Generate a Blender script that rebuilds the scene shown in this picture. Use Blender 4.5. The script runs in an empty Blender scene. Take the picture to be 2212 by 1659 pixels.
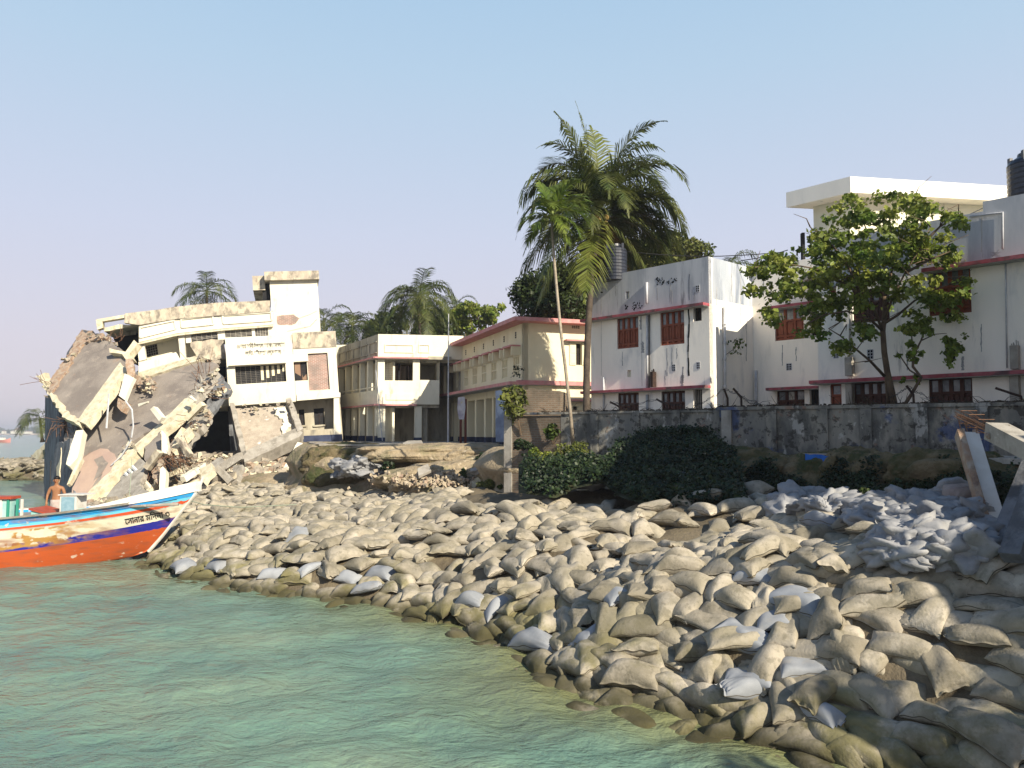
import bpy, math, random
import numpy as np
from mathutils import Vector, Matrix, noise as mnoise
from mathutils.bvhtree import BVHTree
R = math.radians
rnd = random.Random(7)
nr = np.random.RandomState(7)
scene = bpy.context.scene
# ------------------------------------------------------------------ camera
F_PX, CX, CY, HOR = 1700.0, 1106.0, 829.5, 935.0
CAM = Vector((0, 0, 4.0))
PITCH = math.atan((HOR - CY) / F_PX)
cd = bpy.data.cameras.new("camera"); cam = bpy.data.objects.new("camera", cd)
scene.collection.objects.link(cam); scene.camera = cam
cam.location = CAM; cam.rotation_euler = (R(90) + PITCH, 0, 0)
cd.sensor_width = 36; cd.lens = 36 * F_PX / 2212; cd.clip_start = 0.05; cd.clip_end = 9000
# ------------------------------------------------------------------ sky, sun, exposure
SUN_EL = R(30); SUN = Vector((0.61 * math.cos(SUN_EL), -0.792 * math.cos(SUN_EL), math.sin(SUN_EL))).normalized()
world = bpy.data.worlds.new("World"); scene.world = world; world.use_nodes = True
wn, wl = world.node_tree.nodes, world.node_tree.links
bg = wn["Background"]; bg.inputs[1].default_value = 0.1
sky = wn.new("ShaderNodeTexSky"); sky.sky_type = 'NISHITA'; sky.sun_disc = False
sky.sun_elevation = SUN_EL; sky.sun_rotation = math.atan2(SUN.x, SUN.y)
sky.air_density = 1.0; sky.dust_density = 2.5; sky.ozone_density = 2.0
tc = wn.new("ShaderNodeTexCoord"); sp = wn.new("ShaderNodeSeparateXYZ"); wl.new(tc.outputs['Generated'], sp.inputs[0])
rp = wn.new("ShaderNodeValToRGB"); wl.new(sp.outputs[2], rp.inputs[0])
cr = rp.color_ramp
def setramp(cr, stops):
    while len(cr.elements) > 1: cr.elements.remove(cr.elements[-1])
    cr.elements[0].position = stops[0][0]; cr.elements[0].color = (*stops[0][1], 1)
    for p_, c_ in stops[1:]:
        e = cr.elements.new(p_); e.color = (*c_, 1)
# hazy air: the sky's own tint by height above the horizon (x10, the background strength is 0.1)
setramp(cr, [(0.0, (4.35, 3.95, 4.3)), (0.10, (4.25, 3.95, 4.45)), (0.24, (3.75, 4.0, 4.85)), (0.42, (2.9, 3.85, 4.85)), (0.50, (2.55, 3.65, 4.8)), (0.58, (0.7, 1.5, 2.8)), (1.0, (0.35, .85, 2.0))])
mx = wn.new("ShaderNodeMixRGB"); mx.inputs[0].default_value = 0.92
wl.new(sky.outputs[0], mx.inputs[1]); wl.new(rp.outputs[0], mx.inputs[2]); wl.new(mx.outputs[0], bg.inputs[0])
sd = bpy.data.lights.new("sun", 'SUN'); sun = bpy.data.objects.new("sun", sd); scene.collection.objects.link(sun)
sd.energy = 5.0; sd.angle = R(0.5); sd.color = (1.0, 0.90, 0.72)
sun.rotation_euler = SUN.to_track_quat('Z', 'Y').to_euler(); sun.location = (30, -30, 40)
scene.view_settings.view_transform = 'Standard'; scene.view_settings.look = 'None'
scene.view_settings.exposure = 0.8; scene.view_settings.gamma = 1.0
scene.cycles.max_bounces = 6; scene.cycles.diffuse_bounces = 3; scene.cycles.transparent_max_bounces = 6
# ------------------------------------------------------------------ measuring: photograph measurements turned into places
def ray(px, py):
    cx = (px - CX) / F_PX; cz = -(py - CY) / F_PX
    c, s = math.cos(PITCH), math.sin(PITCH)
    return Vector((cx, c - cz * s, s + cz * c))
def P(px, py, d):
    r = ray(px, py); return CAM + r * (d / r.y)
def G(px, py, z=0.0):
    r = ray(px, py); return CAM + r * ((z - CAM.z) / r.z)
class Fr:
    """a plane in the world with its own axes; N points to the viewer's side"""
    def __init__(s, o, U, V=(0, 0, 1)):
        s.o = Vector(o); s.U = Vector(U).normalized(); V = Vector(V)
        s.V = (V - s.U * V.dot(s.U)).normalized(); s.N = s.U.cross(s.V).normalized()
    def uv(s, px, py, out=0.0):
        r = ray(px, py); o = s.o + s.N * out
        t = (o - CAM).dot(s.N) / r.dot(s.N); p = CAM + r * t - s.o
        return p.dot(s.U), p.dot(s.V)
    def p(s, u, v, n=0.0): return s.o + s.U * u + s.V * v + s.N * n
    def off(s, n): f = Fr(s.o + s.N * n, s.U, s.V); return f
def plane3(a, b, c):
    """frame through three (px,py,depth) points"""
    A, B, C_ = P(*a), P(*b), P(*c)
    U = (B - A).normalized(); N = U.cross(C_ - A).normalized()
    if N.dot(CAM - A) < 0: N = -N
    V = N.cross(U); f = Fr(A, U, V); return f
# ------------------------------------------------------------------ mesh collecting
class MB:
    def __init__(s): s.v = []; s.f = []; s.mi = []; s.m = 0; s.smooth = False
    def add(s, vs, fs):
        n = len(s.v); s.v.extend([tuple(v) for v in vs]); s.f.extend([tuple(i + n for i in f) for f in fs]); s.mi.extend([s.m] * len(fs)); return s
    def prism(s, F, pts, o0, o1):
        n = len(pts)
        a = sum(pts[i][0] * pts[(i + 1) % n][1] - pts[(i + 1) % n][0] * pts[i][1] for i in range(n))
        if a < 0: pts = pts[::-1]
        lo, hi = min(o0, o1), max(o0, o1)
        vs = [F.p(u, v, hi) for u, v in pts] + [F.p(u, v, lo) for u, v in pts]
        fs = [tuple(range(n)), tuple(range(2 * n - 1, n - 1, -1))] + [(i, i + n, (i + 1) % n + n, (i + 1) % n) for i in range(n)]
        return s.add(vs, fs)
    def px(s, F, pxs, o0, o1, at=None):
        return s.prism(F, [F.uv(x, y, o1 if at is None else at) for x, y in pxs], o0, o1)
    def rect(s, F, u0, v0, u1, v1, o0, o1):
        return s.prism(F, [(u0, v0), (u1, v0), (u1, v1), (u0, v1)], o0, o1)
    def box(s, c, d, rot=None):
        c = Vector(c); M_ = rot if rot is not None else Matrix.Identity(3)
        vs = [c + M_ @ Vector((x * d[0] / 2, y * d[1] / 2, z * d[2] / 2)) for x in (-1, 1) for y in (-1, 1) for z in (-1, 1)]
        return s.add(vs, [(0, 1, 3, 2), (4, 6, 7, 5), (0, 4, 5, 1), (2, 3, 7, 6), (0, 2, 6, 4), (1, 5, 7, 3)])
    def beam(s, a, b, w, h, up=(0, 0, 1), jit=0.0):
        a, b = Vector(a), Vector(b); d = (b - a).normalized(); up = Vector(up)
        if abs(d.dot(up)) > .95: up = Vector((1, 0, 0))
        r = d.cross(up).normalized(); q = r.cross(d)
        vs = []
        for c in (a, b):
            for x, y in ((-1, -1), (1, -1), (1, 1), (-1, 1)):
                j = Vector((rnd.uniform(-1, 1), rnd.uniform(-1, 1), rnd.uniform(-1, 1))) * jit
                vs.append(c + r * x * w / 2 + q * y * h / 2 + j)
        return s.add(vs, [(0, 3, 2, 1), (4, 5, 6, 7), (0, 1, 5, 4), (1, 2, 6, 5), (2, 3, 7, 6), (3, 0, 4, 7)])
    def tube(s, pts, rad, n=6, cap=True):
        pts = [Vector(p) for p in pts]; rad = rad if hasattr(rad, '__len__') else [rad] * len(pts)
        rings = []; prev = None
        for i, p in enumerate(pts):
            d = (pts[min(i + 1, len(pts) - 1)] - pts[max(i - 1, 0)]).normalized()
            if prev is None: prev = Vector((1, 0, 0)) if abs(d.x) < .9 else Vector((0, 1, 0))
            x = (prev - d * prev.dot(d)).normalized(); y = d.cross(x); prev = x
            rings.append([p + (x * math.cos(k * 2 * math.pi / n) + y * math.sin(k * 2 * math.pi / n)) * rad[i] for k in range(n)])
        vs = [v for r_ in rings for v in r_]; fs = []
        for i in range(len(pts) - 1):
            for k in range(n):
                fs.append((i * n + k, i * n + (k + 1) % n, (i + 1) * n + (k + 1) % n, (i + 1) * n + k))
        if cap: fs.append(tuple(range(n - 1, -1, -1))); fs.append(tuple((len(pts) - 1) * n + k for k in range(n)))
        return s.add(vs, fs)
    def lathe(s, c, prof, n=20, axis=None):
        M_ = axis if axis is not None else Matrix.Identity(3); c = Vector(c)
        vs = [c + M_ @ Vector((r * math.cos(k * 2 * math.pi / n), r * math.sin(k * 2 * math.pi / n), z)) for r, z in prof for k in range(n)]
        fs = [(i * n + k, i * n + (k + 1) % n, (i + 1) * n + (k + 1) % n, (i + 1) * n + k) for i in range(len(prof) - 1) for k in range(n)]
        fs.append(tuple(range(n - 1, -1, -1))); fs.append(tuple((len(prof) - 1) * n + k for k in range(n)))
        return s.add(vs, fs)
    def chunk(s, c, size, rr=rnd, flat=1.0):
        rot = Matrix.Rotation(rr.uniform(0, 6.28), 3, 'Z') @ Matrix.Rotation(rr.uniform(-.7, .7), 3, 'X')
        c = Vector(c); vs = []
        for x in (-1, 1):
            for y in (-1, 1):
                for z in (-1, 1):
                    q = Vector((x * rr.uniform(.25, 1.1), y * rr.uniform(.25, 1.0), z * rr.uniform(.2, 1) * flat)) * size * .5
                    vs.append(c + rot @ q)
        return s.add(vs, [(0, 1, 3, 2), (4, 6, 7, 5), (0, 4, 5, 1), (2, 3, 7, 6), (0, 2, 6, 4), (1, 5, 7, 3)])
    def wall(s, F, u0, v0, u1, v1, ops=(), thick=.2, out=0.0):
        """a wall sheet with real openings and reveals"""
        us = sorted({u0, u1, *[min(max(o[i], u0), u1) for o in ops for i in (0, 2)]}); vs_ = sorted({v0, v1, *[min(max(o[i], v0), v1) for o in ops for i in (1, 3)]})
        def hole(u, v): return any(o[0] < u < o[2] and o[1] < v < o[3] for o in ops)
        nu, nv = len(us) - 1, len(vs_) - 1
        cell = [[not hole((us[i] + us[i + 1]) / 2, (vs_[j] + vs_[j + 1]) / 2) for j in range(nv)] for i in range(nu)]
        for i in range(nu):
            for j in range(nv):
                if not cell[i][j]: continue
                a, b, c, d = us[i], us[i + 1], vs_[j], vs_[j + 1]
                q = [F.p(a, c, out), F.p(b, c, out), F.p(b, d, out), F.p(a, d, out)]
                w = [F.p(a, c, out - thick), F.p(b, c, out - thick), F.p(b, d, out - thick), F.p(a, d, out - thick)]
                fs = [(0, 1, 2, 3), (7, 6, 5, 4)]
                if j == 0 or not cell[i][j - 1]: fs.append((0, 4, 5, 1))
                if j == nv - 1 or not cell[i][j + 1]: fs.append((3, 2, 6, 7))
                if i == 0 or not cell[i - 1][j]: fs.append((0, 3, 7, 4))
                if i == nu - 1 or not cell[i + 1][j]: fs.append((1, 5, 6, 2))
                s.add(q + w, fs)
        return s
    def obj(s, name, mats, parent=None, smooth=None):
        me = bpy.data.meshes.new(name); off = Vector((0, 0, 0))
        if parent is not None:
            q = parent
            while q is not None: off += Vector(q.location); q = q.parent
        me.from_pydata([(v[0] - off[0], v[1] - off[1], v[2] - off[2]) for v in s.v], [], s.f)
        mats = mats if isinstance(mats, (list, tuple)) else [mats]
        for m in mats: me.materials.append(m)
        if len(mats) > 1: me.polygons.foreach_set('material_index', s.mi)
        if smooth if smooth is not None else s.smooth: me.polygons.foreach_set('use_smooth', [True] * len(me.polygons))
        o = bpy.data.objects.new(name, me); scene.collection.objects.link(o); o.parent = parent
        return o
def npobj(name, V, Fq, mat, parent=None, smooth=False, uv=None):
    me = bpy.data.meshes.new(name); V = np.asarray(V, dtype=np.float32); Fq = np.asarray(Fq, dtype=np.int32)
    if parent is not None:
        q = parent; off = np.zeros(3)
        while q is not None: off += np.array(q.location); q = q.parent
        V = V - off
    k = Fq.shape[1]; me.vertices.add(len(V)); me.vertices.foreach_set('co', V.astype(np.float32).ravel())
    me.loops.add(Fq.size); me.loops.foreach_set('vertex_index', Fq.ravel())
    me.polygons.add(len(Fq)); me.polygons.foreach_set('loop_start', np.arange(0, Fq.size, k, dtype=np.int32))
    me.polygons.foreach_set('use_smooth', np.full(len(Fq), smooth)); me.update(calc_edges=True)
    if uv is not None:
        l = me.uv_layers.new(name='UVMap'); l.data.foreach_set('uv', np.asarray(uv, dtype=np.float32)[Fq.ravel()].ravel())
    for m in (mat if isinstance(mat, (list, tuple)) else [mat]): me.materials.append(m)
    o = bpy.data.objects.new(name, me); scene.collection.objects.link(o); o.parent = parent
    return o
def tag(o, label=None, cat=None, group=None, kind=None):
    if label: o['label'] = label
    if cat: o['category'] = cat
    if group: o['group'] = group
    if kind: o['kind'] = kind
    return o
def empty(name, loc, label, cat, group=None):
    o = bpy.data.objects.new(name, None); scene.collection.objects.link(o); o.location = loc; o.empty_display_size = .2
    return tag(o, label, cat, group)
# ------------------------------------------------------------------ materials
def mat(name, c1, c2=None, scale=2.0, rough=.85, bump=.15, bscale=25, stains=(), spec=.25, metal=0.0, zstretch=1.0, rand=0.0, mossz=None, contrast=(.35, .65), bdist=.02):
    if 'lime' not in name: c1 = tuple(x * .84 for x in c1); c2 = tuple(x * .84 for x in c2) if c2 else None
    m = bpy.data.materials.new(name); m.use_nodes = True; n, l = m.node_tree.nodes, m.node_tree.links
    b = n['Principled BSDF']; b.inputs['Roughness'].default_value = rough; b.inputs['Metallic'].default_value = metal
    b.inputs['Specular IOR Level'].default_value = spec
    geo = n.new('ShaderNodeNewGeometry'); pos = geo.outputs['Position']
    def mapped(sc):
        mp = n.new('ShaderNodeMapping'); mp.inputs['Scale'].default_value = sc; l.new(pos, mp.inputs[0]); return mp.outputs[0]
    def nz(sc, det=6, rg=.6, vec=None):
        t = n.new('ShaderNodeTexNoise'); t.inputs['Scale'].default_value = sc; t.inputs['Detail'].default_value = det; t.inputs['Roughness'].default_value = rg
        l.new(vec if vec is not None else pos, t.inputs['Vector']); return t.outputs['Fac']
    def mr(src, a, b_):
        t = n.new('ShaderNodeMapRange'); t.inputs[1].default_value = a; t.inputs[2].default_value = b_; t.interpolation_type = 'SMOOTHSTEP'; l.new(src, t.inputs[0]); return t.outputs[0]
    def mixc(f, a, b_):
        t = n.new('ShaderNodeMixRGB')
        (l.new(f, t.inputs[0]) if not isinstance(f, float) else setattr(t.inputs[0], 'default_value', f))
        for k, q in ((1, a), (2, b_)):
            if isinstance(q, tuple): t.inputs[k].default_value = (*q, 1)
            else: l.new(q, t.inputs[k])
        return t.outputs[0]
    col = tuple(c1)
    if c2: col = mixc(mr(nz(scale, vec=mapped((1, 1, 1.0 / zstretch))), *contrast), tuple(c1), tuple(c2))
    for st in stains:  # (colour, scale, lo, hi, zstretch, amount)
        sc_, lo, hi, zs, am = st[1:6]
        f = mr(nz(sc_, 8, .65, mapped((1, 1, 1.0 / zs))), lo, hi)
        mm = n.new('ShaderNodeMath'); mm.operation = 'MULTIPLY'; l.new(f, mm.inputs[0]); mm.inputs[1].default_value = am
        if len(st) > 6:  # limited to a band of heights (z0,z1): damp rising or dirt washed down
            sz = n.new('ShaderNodeSeparateXYZ'); l.new(pos, sz.inputs[0]); g = mr(sz.outputs[2], st[6], st[7])
            m2 = n.new('ShaderNodeMath'); m2.operation = 'MULTIPLY'; l.new(mm.outputs[0], m2.inputs[0]); l.new(g, m2.inputs[1]); mm = m2
        col = mixc(mm.outputs[0], col, tuple(st[0]))
    if rand:
        oi = n.new('ShaderNodeObjectInfo'); h = n.new('ShaderNodeHueSaturation'); 
        v = n.new('ShaderNodeMapRange'); v.inputs[3].default_value = 1 - rand; v.inputs[4].default_value = 1 + rand; l.new(oi.outputs['Random'], v.inputs[0])
        l.new(v.outputs[0], h.inputs['Value'])
        if isinstance(col, tuple): h.inputs['Color'].default_value = (*col, 1)
        else: l.new(col, h.inputs['Color'])
        col = h.outputs[0]
    if isinstance(col, tuple): b.inputs['Base Color'].default_value = (*col, 1)
    else: l.new(col, b.inputs['Base Color'])
    if bump:
        bp = n.new('ShaderNodeBump'); bp.inputs['Strength'].default_value = bump; bp.inputs['Distance'].default_value = bdist
        l.new(nz(bscale, 5, .6), bp.inputs['Height']); l.new(bp.outputs[0], b.inputs['Normal'])
    return m
# ------------------------------------------------------------------ river bank: terrain and sandbags
WL = [Vector((13, -3, 0)), Vector((10.5, 1.5, 0)), Vector((8, 4.6, 0)), Vector((5.9, 7.3, 0))] + [G(x, y) for x, y in
      ((1900, 1672), (1750, 1652), (1620, 1612), (1500, 1572), (1330, 1524), (1200, 1492), (1140, 1445), (1070, 1382), (900, 1335), (760, 1302), (600, 1287), (440, 1264), (340, 1237))] + \
     [Vector((-12.4, 26.2, 0)), Vector((-14.5, 30, 0)), Vector((-18, 35.5, 0)), Vector((-22.5, 41, 0)), Vector((-27, 46, 0)), Vector((-32, 55, 0))]
WLN = np.array([(p.x, p.y) for p in WL])
def smooth_line(a, n):
    seg = np.r_[0, np.cumsum(np.hypot(*np.diff(a, axis=0).T))]; t = np.linspace(0, seg[-1], n)
    q = np.c_[np.interp(t, seg, a[:, 0]), np.interp(t, seg, a[:, 1])]
    for _ in range(6): q[1:-1] = (q[:-2] + q[1:-1] * 2 + q[2:]) / 4
    return q, t
WQ, WT = smooth_line(WLN, 260)
LTOT = WT[-1]
T_R = np.interp(0, [0], [0])
# arclength marks: right corner, middle, left
def arc_at(pt): return WT[np.argmin(np.hypot(WQ[:, 0] - pt[0], WQ[:, 1] - pt[1]))]
tA, tB, tC, tD = arc_at(WLN[4]), arc_at(WLN[11]), arc_at(WLN[14]), arc_at(WLN[17])
S_ = [0, .5, 1.0, 1.6, 2.4, 3.4, 5, 8, 12, 16, 25]
PR = {0: [-.05, .50, .95, 1.55, 2.08, 2.30, 2.46, 2.60, 2.7, 2.7, 2.7],
      1: [-.05, .42, .80, 1.22, 1.58, 1.90, 2.25, 2.55, 2.65, 2.7, 2.7],
      2: [-.05, .45, .82, 1.10, 1.28, 1.42, 1.60, 1.85, 2.1, 2.25, 2.4],
      3: [-.05, .35, .60, .80, .95, 1.05, 1.2, 1.35, 1.5, 1.6, 1.7]}
def prof(s, t):
    h = [np.interp(s, S_, PR[k]) for k in range(4)]
    return np.where(t < tB, h[0] + (h[1] - h[0]) * np.clip((t - tA) / (tB - tA), 0, 1),
           np.where(t < tC, h[1] + (h[2] - h[1]) * np.clip((t - tB) / (tC - tB), 0, 1), h[2] + (h[3] - h[2]) * np.clip((t - tC) / (tD - tC), 0, 1)))
def st_of(x, y):
    x = np.asarray(x, float); y = np.asarray(y, float); sh = x.shape; x = x.ravel(); y = y.ravel()
    best = np.full(x.shape, 1e9); bt = np.zeros_like(x); sg = np.ones_like(x)
    for i in range(len(WQ) - 1):
        a = WQ[i]; d = WQ[i + 1] - a; L = np.hypot(*d); u = np.clip(((x - a[0]) * d[0] + (y - a[1]) * d[1]) / L ** 2, 0, 1)
        dx = x - a[0] - u * d[0]; dy = y - a[1] - u * d[1]; r = np.hypot(dx, dy); m = r < best
        best = np.where(m, r, best); bt = np.where(m, WT[i] + u * L, bt); sg = np.where(m, np.sign(d[0] * dy - d[1] * dx), sg)
    # the line runs right to left, land is on its right-hand side
    return (-sg * best).reshape(sh), bt.reshape(sh)
def lump(x, y): return .10 * np.sin(x * 3.1 + 1.7 * np.sin(y * 1.3)) * np.sin(y * 3.3 + x * 1.2) + .24 * np.sin(x * .9 + 1.3 * np.sin(y * .5)) * np.sin(y * .8 + x * .35) + .07 * np.sin(x * 2.3 + y * 1.1) * np.sin(y * 2.0 - x * .7)
def terr(x, y):
    s, t = st_of(x, y)
    h = prof(np.maximum(s, 0), t) + lump(np.asarray(x, float), np.asarray(y, float)) * np.clip(s / 1.5, 0, 1)
    return np.where(s < 0, s * .5 - .1, h)
# looked up on a fine grid
_gx = np.arange(-36, 28, .2); _gy = np.arange(-4, 62, .2); _S, _T = st_of(*np.meshgrid(_gx, _gy))
def _bil(A, x, y):
    fx = np.clip((np.asarray(x, float) - _gx[0]) / .2, 0, len(_gx) - 1.001); fy = np.clip((np.asarray(y, float) - _gy[0]) / .2, 0, len(_gy) - 1.001)
    i = fx.astype(int); j = fy.astype(int); u = fx - i; v = fy - j
    return A[j, i] * (1 - u) * (1 - v) + A[j, i + 1] * u * (1 - v) + A[j + 1, i] * (1 - u) * v + A[j + 1, i + 1] * u * v
_H = terr(*np.meshgrid(_gx, _gy))
def terr(x, y): return _bil(_H, x, y)
def tz(x, y): return float(_bil(_H, x, y))
def st_of(x, y): return _bil(_S, x, y), _bil(_T, x, y)
M_earth = mat('earth', (.13, .105, .07), (.19, .155, .105), 1.5, bump=.6, bscale=12, bdist=.06, stains=[((.16, .13, .08), 3, .5, .65, 1, .6)])
# ground of the bank, one sheet under the bags
gx = np.arange(-34, 26, .4); gy = np.arange(-3, 60, .4)
GX, GY = np.meshgrid(gx, gy); TZ = terr(GX, GY) - .24
nxg, nyg = len(gx), len(gy)
idx = np.arange(nxg * nyg).reshape(nyg, nxg)
q = np.stack([idx[:-1, :-1], idx[:-1, 1:], idx[1:, 1:], idx[1:, :-1]], -1).reshape(-1, 4)
keep = (TZ.ravel()[q] > -1.5).all(1); q = q[keep]
tag(npobj('ground', np.c_[GX.ravel(), GY.ravel(), TZ.ravel()], q, M_earth, smooth=True), kind='structure')
# --- sandbag shapes
def bag_geo(L, W, H, nu, nv, r):
    a = np.concatenate([[-1.0], -np.cos(np.linspace(0.22, math.pi - .22, nu - 2)) / math.cos(.22) * .985, [1.0]])
    flap = r.rand() < .7
    if flap: a = np.r_[a, 1.045, 1.09]
    b = -np.cos(np.linspace(0, math.pi, nv))
    if r.rand() < .6: b = np.r_[b, 1.09]
    A, B0 = np.meshgrid(a, b, indexing='ij'); Ac = np.clip(A, -1, 1); B = np.clip(B0, -1, 1); Bx = B0
    end = .5 + .5 * Ac
    gather = r.choice([0, 0, .2, .45, .62]) ; taper = r.uniform(-.12, .12)
    X = L / 2 * A * (1 - .07 * (1 - B ** 2) * np.abs(Ac) ** 3)
    Y = W / 2 * Bx * (1 - .13 * (1 - Ac ** 2)) * (1 + taper * Ac) * (1 - gather * np.clip(end, 0, 1) ** 4)
    ex, ey = r.uniform(.42, .6), r.uniform(.40, .55)
    T = np.clip(1 - np.abs(Ac) ** 2.6, 0, 1) ** ex * np.clip(1 - np.abs(B) ** 2.4, 0, 1) ** ey
    # filling slumped to one side
    T *= 1 + r.uniform(-.35, .35) * Ac + r.uniform(-.25, .25) * B
    lum = sum(r.uniform(.04, .13) * np.sin(Ac * r.uniform(1.5, 5) + B * r.uniform(-4, 4) + r.uniform(0, 6)) for _ in range(4))
    T = T * (1 + lum)
    # creases running from the corners and the tied end
    wr = np.zeros_like(T)
    for sa in (-1, 1):
        for sb in (-1, 1):
            dx, dy = (Ac - sa) * L / W, (B - sb); rr = np.hypot(dx, dy) + .02; th = np.arctan2(dy, dx)
            wr += np.sin(th * r.randint(9, 16) + r.uniform(0, 6)) * np.exp(-rr * 1.9) * r.uniform(.3, 1.0)
    wr += np.sin(B * r.uniform(14, 22) + 2 * np.sin(Ac * 3)) * np.clip(end, 0, 1) ** 5 * (gather * 2.2)
    k = r.uniform(.5, 1.3)
    zt = H * .60 * T + .026 * k * wr * np.clip(T * 3, 0, 1); zb = -H * .40 * T + .012 * wr * np.clip(T * 3, 0, 1)
    bend = r.uniform(-.16, .06) * (L) ; tw = r.uniform(-.30, .30)
    mid = bend * (Ac ** 2) + tw * X * Y * 1.4 + r.uniform(-.05, .04) * B ** 2 * W
    edge = (np.abs(Ac) > .97) | (np.abs(B) > .97)
    mid = mid + np.where(edge, .012 * np.sin(A * 9 + B * 11 + r.uniform(0, 6)), 0)
    if flap: mid = mid + np.where(A > 1.0, (A - 1) * r.uniform(-.25, .35) + .02 * np.sin(B * 7 + r.uniform(0, 6)), 0)
    n0, n1 = A.shape
    top = np.stack([X, Y, mid + zt], -1).reshape(-1, 3); bot = np.stack([X, Y, mid + zb - .014], -1).reshape(-1, 3)
    V = np.r_[top, bot]; I = np.arange(n0 * n1).reshape(n0, n1)
    qt = np.stack([I[:-1, :-1], I[1:, :-1], I[1:, 1:], I[:-1, 1:]], -1).reshape(-1, 4)
    qb = qt[:, ::-1] + n0 * n1
    rim = []
    bl = list(I[0, :]) + list(I[1:, -1]) + list(I[-1, -2::-1]) + list(I[-2:0:-1, 0])
    for i in range(len(bl)): a0, a1 = bl[i], bl[(i + 1) % len(bl)]; rim.append((a0, a1, a1 + n0 * n1, a0 + n0 * n1))
    return V.astype(np.float32), np.r_[qt, qb, np.array(rim)].astype(np.int32), len(rim)
M_bag = mat('sandbag_cloth', (.45, .40, .325), (.32, .285, .22), 1.3, rough=.95, bump=.5, bscale=26, bdist=.02, spec=.1, rand=.2,
            stains=[((.19, .17, .125), 2.2, .44, .62, 1, .7), ((.12, .11, .08), 8, .52, .66, 1, .5), ((.13, .118, .045), .8, .44, .60, 1, .8, 1.4, .35), ((.055, .05, .025), 1.2, .25, .5, 1, .9, .34, .05)])
M_seam = mat('dark_seam_thread', (.10, .085, .06), rough=.95, bump=0)
M_bagw = mat('pale_sandbag_cloth', (.36, .375, .40), (.26, .275, .30), 1.6, rough=.9, bump=.3, bscale=60, bdist=.006, spec=.15, rand=.10,
             stains=[((.33, .31, .28), 4, .52, .7, 1, .55)])
NV = 34
VAR = []
for k in range(NV):
    r = np.random.RandomState(100 + k)
    L, W, H = r.uniform(.74, 1.08), r.uniform(.42, .56), r.uniform(.20, .32)
    hi = bag_geo(L, W, H, 34, 22, np.random.RandomState(500 + k)); lo = bag_geo(L, W, H, 12, 9, np.random.RandomState(500 + k))
    VAR.append((hi[:2], lo[:2], L, W, hi[2]))
def offset_pt(t, s):
    x = np.interp(t, WT, WQ[:, 0]); y = np.interp(t, WT, WQ[:, 1]); e = .8
    dx = np.interp(t + e, WT, WQ[:, 0]) - np.interp(t - e, WT, WQ[:, 0]); dy = np.interp(t + e, WT, WQ[:, 1]) - np.interp(t - e, WT, WQ[:, 1])
    l = math.hypot(dx, dy); return x + dy / l * s, y - dx / l * s, math.atan2(dy, dx)
TPOW = .42
def bag_region(x, y, s):
    """where sacks lie: up to the earth ledges, the creeper slope, the white sacks"""
    if y > 36.9 and x > -11: return False
    if s > 13 and x < -11: return False
    if y > 44: return False
    # in front of the boundary wall: line from (-.28,29.4) to (13.4,20.6)
    n_ = (x + .28) * .54 + (y - 29.4) * .84
    if x > -2 and n_ > -4.5 - max(0, x - 6) * .22: return False
    # the field of torn white sacks at the right
    if x > 6.3 and y > 12.6 - .0 * x and n_ > -9.2: return False
    # the dirt heap below the courtyard ledge
    if ((x + 2.6) / 2.3) ** 2 + ((y - 34.4) / 1.2) ** 2 < 1: return False
    return True
bags = []  # x,y,z, matrix, variant, row, pale
rr = random.Random(21)
s = -.15; row = 0
while s < 15:
    t = rr.uniform(0, .5)
    while t < LTOT - 1:
        x, y, ang = offset_pt(t, s + rr.uniform(-.14, .14))
        d = math.hypot(x, y)
        s2, t2 = st_of(np.array([x]), np.array([y]))
        step = .66
        if bag_region(x, y, s) and abs(s2[0] - s) < .35 and y > 1.5 and y < 44 and abs(x / max(y, .1)) < .9:
            e = .25
            z = float(terr(np.array([x]), np.array([y]))[0])
            gxn = (float(terr(np.array([x + e]), np.array([y]))[0]) - float(terr(np.array([x - e]), np.array([y]))[0])) / (2 * e)
            gyn = (float(terr(np.array([x]), np.array([y + e]))[0]) - float(terr(np.array([x]), np.array([y - e]))[0])) / (2 * e)
            nrm = Vector((-gxn * TPOW, -gyn * TPOW, 1)).normalized()
            nrm = (nrm + Vector((rr.gauss(0, .13), rr.gauss(0, .13), 0))).normalized()
            steep = math.hypot(gxn, gyn)
            yaw = ang + (rr.gauss(0, .38) if rr.random() < .72 else math.pi / 2 + rr.gauss(0, .5)) + (math.pi if rr.random() < .5 else 0)
            X = Vector((math.cos(yaw), math.sin(yaw), 0)); X = (X - nrm * X.dot(nrm)).normalized(); Y = nrm.cross(X)
            v = rr.randrange(NV); sc = rr.uniform(.84, 1.14)
            zz = z - .17 + rr.gauss(0, .065)
            if s < .2: zz = max(zz, -.15); nrm = (nrm + Vector((0, 0, 3))).normalized()
            M_ = Matrix(((X.x, Y.x, nrm.x, x), (X.y, Y.y, nrm.y, y), (X.z, Y.z, nrm.z, zz), (0, 0, 0, 1))) @ Matrix.Diagonal((sc, sc * rr.uniform(.9, 1.1), sc * rr.uniform(.85, 1.15), 1))
            pale = rr.random() < (.20 if .30 < s < 1.3 and t > tA else .04)
            pale = pale and zz > .16; bags.append([x, y, zz, M_, v, row, pale, t])
            if steep > .75: step = .58
        t += step * rr.uniform(.85, 1.15)
    x0, y0, _ = offset_pt((tA + tB) / 2, s)
    dh = abs(float(prof(np.array([s + .3]), np.array([(tA + tC) / 2]))[0] - prof(np.array([max(s, 0)]), np.array([(tA + tC) / 2]))[0])) / .3
    s += .33 / math.sqrt(1 + dh * dh); row += 1
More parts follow.
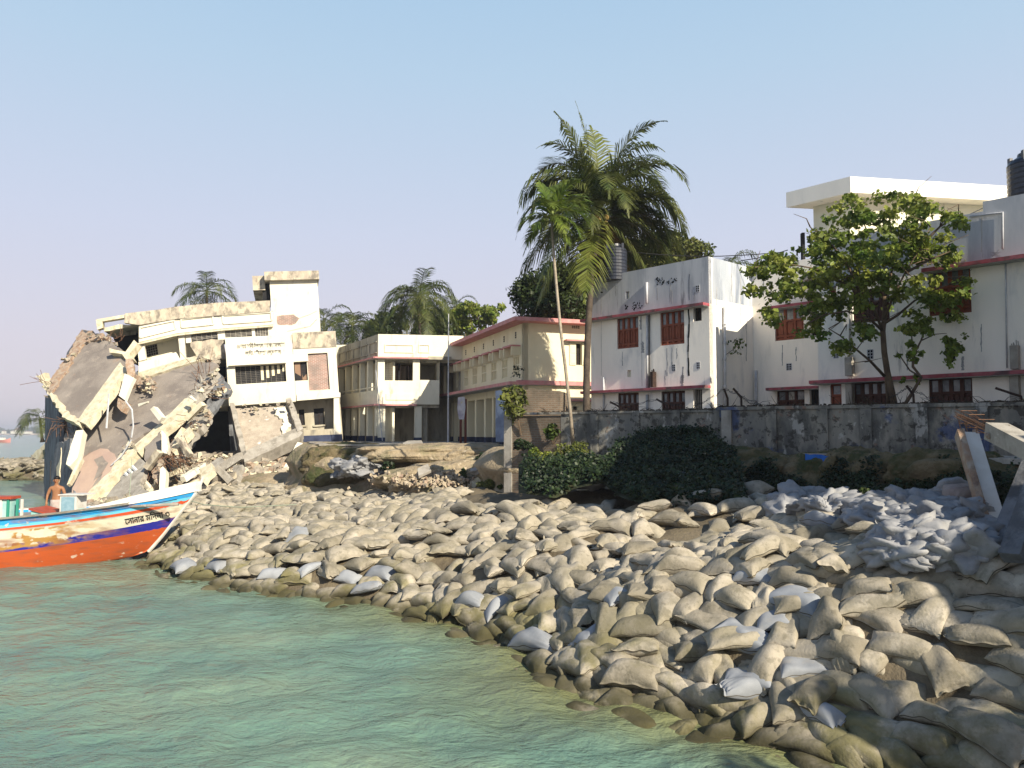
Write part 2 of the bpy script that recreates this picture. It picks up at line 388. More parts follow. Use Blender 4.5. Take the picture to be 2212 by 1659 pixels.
# an under layer that closes the gaps on the near, steep part
s = .25; first = len(bags)
while s < 6:
    t = rr.uniform(0, .5)
    while t < tC:
        x, y, ang = offset_pt(t, s); s2, _t2 = st_of(np.array([x]), np.array([y]))
        if 2 < y < 17 and abs(x / y) < .85 and bag_region(x, y, s) and abs(s2[0] - s) < .35:
            z = tz(x, y); gxn = (tz(x + .25, y) - tz(x - .25, y)) * 2; gyn = (tz(x, y + .25) - tz(x, y - .25)) * 2
            nrm = Vector((-gxn * .8 + rr.gauss(0, .08), -gyn * .8 + rr.gauss(0, .08), 1)).normalized(); yaw = ang + rr.gauss(0, .35); X = Vector((math.cos(yaw), math.sin(yaw), 0)); X = (X - nrm * X.dot(nrm)).normalized(); Y = nrm.cross(X); v = rr.randrange(NV)
            bags.append([x, y, z - .27, Matrix(((X.x, Y.x, nrm.x, x), (X.y, Y.y, nrm.y, y), (X.z, Y.z, nrm.z, z - .27), (0, 0, 0, 1))), v, int(s / .33), False, t])
        t += .62
    s += .36
print('bags', len(bags), 'rows', row)
# which show largest in view: rays from the camera against all bags
allV = []; allF = []; base = 0; owner = []
for i, b in enumerate(bags):
    V, Fq = VAR[b[4]][1][:2]; A = np.array(b[3]); Vw = V @ A[:3, :3].T + A[:3, 3]
    allV.append(Vw); allF.append(Fq + base); base += len(V); owner += [i] * len(Fq)
aV = np.concatenate(allV); aF = np.concatenate(allF)
bvh = BVHTree.FromPolygons(aV.tolist(), aF.tolist()); cnt = {}
for py in range(1010, 1659, 4):
    for px in range(300, 2212, 4):
        h = bvh.ray_cast(CAM, ray(px, py).normalized(), 60)
        if h[2] is not None: o_ = owner[h[2]]; cnt[o_] = cnt.get(o_, 0) + 1
order = sorted(cnt, key=lambda i: -cnt[i]); NIND = 300
ind = set(order[:NIND])
print('visible bags', len(cnt))
meshes = {}
ORD = lambda n: f"{n}{'th' if 10 <= n % 100 <= 20 else {1: 'st', 2: 'nd', 3: 'rd'}.get(n % 10, 'th')}"
byrow = {}
for i in ind: byrow.setdefault(bags[i][5], []).append(i)
rows_sorted = sorted(byrow)
for ri, rw in enumerate(rows_sorted):
    for k, i in enumerate(sorted(byrow[rw], key=lambda j: bags[j][7])):
        b = bags[i]; key = (b[4], b[6])
        hi = bags[i][1] < 24
        if key not in meshes:
            o = npobj('sandbag', VAR[b[4]][0][0], VAR[b[4]][0][1], [M_bagw if b[6] else M_bag, M_seam], smooth=True); meshes[key] = o.data; nf_ = len(VAR[b[4]][0][1]); mi_ = np.zeros(nf_, dtype=np.int32); mi_[nf_ - VAR[b[4]][4]:] = 1; o.data.polygons.foreach_set('material_index', mi_)
        else:
            o = bpy.data.objects.new('sandbag', meshes[key]); scene.collection.objects.link(o)
        o.matrix_world = b[3]
        L_ = 'pale' if b[6] else ('moss-stained' if b[2] < .75 else 'dusty grey-brown')
        tag(o, f"{L_} sandbag, {ORD(k + 1)} large one from the right in the {ORD(ri + 1)} course above the water", 'sandbag', 'sandbags piled along the river bank')
rest = [i for i in range(len(bags)) if i not in ind]
bV = []; bF = []; base = 0
for i in rest:
    b = bags[i]; V, Fq = VAR[b[4]][0 if b[1] < 20 else 1][:2]; A = np.array(b[3]); bV.append(V @ A[:3, :3].T + A[:3, 3]); bF.append(Fq + base); base += len(V)
o = npobj('sandbags', np.concatenate(bV), np.concatenate(bF), M_bag, smooth=True)
tag(o, 'mass of smaller sandbags filling the bank behind and between the large ones', 'sandbags', kind='stuff')
# ------------------------------------------------------------------ water
def water_mat():
    m = bpy.data.materials.new('river_water'); m.use_nodes = True; n, l = m.node_tree.nodes, m.node_tree.links
    b = n['Principled BSDF']; geo = n.new('ShaderNodeNewGeometry')
    b.inputs['Roughness'].default_value = .12; b.inputs['IOR'].default_value = 1.333
    def nz(sc, vec, det=3, rg=.5, dist=0.0):
        t = n.new('ShaderNodeTexNoise'); t.inputs['Scale'].default_value = sc; t.inputs['Detail'].default_value = det; t.inputs['Roughness'].default_value = rg
        t.inputs['Distortion'].default_value = dist; l.new(vec, t.inputs['Vector']); return t.outputs['Fac']
    mp = n.new('ShaderNodeMapping'); mp.inputs['Scale'].default_value = (.85, 1.35, 1); mp.inputs['Rotation'].default_value = (0, 0, R(-12)); l.new(geo.outputs['Position'], mp.inputs[0])
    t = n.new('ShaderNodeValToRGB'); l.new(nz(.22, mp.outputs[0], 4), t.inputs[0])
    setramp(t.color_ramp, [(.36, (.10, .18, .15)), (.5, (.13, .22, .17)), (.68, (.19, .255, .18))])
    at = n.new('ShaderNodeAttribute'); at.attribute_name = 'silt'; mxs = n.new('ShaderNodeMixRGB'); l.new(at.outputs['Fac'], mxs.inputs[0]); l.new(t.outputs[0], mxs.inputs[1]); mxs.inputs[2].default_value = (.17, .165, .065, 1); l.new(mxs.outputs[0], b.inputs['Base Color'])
    h = None
    for sc, a in ((1.3, 1.0), (3.6, .55), (9, .26), (24, .10)):
        f = nz(sc, mp.outputs[0], 3, .55, .6); mm = n.new('ShaderNodeMath'); mm.operation = 'MULTIPLY_ADD'; l.new(f, mm.inputs[0]); mm.inputs[1].default_value = a
        if h is None: mm.inputs[2].default_value = 0
        else: l.new(h, mm.inputs[2])
        h = mm.outputs[0]
    bp = n.new('ShaderNodeBump'); bp.inputs['Strength'].default_value = 1.0; bp.inputs['Distance'].default_value = .11; l.new(h, bp.inputs['Height']); l.new(bp.outputs[0], b.inputs['Normal'])
    return m
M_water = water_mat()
# near water carries real ripples; beyond it one sheet to the horizon, joined
ny_, nx_ = 420, 360
ty = np.linspace(0, 1, ny_); ys = 3.0 * (60 / 3.0) ** ty; 
V = []; 
wy = ys[:, None]; wx = np.linspace(-1.15, 1.0, nx_)[None, :] * (wy + 2)
def wav(x, y):
    z = 0
    rw = np.random.RandomState(3)
    for k in range(26):
        lam = rw.uniform(.35, 2.2); th = R(-100) + rw.normal(0, .75); kx, ky = math.cos(th) * 2 * math.pi / lam, math.sin(th) * 2 * math.pi / lam
        z = z + lam * .0065 * np.sin(kx * x + ky * y + rw.uniform(0, 6) + 1.3 * np.sin(.31 * x + rw.uniform(0, 6)) + 1.1 * np.sin(.27 * y + rw.uniform(0, 6)))
    return z
fade = np.clip((60 - wy) / 20, 0, 1) * np.clip(1.3 - np.abs(wx) / (wy + 2), 0, 1)
wz = wav(wx + 0 * wy, wy + 0 * wx) * fade
grid = np.stack([wx + 0 * wy, wy + 0 * wx, wz], -1).reshape(-1, 3)
I = np.arange(ny_ * nx_).reshape(ny_, nx_); q = np.stack([I[:-1, :-1], I[:-1, 1:], I[1:, 1:], I[1:, :-1]], -1).reshape(-1, 4)
far = [(-71.3, 60, 0), (62, 60, 0), (7000, 7000, 0), (-7000, 7000, 0), (-7000, 60, 0), (-7000, 3, 0), (-5.75, 3, 0), (62, 60, 0), (7000, 60, 0)]
nb = len(grid)
V = np.r_[grid, np.array([(-2500, 60, 0), (2500, 60, 0), (2500, 3200, 0), (-2500, 3200, 0), (-2500, -50, 0), (2500, -50, 0), (-2500, 3, 0), (2500, 3, 0)], float)]
tl, tr, bl, br = I[-1, 0], I[-1, -1], I[0, 0], I[0, -1]
q = np.r_[q, np.array([(nb, nb + 1, nb + 2, nb + 3), (nb + 6, bl, tl, nb), (br, nb + 7, nb + 1, tr), (nb + 4, nb + 5, nb + 7, nb + 6)])]
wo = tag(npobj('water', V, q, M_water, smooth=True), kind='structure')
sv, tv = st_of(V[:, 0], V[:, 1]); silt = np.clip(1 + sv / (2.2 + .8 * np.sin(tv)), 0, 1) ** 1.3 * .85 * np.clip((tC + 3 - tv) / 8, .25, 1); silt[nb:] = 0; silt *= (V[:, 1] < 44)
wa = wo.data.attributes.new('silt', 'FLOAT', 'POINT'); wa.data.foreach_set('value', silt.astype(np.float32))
# ------------------------------------------------------------------ buildings
M_white = mat('lime_washed_plaster', (.92, .86, .77), (.85, .80, .72), 1.2, bump=.12, bscale=18, stains=[((.48, .47, .46), 1.3, .54, .74, 5, .6), ((.24, .24, .24), 2.6, .63, .73, 7, .6), ((.36, .38, .42), .6, .55, .7, 3, .5), ((.25, .25, .24), 4.0, .5, .7, 2, .6, 3.7, 3.1)], zstretch=3)
M_parapet = mat('weathered_parapet_plaster', (.56, .57, .60), (.44, .46, .50), 1.2, bump=.15, bscale=18, stains=[((.25, .27, .31), 1.6, .48, .68, 6, .8), ((.12, .12, .13), 2.5, .60, .70, 8, .8)], zstretch=4)
M_streak = mat('streaked_grey_plaster', (.58, .60, .64), (.40, .44, .50), 1.4, bump=.15, bscale=18, stains=[((.16, .19, .25), 2.0, .48, .66, 7, .85), ((.30, .32, .36), .8, .45, .65, 4, .6)], zstretch=5)
M_pink = mat('pink_painted_edge', (.34, .07, .09), (.42, .13, .15), 3, bump=.1, stains=[((.07, .06, .06), 2.2, .50, .66, 1, .8)])
M_pinkl = mat('faded_pink_edge', (.62, .24, .24), (.66, .33, .31), 3, bump=.1, stains=[((.30, .20, .17), 2.2, .55, .7, 1, .6)])
M_soffit = mat('canopy_soffit', (.50, .48, .46), (.35, .34, .33), 3, bump=.1)
M_brown = mat('brown_painted_wood', (.30, .080, .038), (.23, .06, .03), 4, rough=.55, bump=.1, bscale=40)
M_browndk = mat('dark_brown_wood', (.085, .030, .020), (.06, .022, .016), 4, rough=.6, bump=.1, bscale=40)
M_glass = mat('dusty_window_glass', (.13, .15, .17), (.22, .24, .26), 6, rough=.18, bump=0, spec=.6)
M_dark = mat('interior_shade_and_mould', (.020, .021, .024), (.035, .034, .036), 2, bump=0, spec=.1)  # shade of rooms and openings put into the colour; also cracks and mould
M_yel = mat('yellow_plaster', (.88, .80, .57), (.82, .73, .50), .9, bump=.1, stains=[((.50, .42, .27), 1.6, .55, .72, 4, .6)], zstretch=3)
M_cream = mat('cream_plaster', (.90, .85, .68), (.82, .77, .60), .9, bump=.12, stains=[((.42, .38, .28), 1.4, .54, .70, 5, .7), ((.20, .18, .14), 2.4, .62, .74, 5, .7)], zstretch=3)
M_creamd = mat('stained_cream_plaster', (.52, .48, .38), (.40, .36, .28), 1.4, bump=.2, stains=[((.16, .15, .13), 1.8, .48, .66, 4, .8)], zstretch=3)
M_navy = mat('navy_painted_plinth', (.035, .045, .09), (.05, .065, .12), 3, bump=.1, stains=[((.35, .35, .35), 5, .66, .74, 6, .5)])
M_pvc = mat('pale_pipe', (.62, .63, .66), (.48, .49, .52), 3, rough=.5, bump=.05)
M_tank = mat('black_plastic_tank', (.020, .025, .042), (.03, .034, .05), 5, rough=.35, bump=.05, spec=.5)
M_rust = mat('rusty_iron', (.06, .035, .025), (.035, .022, .018), 8, rough=.8, bump=.3)
M_wire = mat('black_wire', (.03, .03, .032), rough=.6, bump=0)
M_conc = mat('weathered_concrete', (.44, .41, .36), (.33, .30, .26), 2.2, bump=.4, bscale=30, stains=[((.17, .155, .13), 2.2, .50, .66, 2, .7), ((.60, .57, .50), 5, .60, .72, 1, .6)])
M_cream_conc = mat('cream_painted_concrete', (.74, .68, .52), (.60, .53, .38), 3, bump=.25, bscale=24, stains=[((.34, .28, .18), 3.2, .50, .68, 1, .7)])
def brickmat(name, c1, c2, mortar, scale, rot=0.0):
    m = bpy.data.materials.new(name); m.use_nodes = True; n, l = m.node_tree.nodes, m.node_tree.links
    b = n['Principled BSDF']; b.inputs['Roughness'].default_value = .9; b.inputs['Specular IOR Level'].default_value = .15
    geo = n.new('ShaderNodeNewGeometry'); s_ = n.new('ShaderNodeSeparateXYZ'); l.new(geo.outputs['Position'], s_.inputs[0])
    a = n.new('ShaderNodeMath'); a.operation = 'MULTIPLY'; l.new(s_.outputs[0], a.inputs[0]); a.inputs[1].default_value = math.cos(rot)
    c = n.new('ShaderNodeMath'); c.operation = 'MULTIPLY_ADD'; l.new(s_.outputs[1], c.inputs[0]); c.inputs[1].default_value = math.sin(rot); l.new(a.outputs[0], c.inputs[2])
    cb = n.new('ShaderNodeCombineXYZ'); l.new(c.outputs[0], cb.inputs[0]); l.new(s_.outputs[2], cb.inputs[1])
    t = n.new('ShaderNodeTexBrick'); l.new(cb.outputs[0], t.inputs[0]); t.inputs['Scale'].default_value = scale
    t.inputs['Color1'].default_value = (*c1, 1); t.inputs['Color2'].default_value = (*c2, 1); t.inputs['Mortar'].default_value = (*mortar, 1)
    t.inputs['Mortar Size'].default_value = .018; t.inputs['Brick Width'].default_value = .26; t.inputs['Row Height'].default_value = .085
    nz = n.new('ShaderNodeTexNoise'); nz.inputs['Scale'].default_value = 1.5; nz.inputs['Detail'].default_value = 8; l.new(geo.outputs['Position'], nz.inputs[0])
    mr = n.new('ShaderNodeMapRange'); l.new(nz.outputs[0], mr.inputs[0]); mr.inputs[1].default_value = .42; mr.inputs[2].default_value = .65; mr.inputs[4].default_value = .7
    mxn = n.new('ShaderNodeMixRGB'); l.new(mr.outputs[0], mxn.inputs[0]); l.new(t.outputs[0], mxn.inputs[1]); mxn.inputs[2].default_value = (*[x * .45 for x in mortar], 1)
    l.new(mxn.outputs[0], b.inputs['Base Color'])
    bp = n.new('ShaderNodeBump'); bp.inputs['Strength'].default_value = .6; bp.inputs['Distance'].default_value = .015; bp.invert = True; l.new(t.outputs['Fac'], bp.inputs['Height']); l.new(bp.outputs[0], b.inputs['Normal'])
    return m
M_brickp = brickmat('pinkish_brick_panel', (.36, .19, .15), (.28, .15, .12), (.44, .37, .33), 1.0)
M_brick = brickmat('old_brown_brick', (.15, .105, .075), (.20, .14, .10), (.19, .165, .13), 1.0, R(-33))
def uvr(F, pts, out=0):
    """mean rectangle of four measured corners"""
    q = [F.uv(x, y, out) for x, y in pts]; us = sorted(a for a, b in q); vs = sorted(b for a, b in q)
    return (us[0] + us[1]) / 2, (vs[0] + vs[1]) / 2, (us[2] + us[3]) / 2, (vs[2] + vs[3]) / 2
def shutter_window(F, r, parent, out=-.06, leaves=4, dark=False, name='window'):
    u0, v0, u1, v1 = r; b = MB(); g = MB(); w = (u1 - u0) / leaves; h = v1 - v0
    b.rect(F, u0, v0, u1, v1, out - .10, out - .06)
    for k in range(leaves + 1): x = u0 + k * w; b.rect(F, max(u0, x - .02), v0, min(u1, x + .02), v1, out - .06, out)
    for v in (v0, v0 + h * .10, v0 + h * .55, v0 + h * .92): b.rect(F, u0 + .021, v, u1 - .021, v + .07 if v + .07 < v1 else v1, out - .06, out - .004)
    for k in range(leaves):
        a = u0 + k * w
        for x in (a + .02, a + w - .055): b.rect(F, x, v0 + .071, x + .035, v1 - .01, out - .06, out - .008)
        b.rect(F, a + .09, v0 + h * .10 + .12, a + w - .09, v0 + h * .50, out - .06, out - .028)
        g.rect(F, a + .058, v0 + h * .55 + .072, a + w - .058, v0 + h * .92 - .004, out - .059, out - .045)
    o = b.obj(name, M_browndk if dark else M_brown, parent); g.obj('pane', M_glass, o); return o
def barred_window(F, r, parent, out=-.12, rows=8, cols=4, m=None, name='window', bar=.012):
    u0, v0, u1, v1 = r; b = MB(); b.rect(F, u0, v0, u1, v1, out - .05, out)
    o = b.obj(name, M_dark, parent); g = MB()
    for k in range(1, rows): v = v0 + (v1 - v0) * k / rows; g.rect(F, u0, v - bar / 2, u1, v + bar / 2, out + .01, out + .02)
    for k in range(1, cols): u = u0 + (u1 - u0) * k / cols; g.rect(F, u - bar, v0, u + bar, v1, out + .022, out + .035)
    g.obj('grille', m or M_rust, o); return o
def vent(F, r, parent, rows=3, cols=2, m=None):
    u0, v0, u1, v1 = r; b = MB(); b.rect(F, u0, v0, u1, v1, -.05, -.02) 
    for i in range(rows + 1): v = v0 + (v1 - v0) * i / rows; b.rect(F, u0, v - .012, u1, v + .012, -.02, .012)
    for i in range(cols + 1): u = u0 + (u1 - u0) * i / cols; b.rect(F, u - .012, v0, u + .012, v1, -.02, .008)
    k = MB(); k.rect(F, u0, v0, u1, v1, .001, .004)
    for i in range(rows):
        for j in range(cols):
            a = u0 + (u1 - u0) * (j + .2) / cols; c = v0 + (v1 - v0) * (i + .2) / rows
            k.rect(F, a, c, a + (u1 - u0) * .6 / cols, c + (v1 - v0) * .6 / rows, .013, .015)
    o = b.obj('vent', m or M_parapet, parent); k.obj('vent_holes', M_dark, o)
def rough_edge(mb, pts, r, F, o0, o1, seg=.25, amp=.05, rng=rnd):
    q = []
    for i in range(len(pts)):
        a, b = Vector(pts[i]), Vector(pts[(i + 1) % len(pts)]); n = max(1, int((b - a).length / seg))
        for k in range(n):
            p = a.lerp(b, k / n); q.append((p.x + rng.uniform(-amp, amp), p.y + rng.uniform(-amp, amp)))
    mb.prism(F, q, o0, o1)

# ---------------- white building at the right
DA = Vector((.675, -.738, 0)); DB = Vector((.738, .675, 0))
cA = Vector((7.32, 29.0, 0)); cB = cA + DB * 3.04; cC = Vector((10.15, 26.0, 0))
FA, FB, FC1, FC2 = Fr(cA, DA), Fr(cA, DB), Fr(cB, DA), Fr(cC, DA)
wb = empty('white_house', (9.5, 31, 2.9), 'two-storey white-washed building with brown shutters and pink ledges behind the boundary wall', 'building')
GZ, ZL, ZU, ZR = 2.6, 5.72, 8.80, 10.57
opsA = [uvr(FA, p) for p in ([(1333, 684), (1379, 679), (1379, 749), (1333, 755)], [(1426, 671), (1478, 666), (1478, 743), (1427, 746)], [(1497, 661), (1515, 659), (1516, 692), (1498, 695)],
        [(1335, 850), (1380, 847), (1380, 905), (1335, 905)], [(1429, 846), (1480, 843), (1480, 905), (1429, 905)], [(1498, 842), (1517, 840), (1517, 884), (1498, 884)])]
nA = [uvr(FA, p) for p in ([(1352, 630), (1359, 629), (1359, 645), (1352, 646)], [(1355, 800), (1363, 799), (1363, 814), (1355, 815)])]
L_A = -5.87
b = MB(); b.wall(FA, L_A, GZ, 0, ZU, opsA + nA[1:], .25); b.obj('wall', M_white, wb)
b = MB(); b.wall(FA, L_A, ZU + .001, 0, ZR, nA[:1], .2); b.obj('parapet', M_parapet, wb)
for r in nA: k = MB(); k.rect(FA, *r, -.25, -.14); k.obj('vent_opening', M_cream, wb)
b = MB(); b.wall(FB, .25, GZ, 3.04, 9.0, (), .25); b.rect(FB, .001, GZ, .25, ZR - .002, -.2, 0); b.obj('side_wall', M_white, wb)
b = MB(); b.wall(FB, .25, 9.001, 3.04, ZR, (), .25); b.obj('parapet', M_streak, wb)
for i in (0, 1): shutter_window(FA, opsA[i], wb)
shutter_window(FA, opsA[3], wb, dark=True); shutter_window(FA, opsA[4], wb, dark=True)
barred_window(FA, opsA[2], wb, rows=1, cols=3, out=-.15); barred_window(FA, opsA[5], wb, rows=1, cols=5, out=-.15, m=M_conc)
opsC1 = [uvr(FC1, p) for p in ([(1674, 664), (1736, 657), (1736, 731), (1674, 737)], [(1750, 645), (1769, 643), (1769, 724), (1750, 726)], [(1678, 842), (1738, 840), (1738, 900), (1678, 900)], [(1749, 840), (1769, 839), (1769, 900), (1749, 900)])]
L_C1 = FC1.uv(1800, 700)[0] + 1.2
b = MB(); b.wall(FC1, 0, GZ, L_C1, ZR - .02, opsC1, .25); b.obj('wall', M_white, wb)
shutter_window(FC1, opsC1[0], wb, leaves=3); shutter_window(FC1, opsC1[2], wb, leaves=3, dark=True)
for i in (1, 3): barred_window(FC1, opsC1[i], wb, rows=1, cols=3, out=-.15)
opsC2 = [uvr(FC2, p) for p in ([(1841, 628), (1921, 619), (1921, 691), (1842, 700)], [(2006, 582), (2097, 566), (2097, 672), (2006, 686)], [(1793, 600), (1806, 600), (1806, 660), (1793, 662)],
        [(1794, 829), (1818, 828), (1818, 890), (1794, 890)], [(1843, 826), (1916, 821), (1916, 895), (1843, 895)], [(2007, 817), (2101, 811), (2101, 895), (2007, 895)])]
L_C2 = 9.5; uS = FC2.uv(2123, 440)[0]
b = MB(); b.wall(FC2, 0, GZ, L_C2, ZU, opsC2, .25); b.obj('wall', M_white, wb)
b = MB(); b.wall(FC2, 0, ZU + .001, uS, 10.36, (), .2); b.wall(FC2, uS, ZU + .001, L_C2, 10.64, (), .2); b.obj('parapet', M_parapet, wb)
shutter_window(FC2, opsC2[0], wb, dark=True); shutter_window(FC2, opsC2[1], wb); shutter_window(FC2, opsC2[2], wb, leaves=1); shutter_window(FC2, opsC2[3], wb, leaves=1)
shutter_window(FC2, opsC2[4], wb, dark=True); shutter_window(FC2, opsC2[5], wb, dark=True)
# sides and back, roof slab
b = MB()
back = DB * 5.5
for o_, d_, L in ((cC + DB * .25, DB, 2.79),):
    b.wall(Fr(o_, -d_).__class__(o_ + d_ * L, -d_), 0, GZ, L, 10.3, (), .2)
A0 = cA + DA * L_A; E2 = cC + DA * L_C2
b.wall(Fr(A0 + DB * 3.2, -DB), 0, GZ, 2.9, ZR - .01, (), .2)
b.wall(Fr(E2 + DB * .3, DB), 0, GZ, 5.2, 10.3, (), .2)
bk_ = A0 + DB * 3.2 - E2 - DB * 5.5; b.wall(Fr(E2 + DB * 5.5, bk_), 0, GZ, bk_.length, 10.3, (), .2)
b.obj('rear_wall', M_white, wb)
b = MB(); Z0 = Fr((0, 0, 0), (1, 0, 0), (0, 1, 0))
foot = [A0 + DB * .2, cA + DB * .2 - DA * .2, cB + DB * .2 - DA * .2, cB + DB * .2 + DA * 1.6, cC + DB * .3 + DA * .3, E2 + DB * .3, E2 + DB * 5.3, A0 + DB * 3.0]
b.prism(Z0, [(p.x, p.y) for p in foot], 9.55, 9.75); b.obj('roof', M_conc, wb)
# canopies: pink edged ledges
def canopy(F, u0, u1, z, proj, parent, m=M_pink, th=.10, name='ledge'):
    b = MB(); b.rect(F, u0, z, u1, z + th, .003, proj); o = b.obj(name, [m], parent)
    k = MB(); k.rect(F, u0 + .02, z - .02, u1 - .02, z - .001, .004, proj - .03); k.obj('soffit', M_soffit, o); return o
canopy(FA, L_A - .25, 0.02, ZU - .10, .42, wb); canopy(FA, L_A - .25, .02, ZL - .07, .42, wb)
uc = FC1.uv(1650, 655, .5)[0]; canopy(FC1, uc, L_C1 - 1, ZU - .05, .5, wb); canopy(FC1, uc, L_C1 - 1, ZL - .1, .5, wb)
uc = FC2.uv(1747, 822, .45)[0]; canopy(FC2, uc, L_C2, ZL - .12, .45, wb, th=.11); canopy(FC2, FC2.uv(1990, 570, .4)[0], L_C2, ZU - .03, .42, wb, th=.11)
# penthouse stair room with its overhanging flat roof
n0 = P(1836.6, 381, 27.5); l0 = P(1698, 419, 29.4); r0 = P(2181, 400, 28.6)
ext = (r0 - n0).normalized(); r1 = n0 + ext * 9.5
bk = (l0 - n0)
q = [n0, r1, r1 + bk, l0]
b = MB(); zt, zb = n0.z, n0.z - .58
b.prism(Z0, [(p.x, p.y) for p in q], zb, zt); b.obj('upper_roof', M_white, wb)
ins = ext * .75 + bk.normalized() * .75
c0 = n0 + ins; c3 = l0 + ext * .75 - bk.normalized() * .35; c1 = r1 + bk.normalized() * .75
b = MB(); b.prism(Z0, [(c0.x, c0.y), (c1.x, c1.y), (c1.x + bk.x * .5, c1.y + bk.y * .5), (c3.x, c3.y)], 9.76, zb - .002); b.obj('stair_room', M_yel if False else M_cream, wb)
p = P(1734, 520, 29.6); b = MB(); b.box((p.x, p.y, 11.0), (.10, .2, 1.2)); b.obj('door', M_dark, wb)
# pipes, vents, stubs on the facades
def pipe(F, pxs, rad, out, parent, m=M_pvc, name='pipe', n=8):
    b = MB(); b.tube([F.p(*F.uv(x, y, out), out) for x, y in pxs], rad, n); o = b.obj(name, m, parent, smooth=True); return o
pipe(FA, [(1397, 610), (1397, 655)], .055, .07, wb); pipe(FA, [(1398, 672), (1398, 838)], .055, .07, wb); pipe(FA, [(1398, 852), (1398, 900)], .055, .07, wb, M_parapet)
pipe(FA, [(1402.5, 673), (1402.5, 838)], .018, .06, wb, M_wire); pipe(FA, [(1304, 815), (1304, 895)], .04, .05, wb)
pipe(FB, [(1565, 662), (1566, 790), (1566, 893)], .05, .09, wb); pipe(FC1, [(1633, 800), (1633, 893)], .055, .09, wb)
for y in (700, 740, 775, 835): 
    F_, x = FB, 1565.5; u, v = F_.uv(x, y, .09); b = MB(); b.tube([F_.p(u, v - .05, .09), F_.p(u, v + .05, .09)], .068, 8); b.obj('pipe_collar', M_pvc, wb, smooth=True)
pipe(FC2, [(2095, 468), (2166, 459), (2166, 537)], .03, .05, wb); pipe(FC2, [(2172, 555), (2175, 795)], .022, .04, wb)
pipe(FC2, [(1836, 640), (1835, 770)], .03, .05, wb, M_soffit)
for F_, pts, rc in ((FA, [(1483, 833), (1490, 833), (1490, 845), (1483, 846)], None), (FC1, [(1699, 786), (1710, 785), (1710, 799), (1699, 800)], None), (FC2, [(1801, 761), (1811, 760), (1811, 773), (1801, 774)], None), (FC2, [(1874, 756), (1886, 755), (1886, 775), (1874, 776)], None),
                 (FA, [(1452, 788), (1459, 787), (1459, 801), (1452, 802)], None), (FA, [(1505, 783), (1512, 782), (1512, 796), (1505, 797)], None), (FA, [(1503, 617), (1511, 616), (1511, 630), (1503, 631)], None)):
    if F_ is FA and pts[0][0] == 1483: continue
    vent(F_, uvr(F_, pts), wb)
u, v = FC2.uv(2054, 759); b = MB(); b.prism(FC2, [(u + .14 * math.cos(a * .35), v + .34 * math.sin(a * .35)) for a in range(18)], .002, .03); b.obj('exhaust_opening', M_dark, wb)
# ragged column stubs of a torn-off bay, rods showing
for F_, x, y0, y1, w in ((FA, 1410, 800, 836, .13), (FC2, 1834, 768, 812, .22), (FC2, 2191, 742, 797, .2), (FC2, 2191, 806, 895, .22), (FC2, 1835, 822, 895, .2)):
    u, v1 = F_.uv(x, y0, .15); _, v0 = F_.uv(x, y1, .15); b = MB(); b.rect(F_, u - w / 2, v0, u + w / 2, v1 - .06, .02, .24)
    for k in range(5): b.tube([F_.p(u - w / 2 + w * k / 4, v1 - .1, .12), F_.p(u - w / 2 + w * k / 4 + rnd.uniform(-.03, .03), v1 + rnd.uniform(0, .12), .12)], .012, 4)
    b.obj('column_stub', M_rust if w < .2 else M_conc, wb)
# moulded stain growths and cracks on wall A: thin real crack strips
def crack(F, pxs, w, parent, m=M_dark, out=.004):
    b = MB(); pts = []
    for i in range(len(pxs) - 1):
        for k in range(4):
            t = k / 4; pts.append((pxs[i][0] + (pxs[i + 1][0] - pxs[i][0]) * t + rnd.uniform(-.7, .7), pxs[i][1] + (pxs[i + 1][1] - pxs[i][1]) * t))
    pts.append(pxs[-1])
    for a, c in zip(pts[:-1], pts[1:]):
        (u0, v0), (u1, v1) = F.uv(*a), F.uv(*c); d = Vector((u1 - u0, v1 - v0)); n_ = Vector((-d.y, d.x)).normalized() * w * rnd.uniform(.3, .7)
        b.prism(F, [(u0 - n_.x, v0 - n_.y), (u1 - n_.x, v1 - n_.y), (u1 + n_.x, v1 + n_.y), (u0 + n_.x, v0 + n_.y)], .0015, out)
    return b.obj('crack', m, parent)
crack(FA, [(1487, 663), (1489, 700), (1486, 760), (1488, 812)], .06, wb); crack(FA, [(1299, 690), (1299, 812)], .02, wb, M_soffit); crack(FA, [(1386, 680), (1387, 835)], .02, wb, M_soffit); crack(FA, [(1299, 620), (1299, 680)], .015, wb, M_soffit)
crack(FA, [(1489, 592), (1489, 648)], .02, wb); crack(FA, [(1452, 627), (1452, 655)], .025, wb, M_soffit)
crack(FC2, [(2121, 470), (2120, 545)], .03, wb, M_soffit)
M_drip = mat('grey_damp_streak', (.30, .30, .31), (.44, .44, .44), 5, bump=.1)
r8 = random.Random(12)
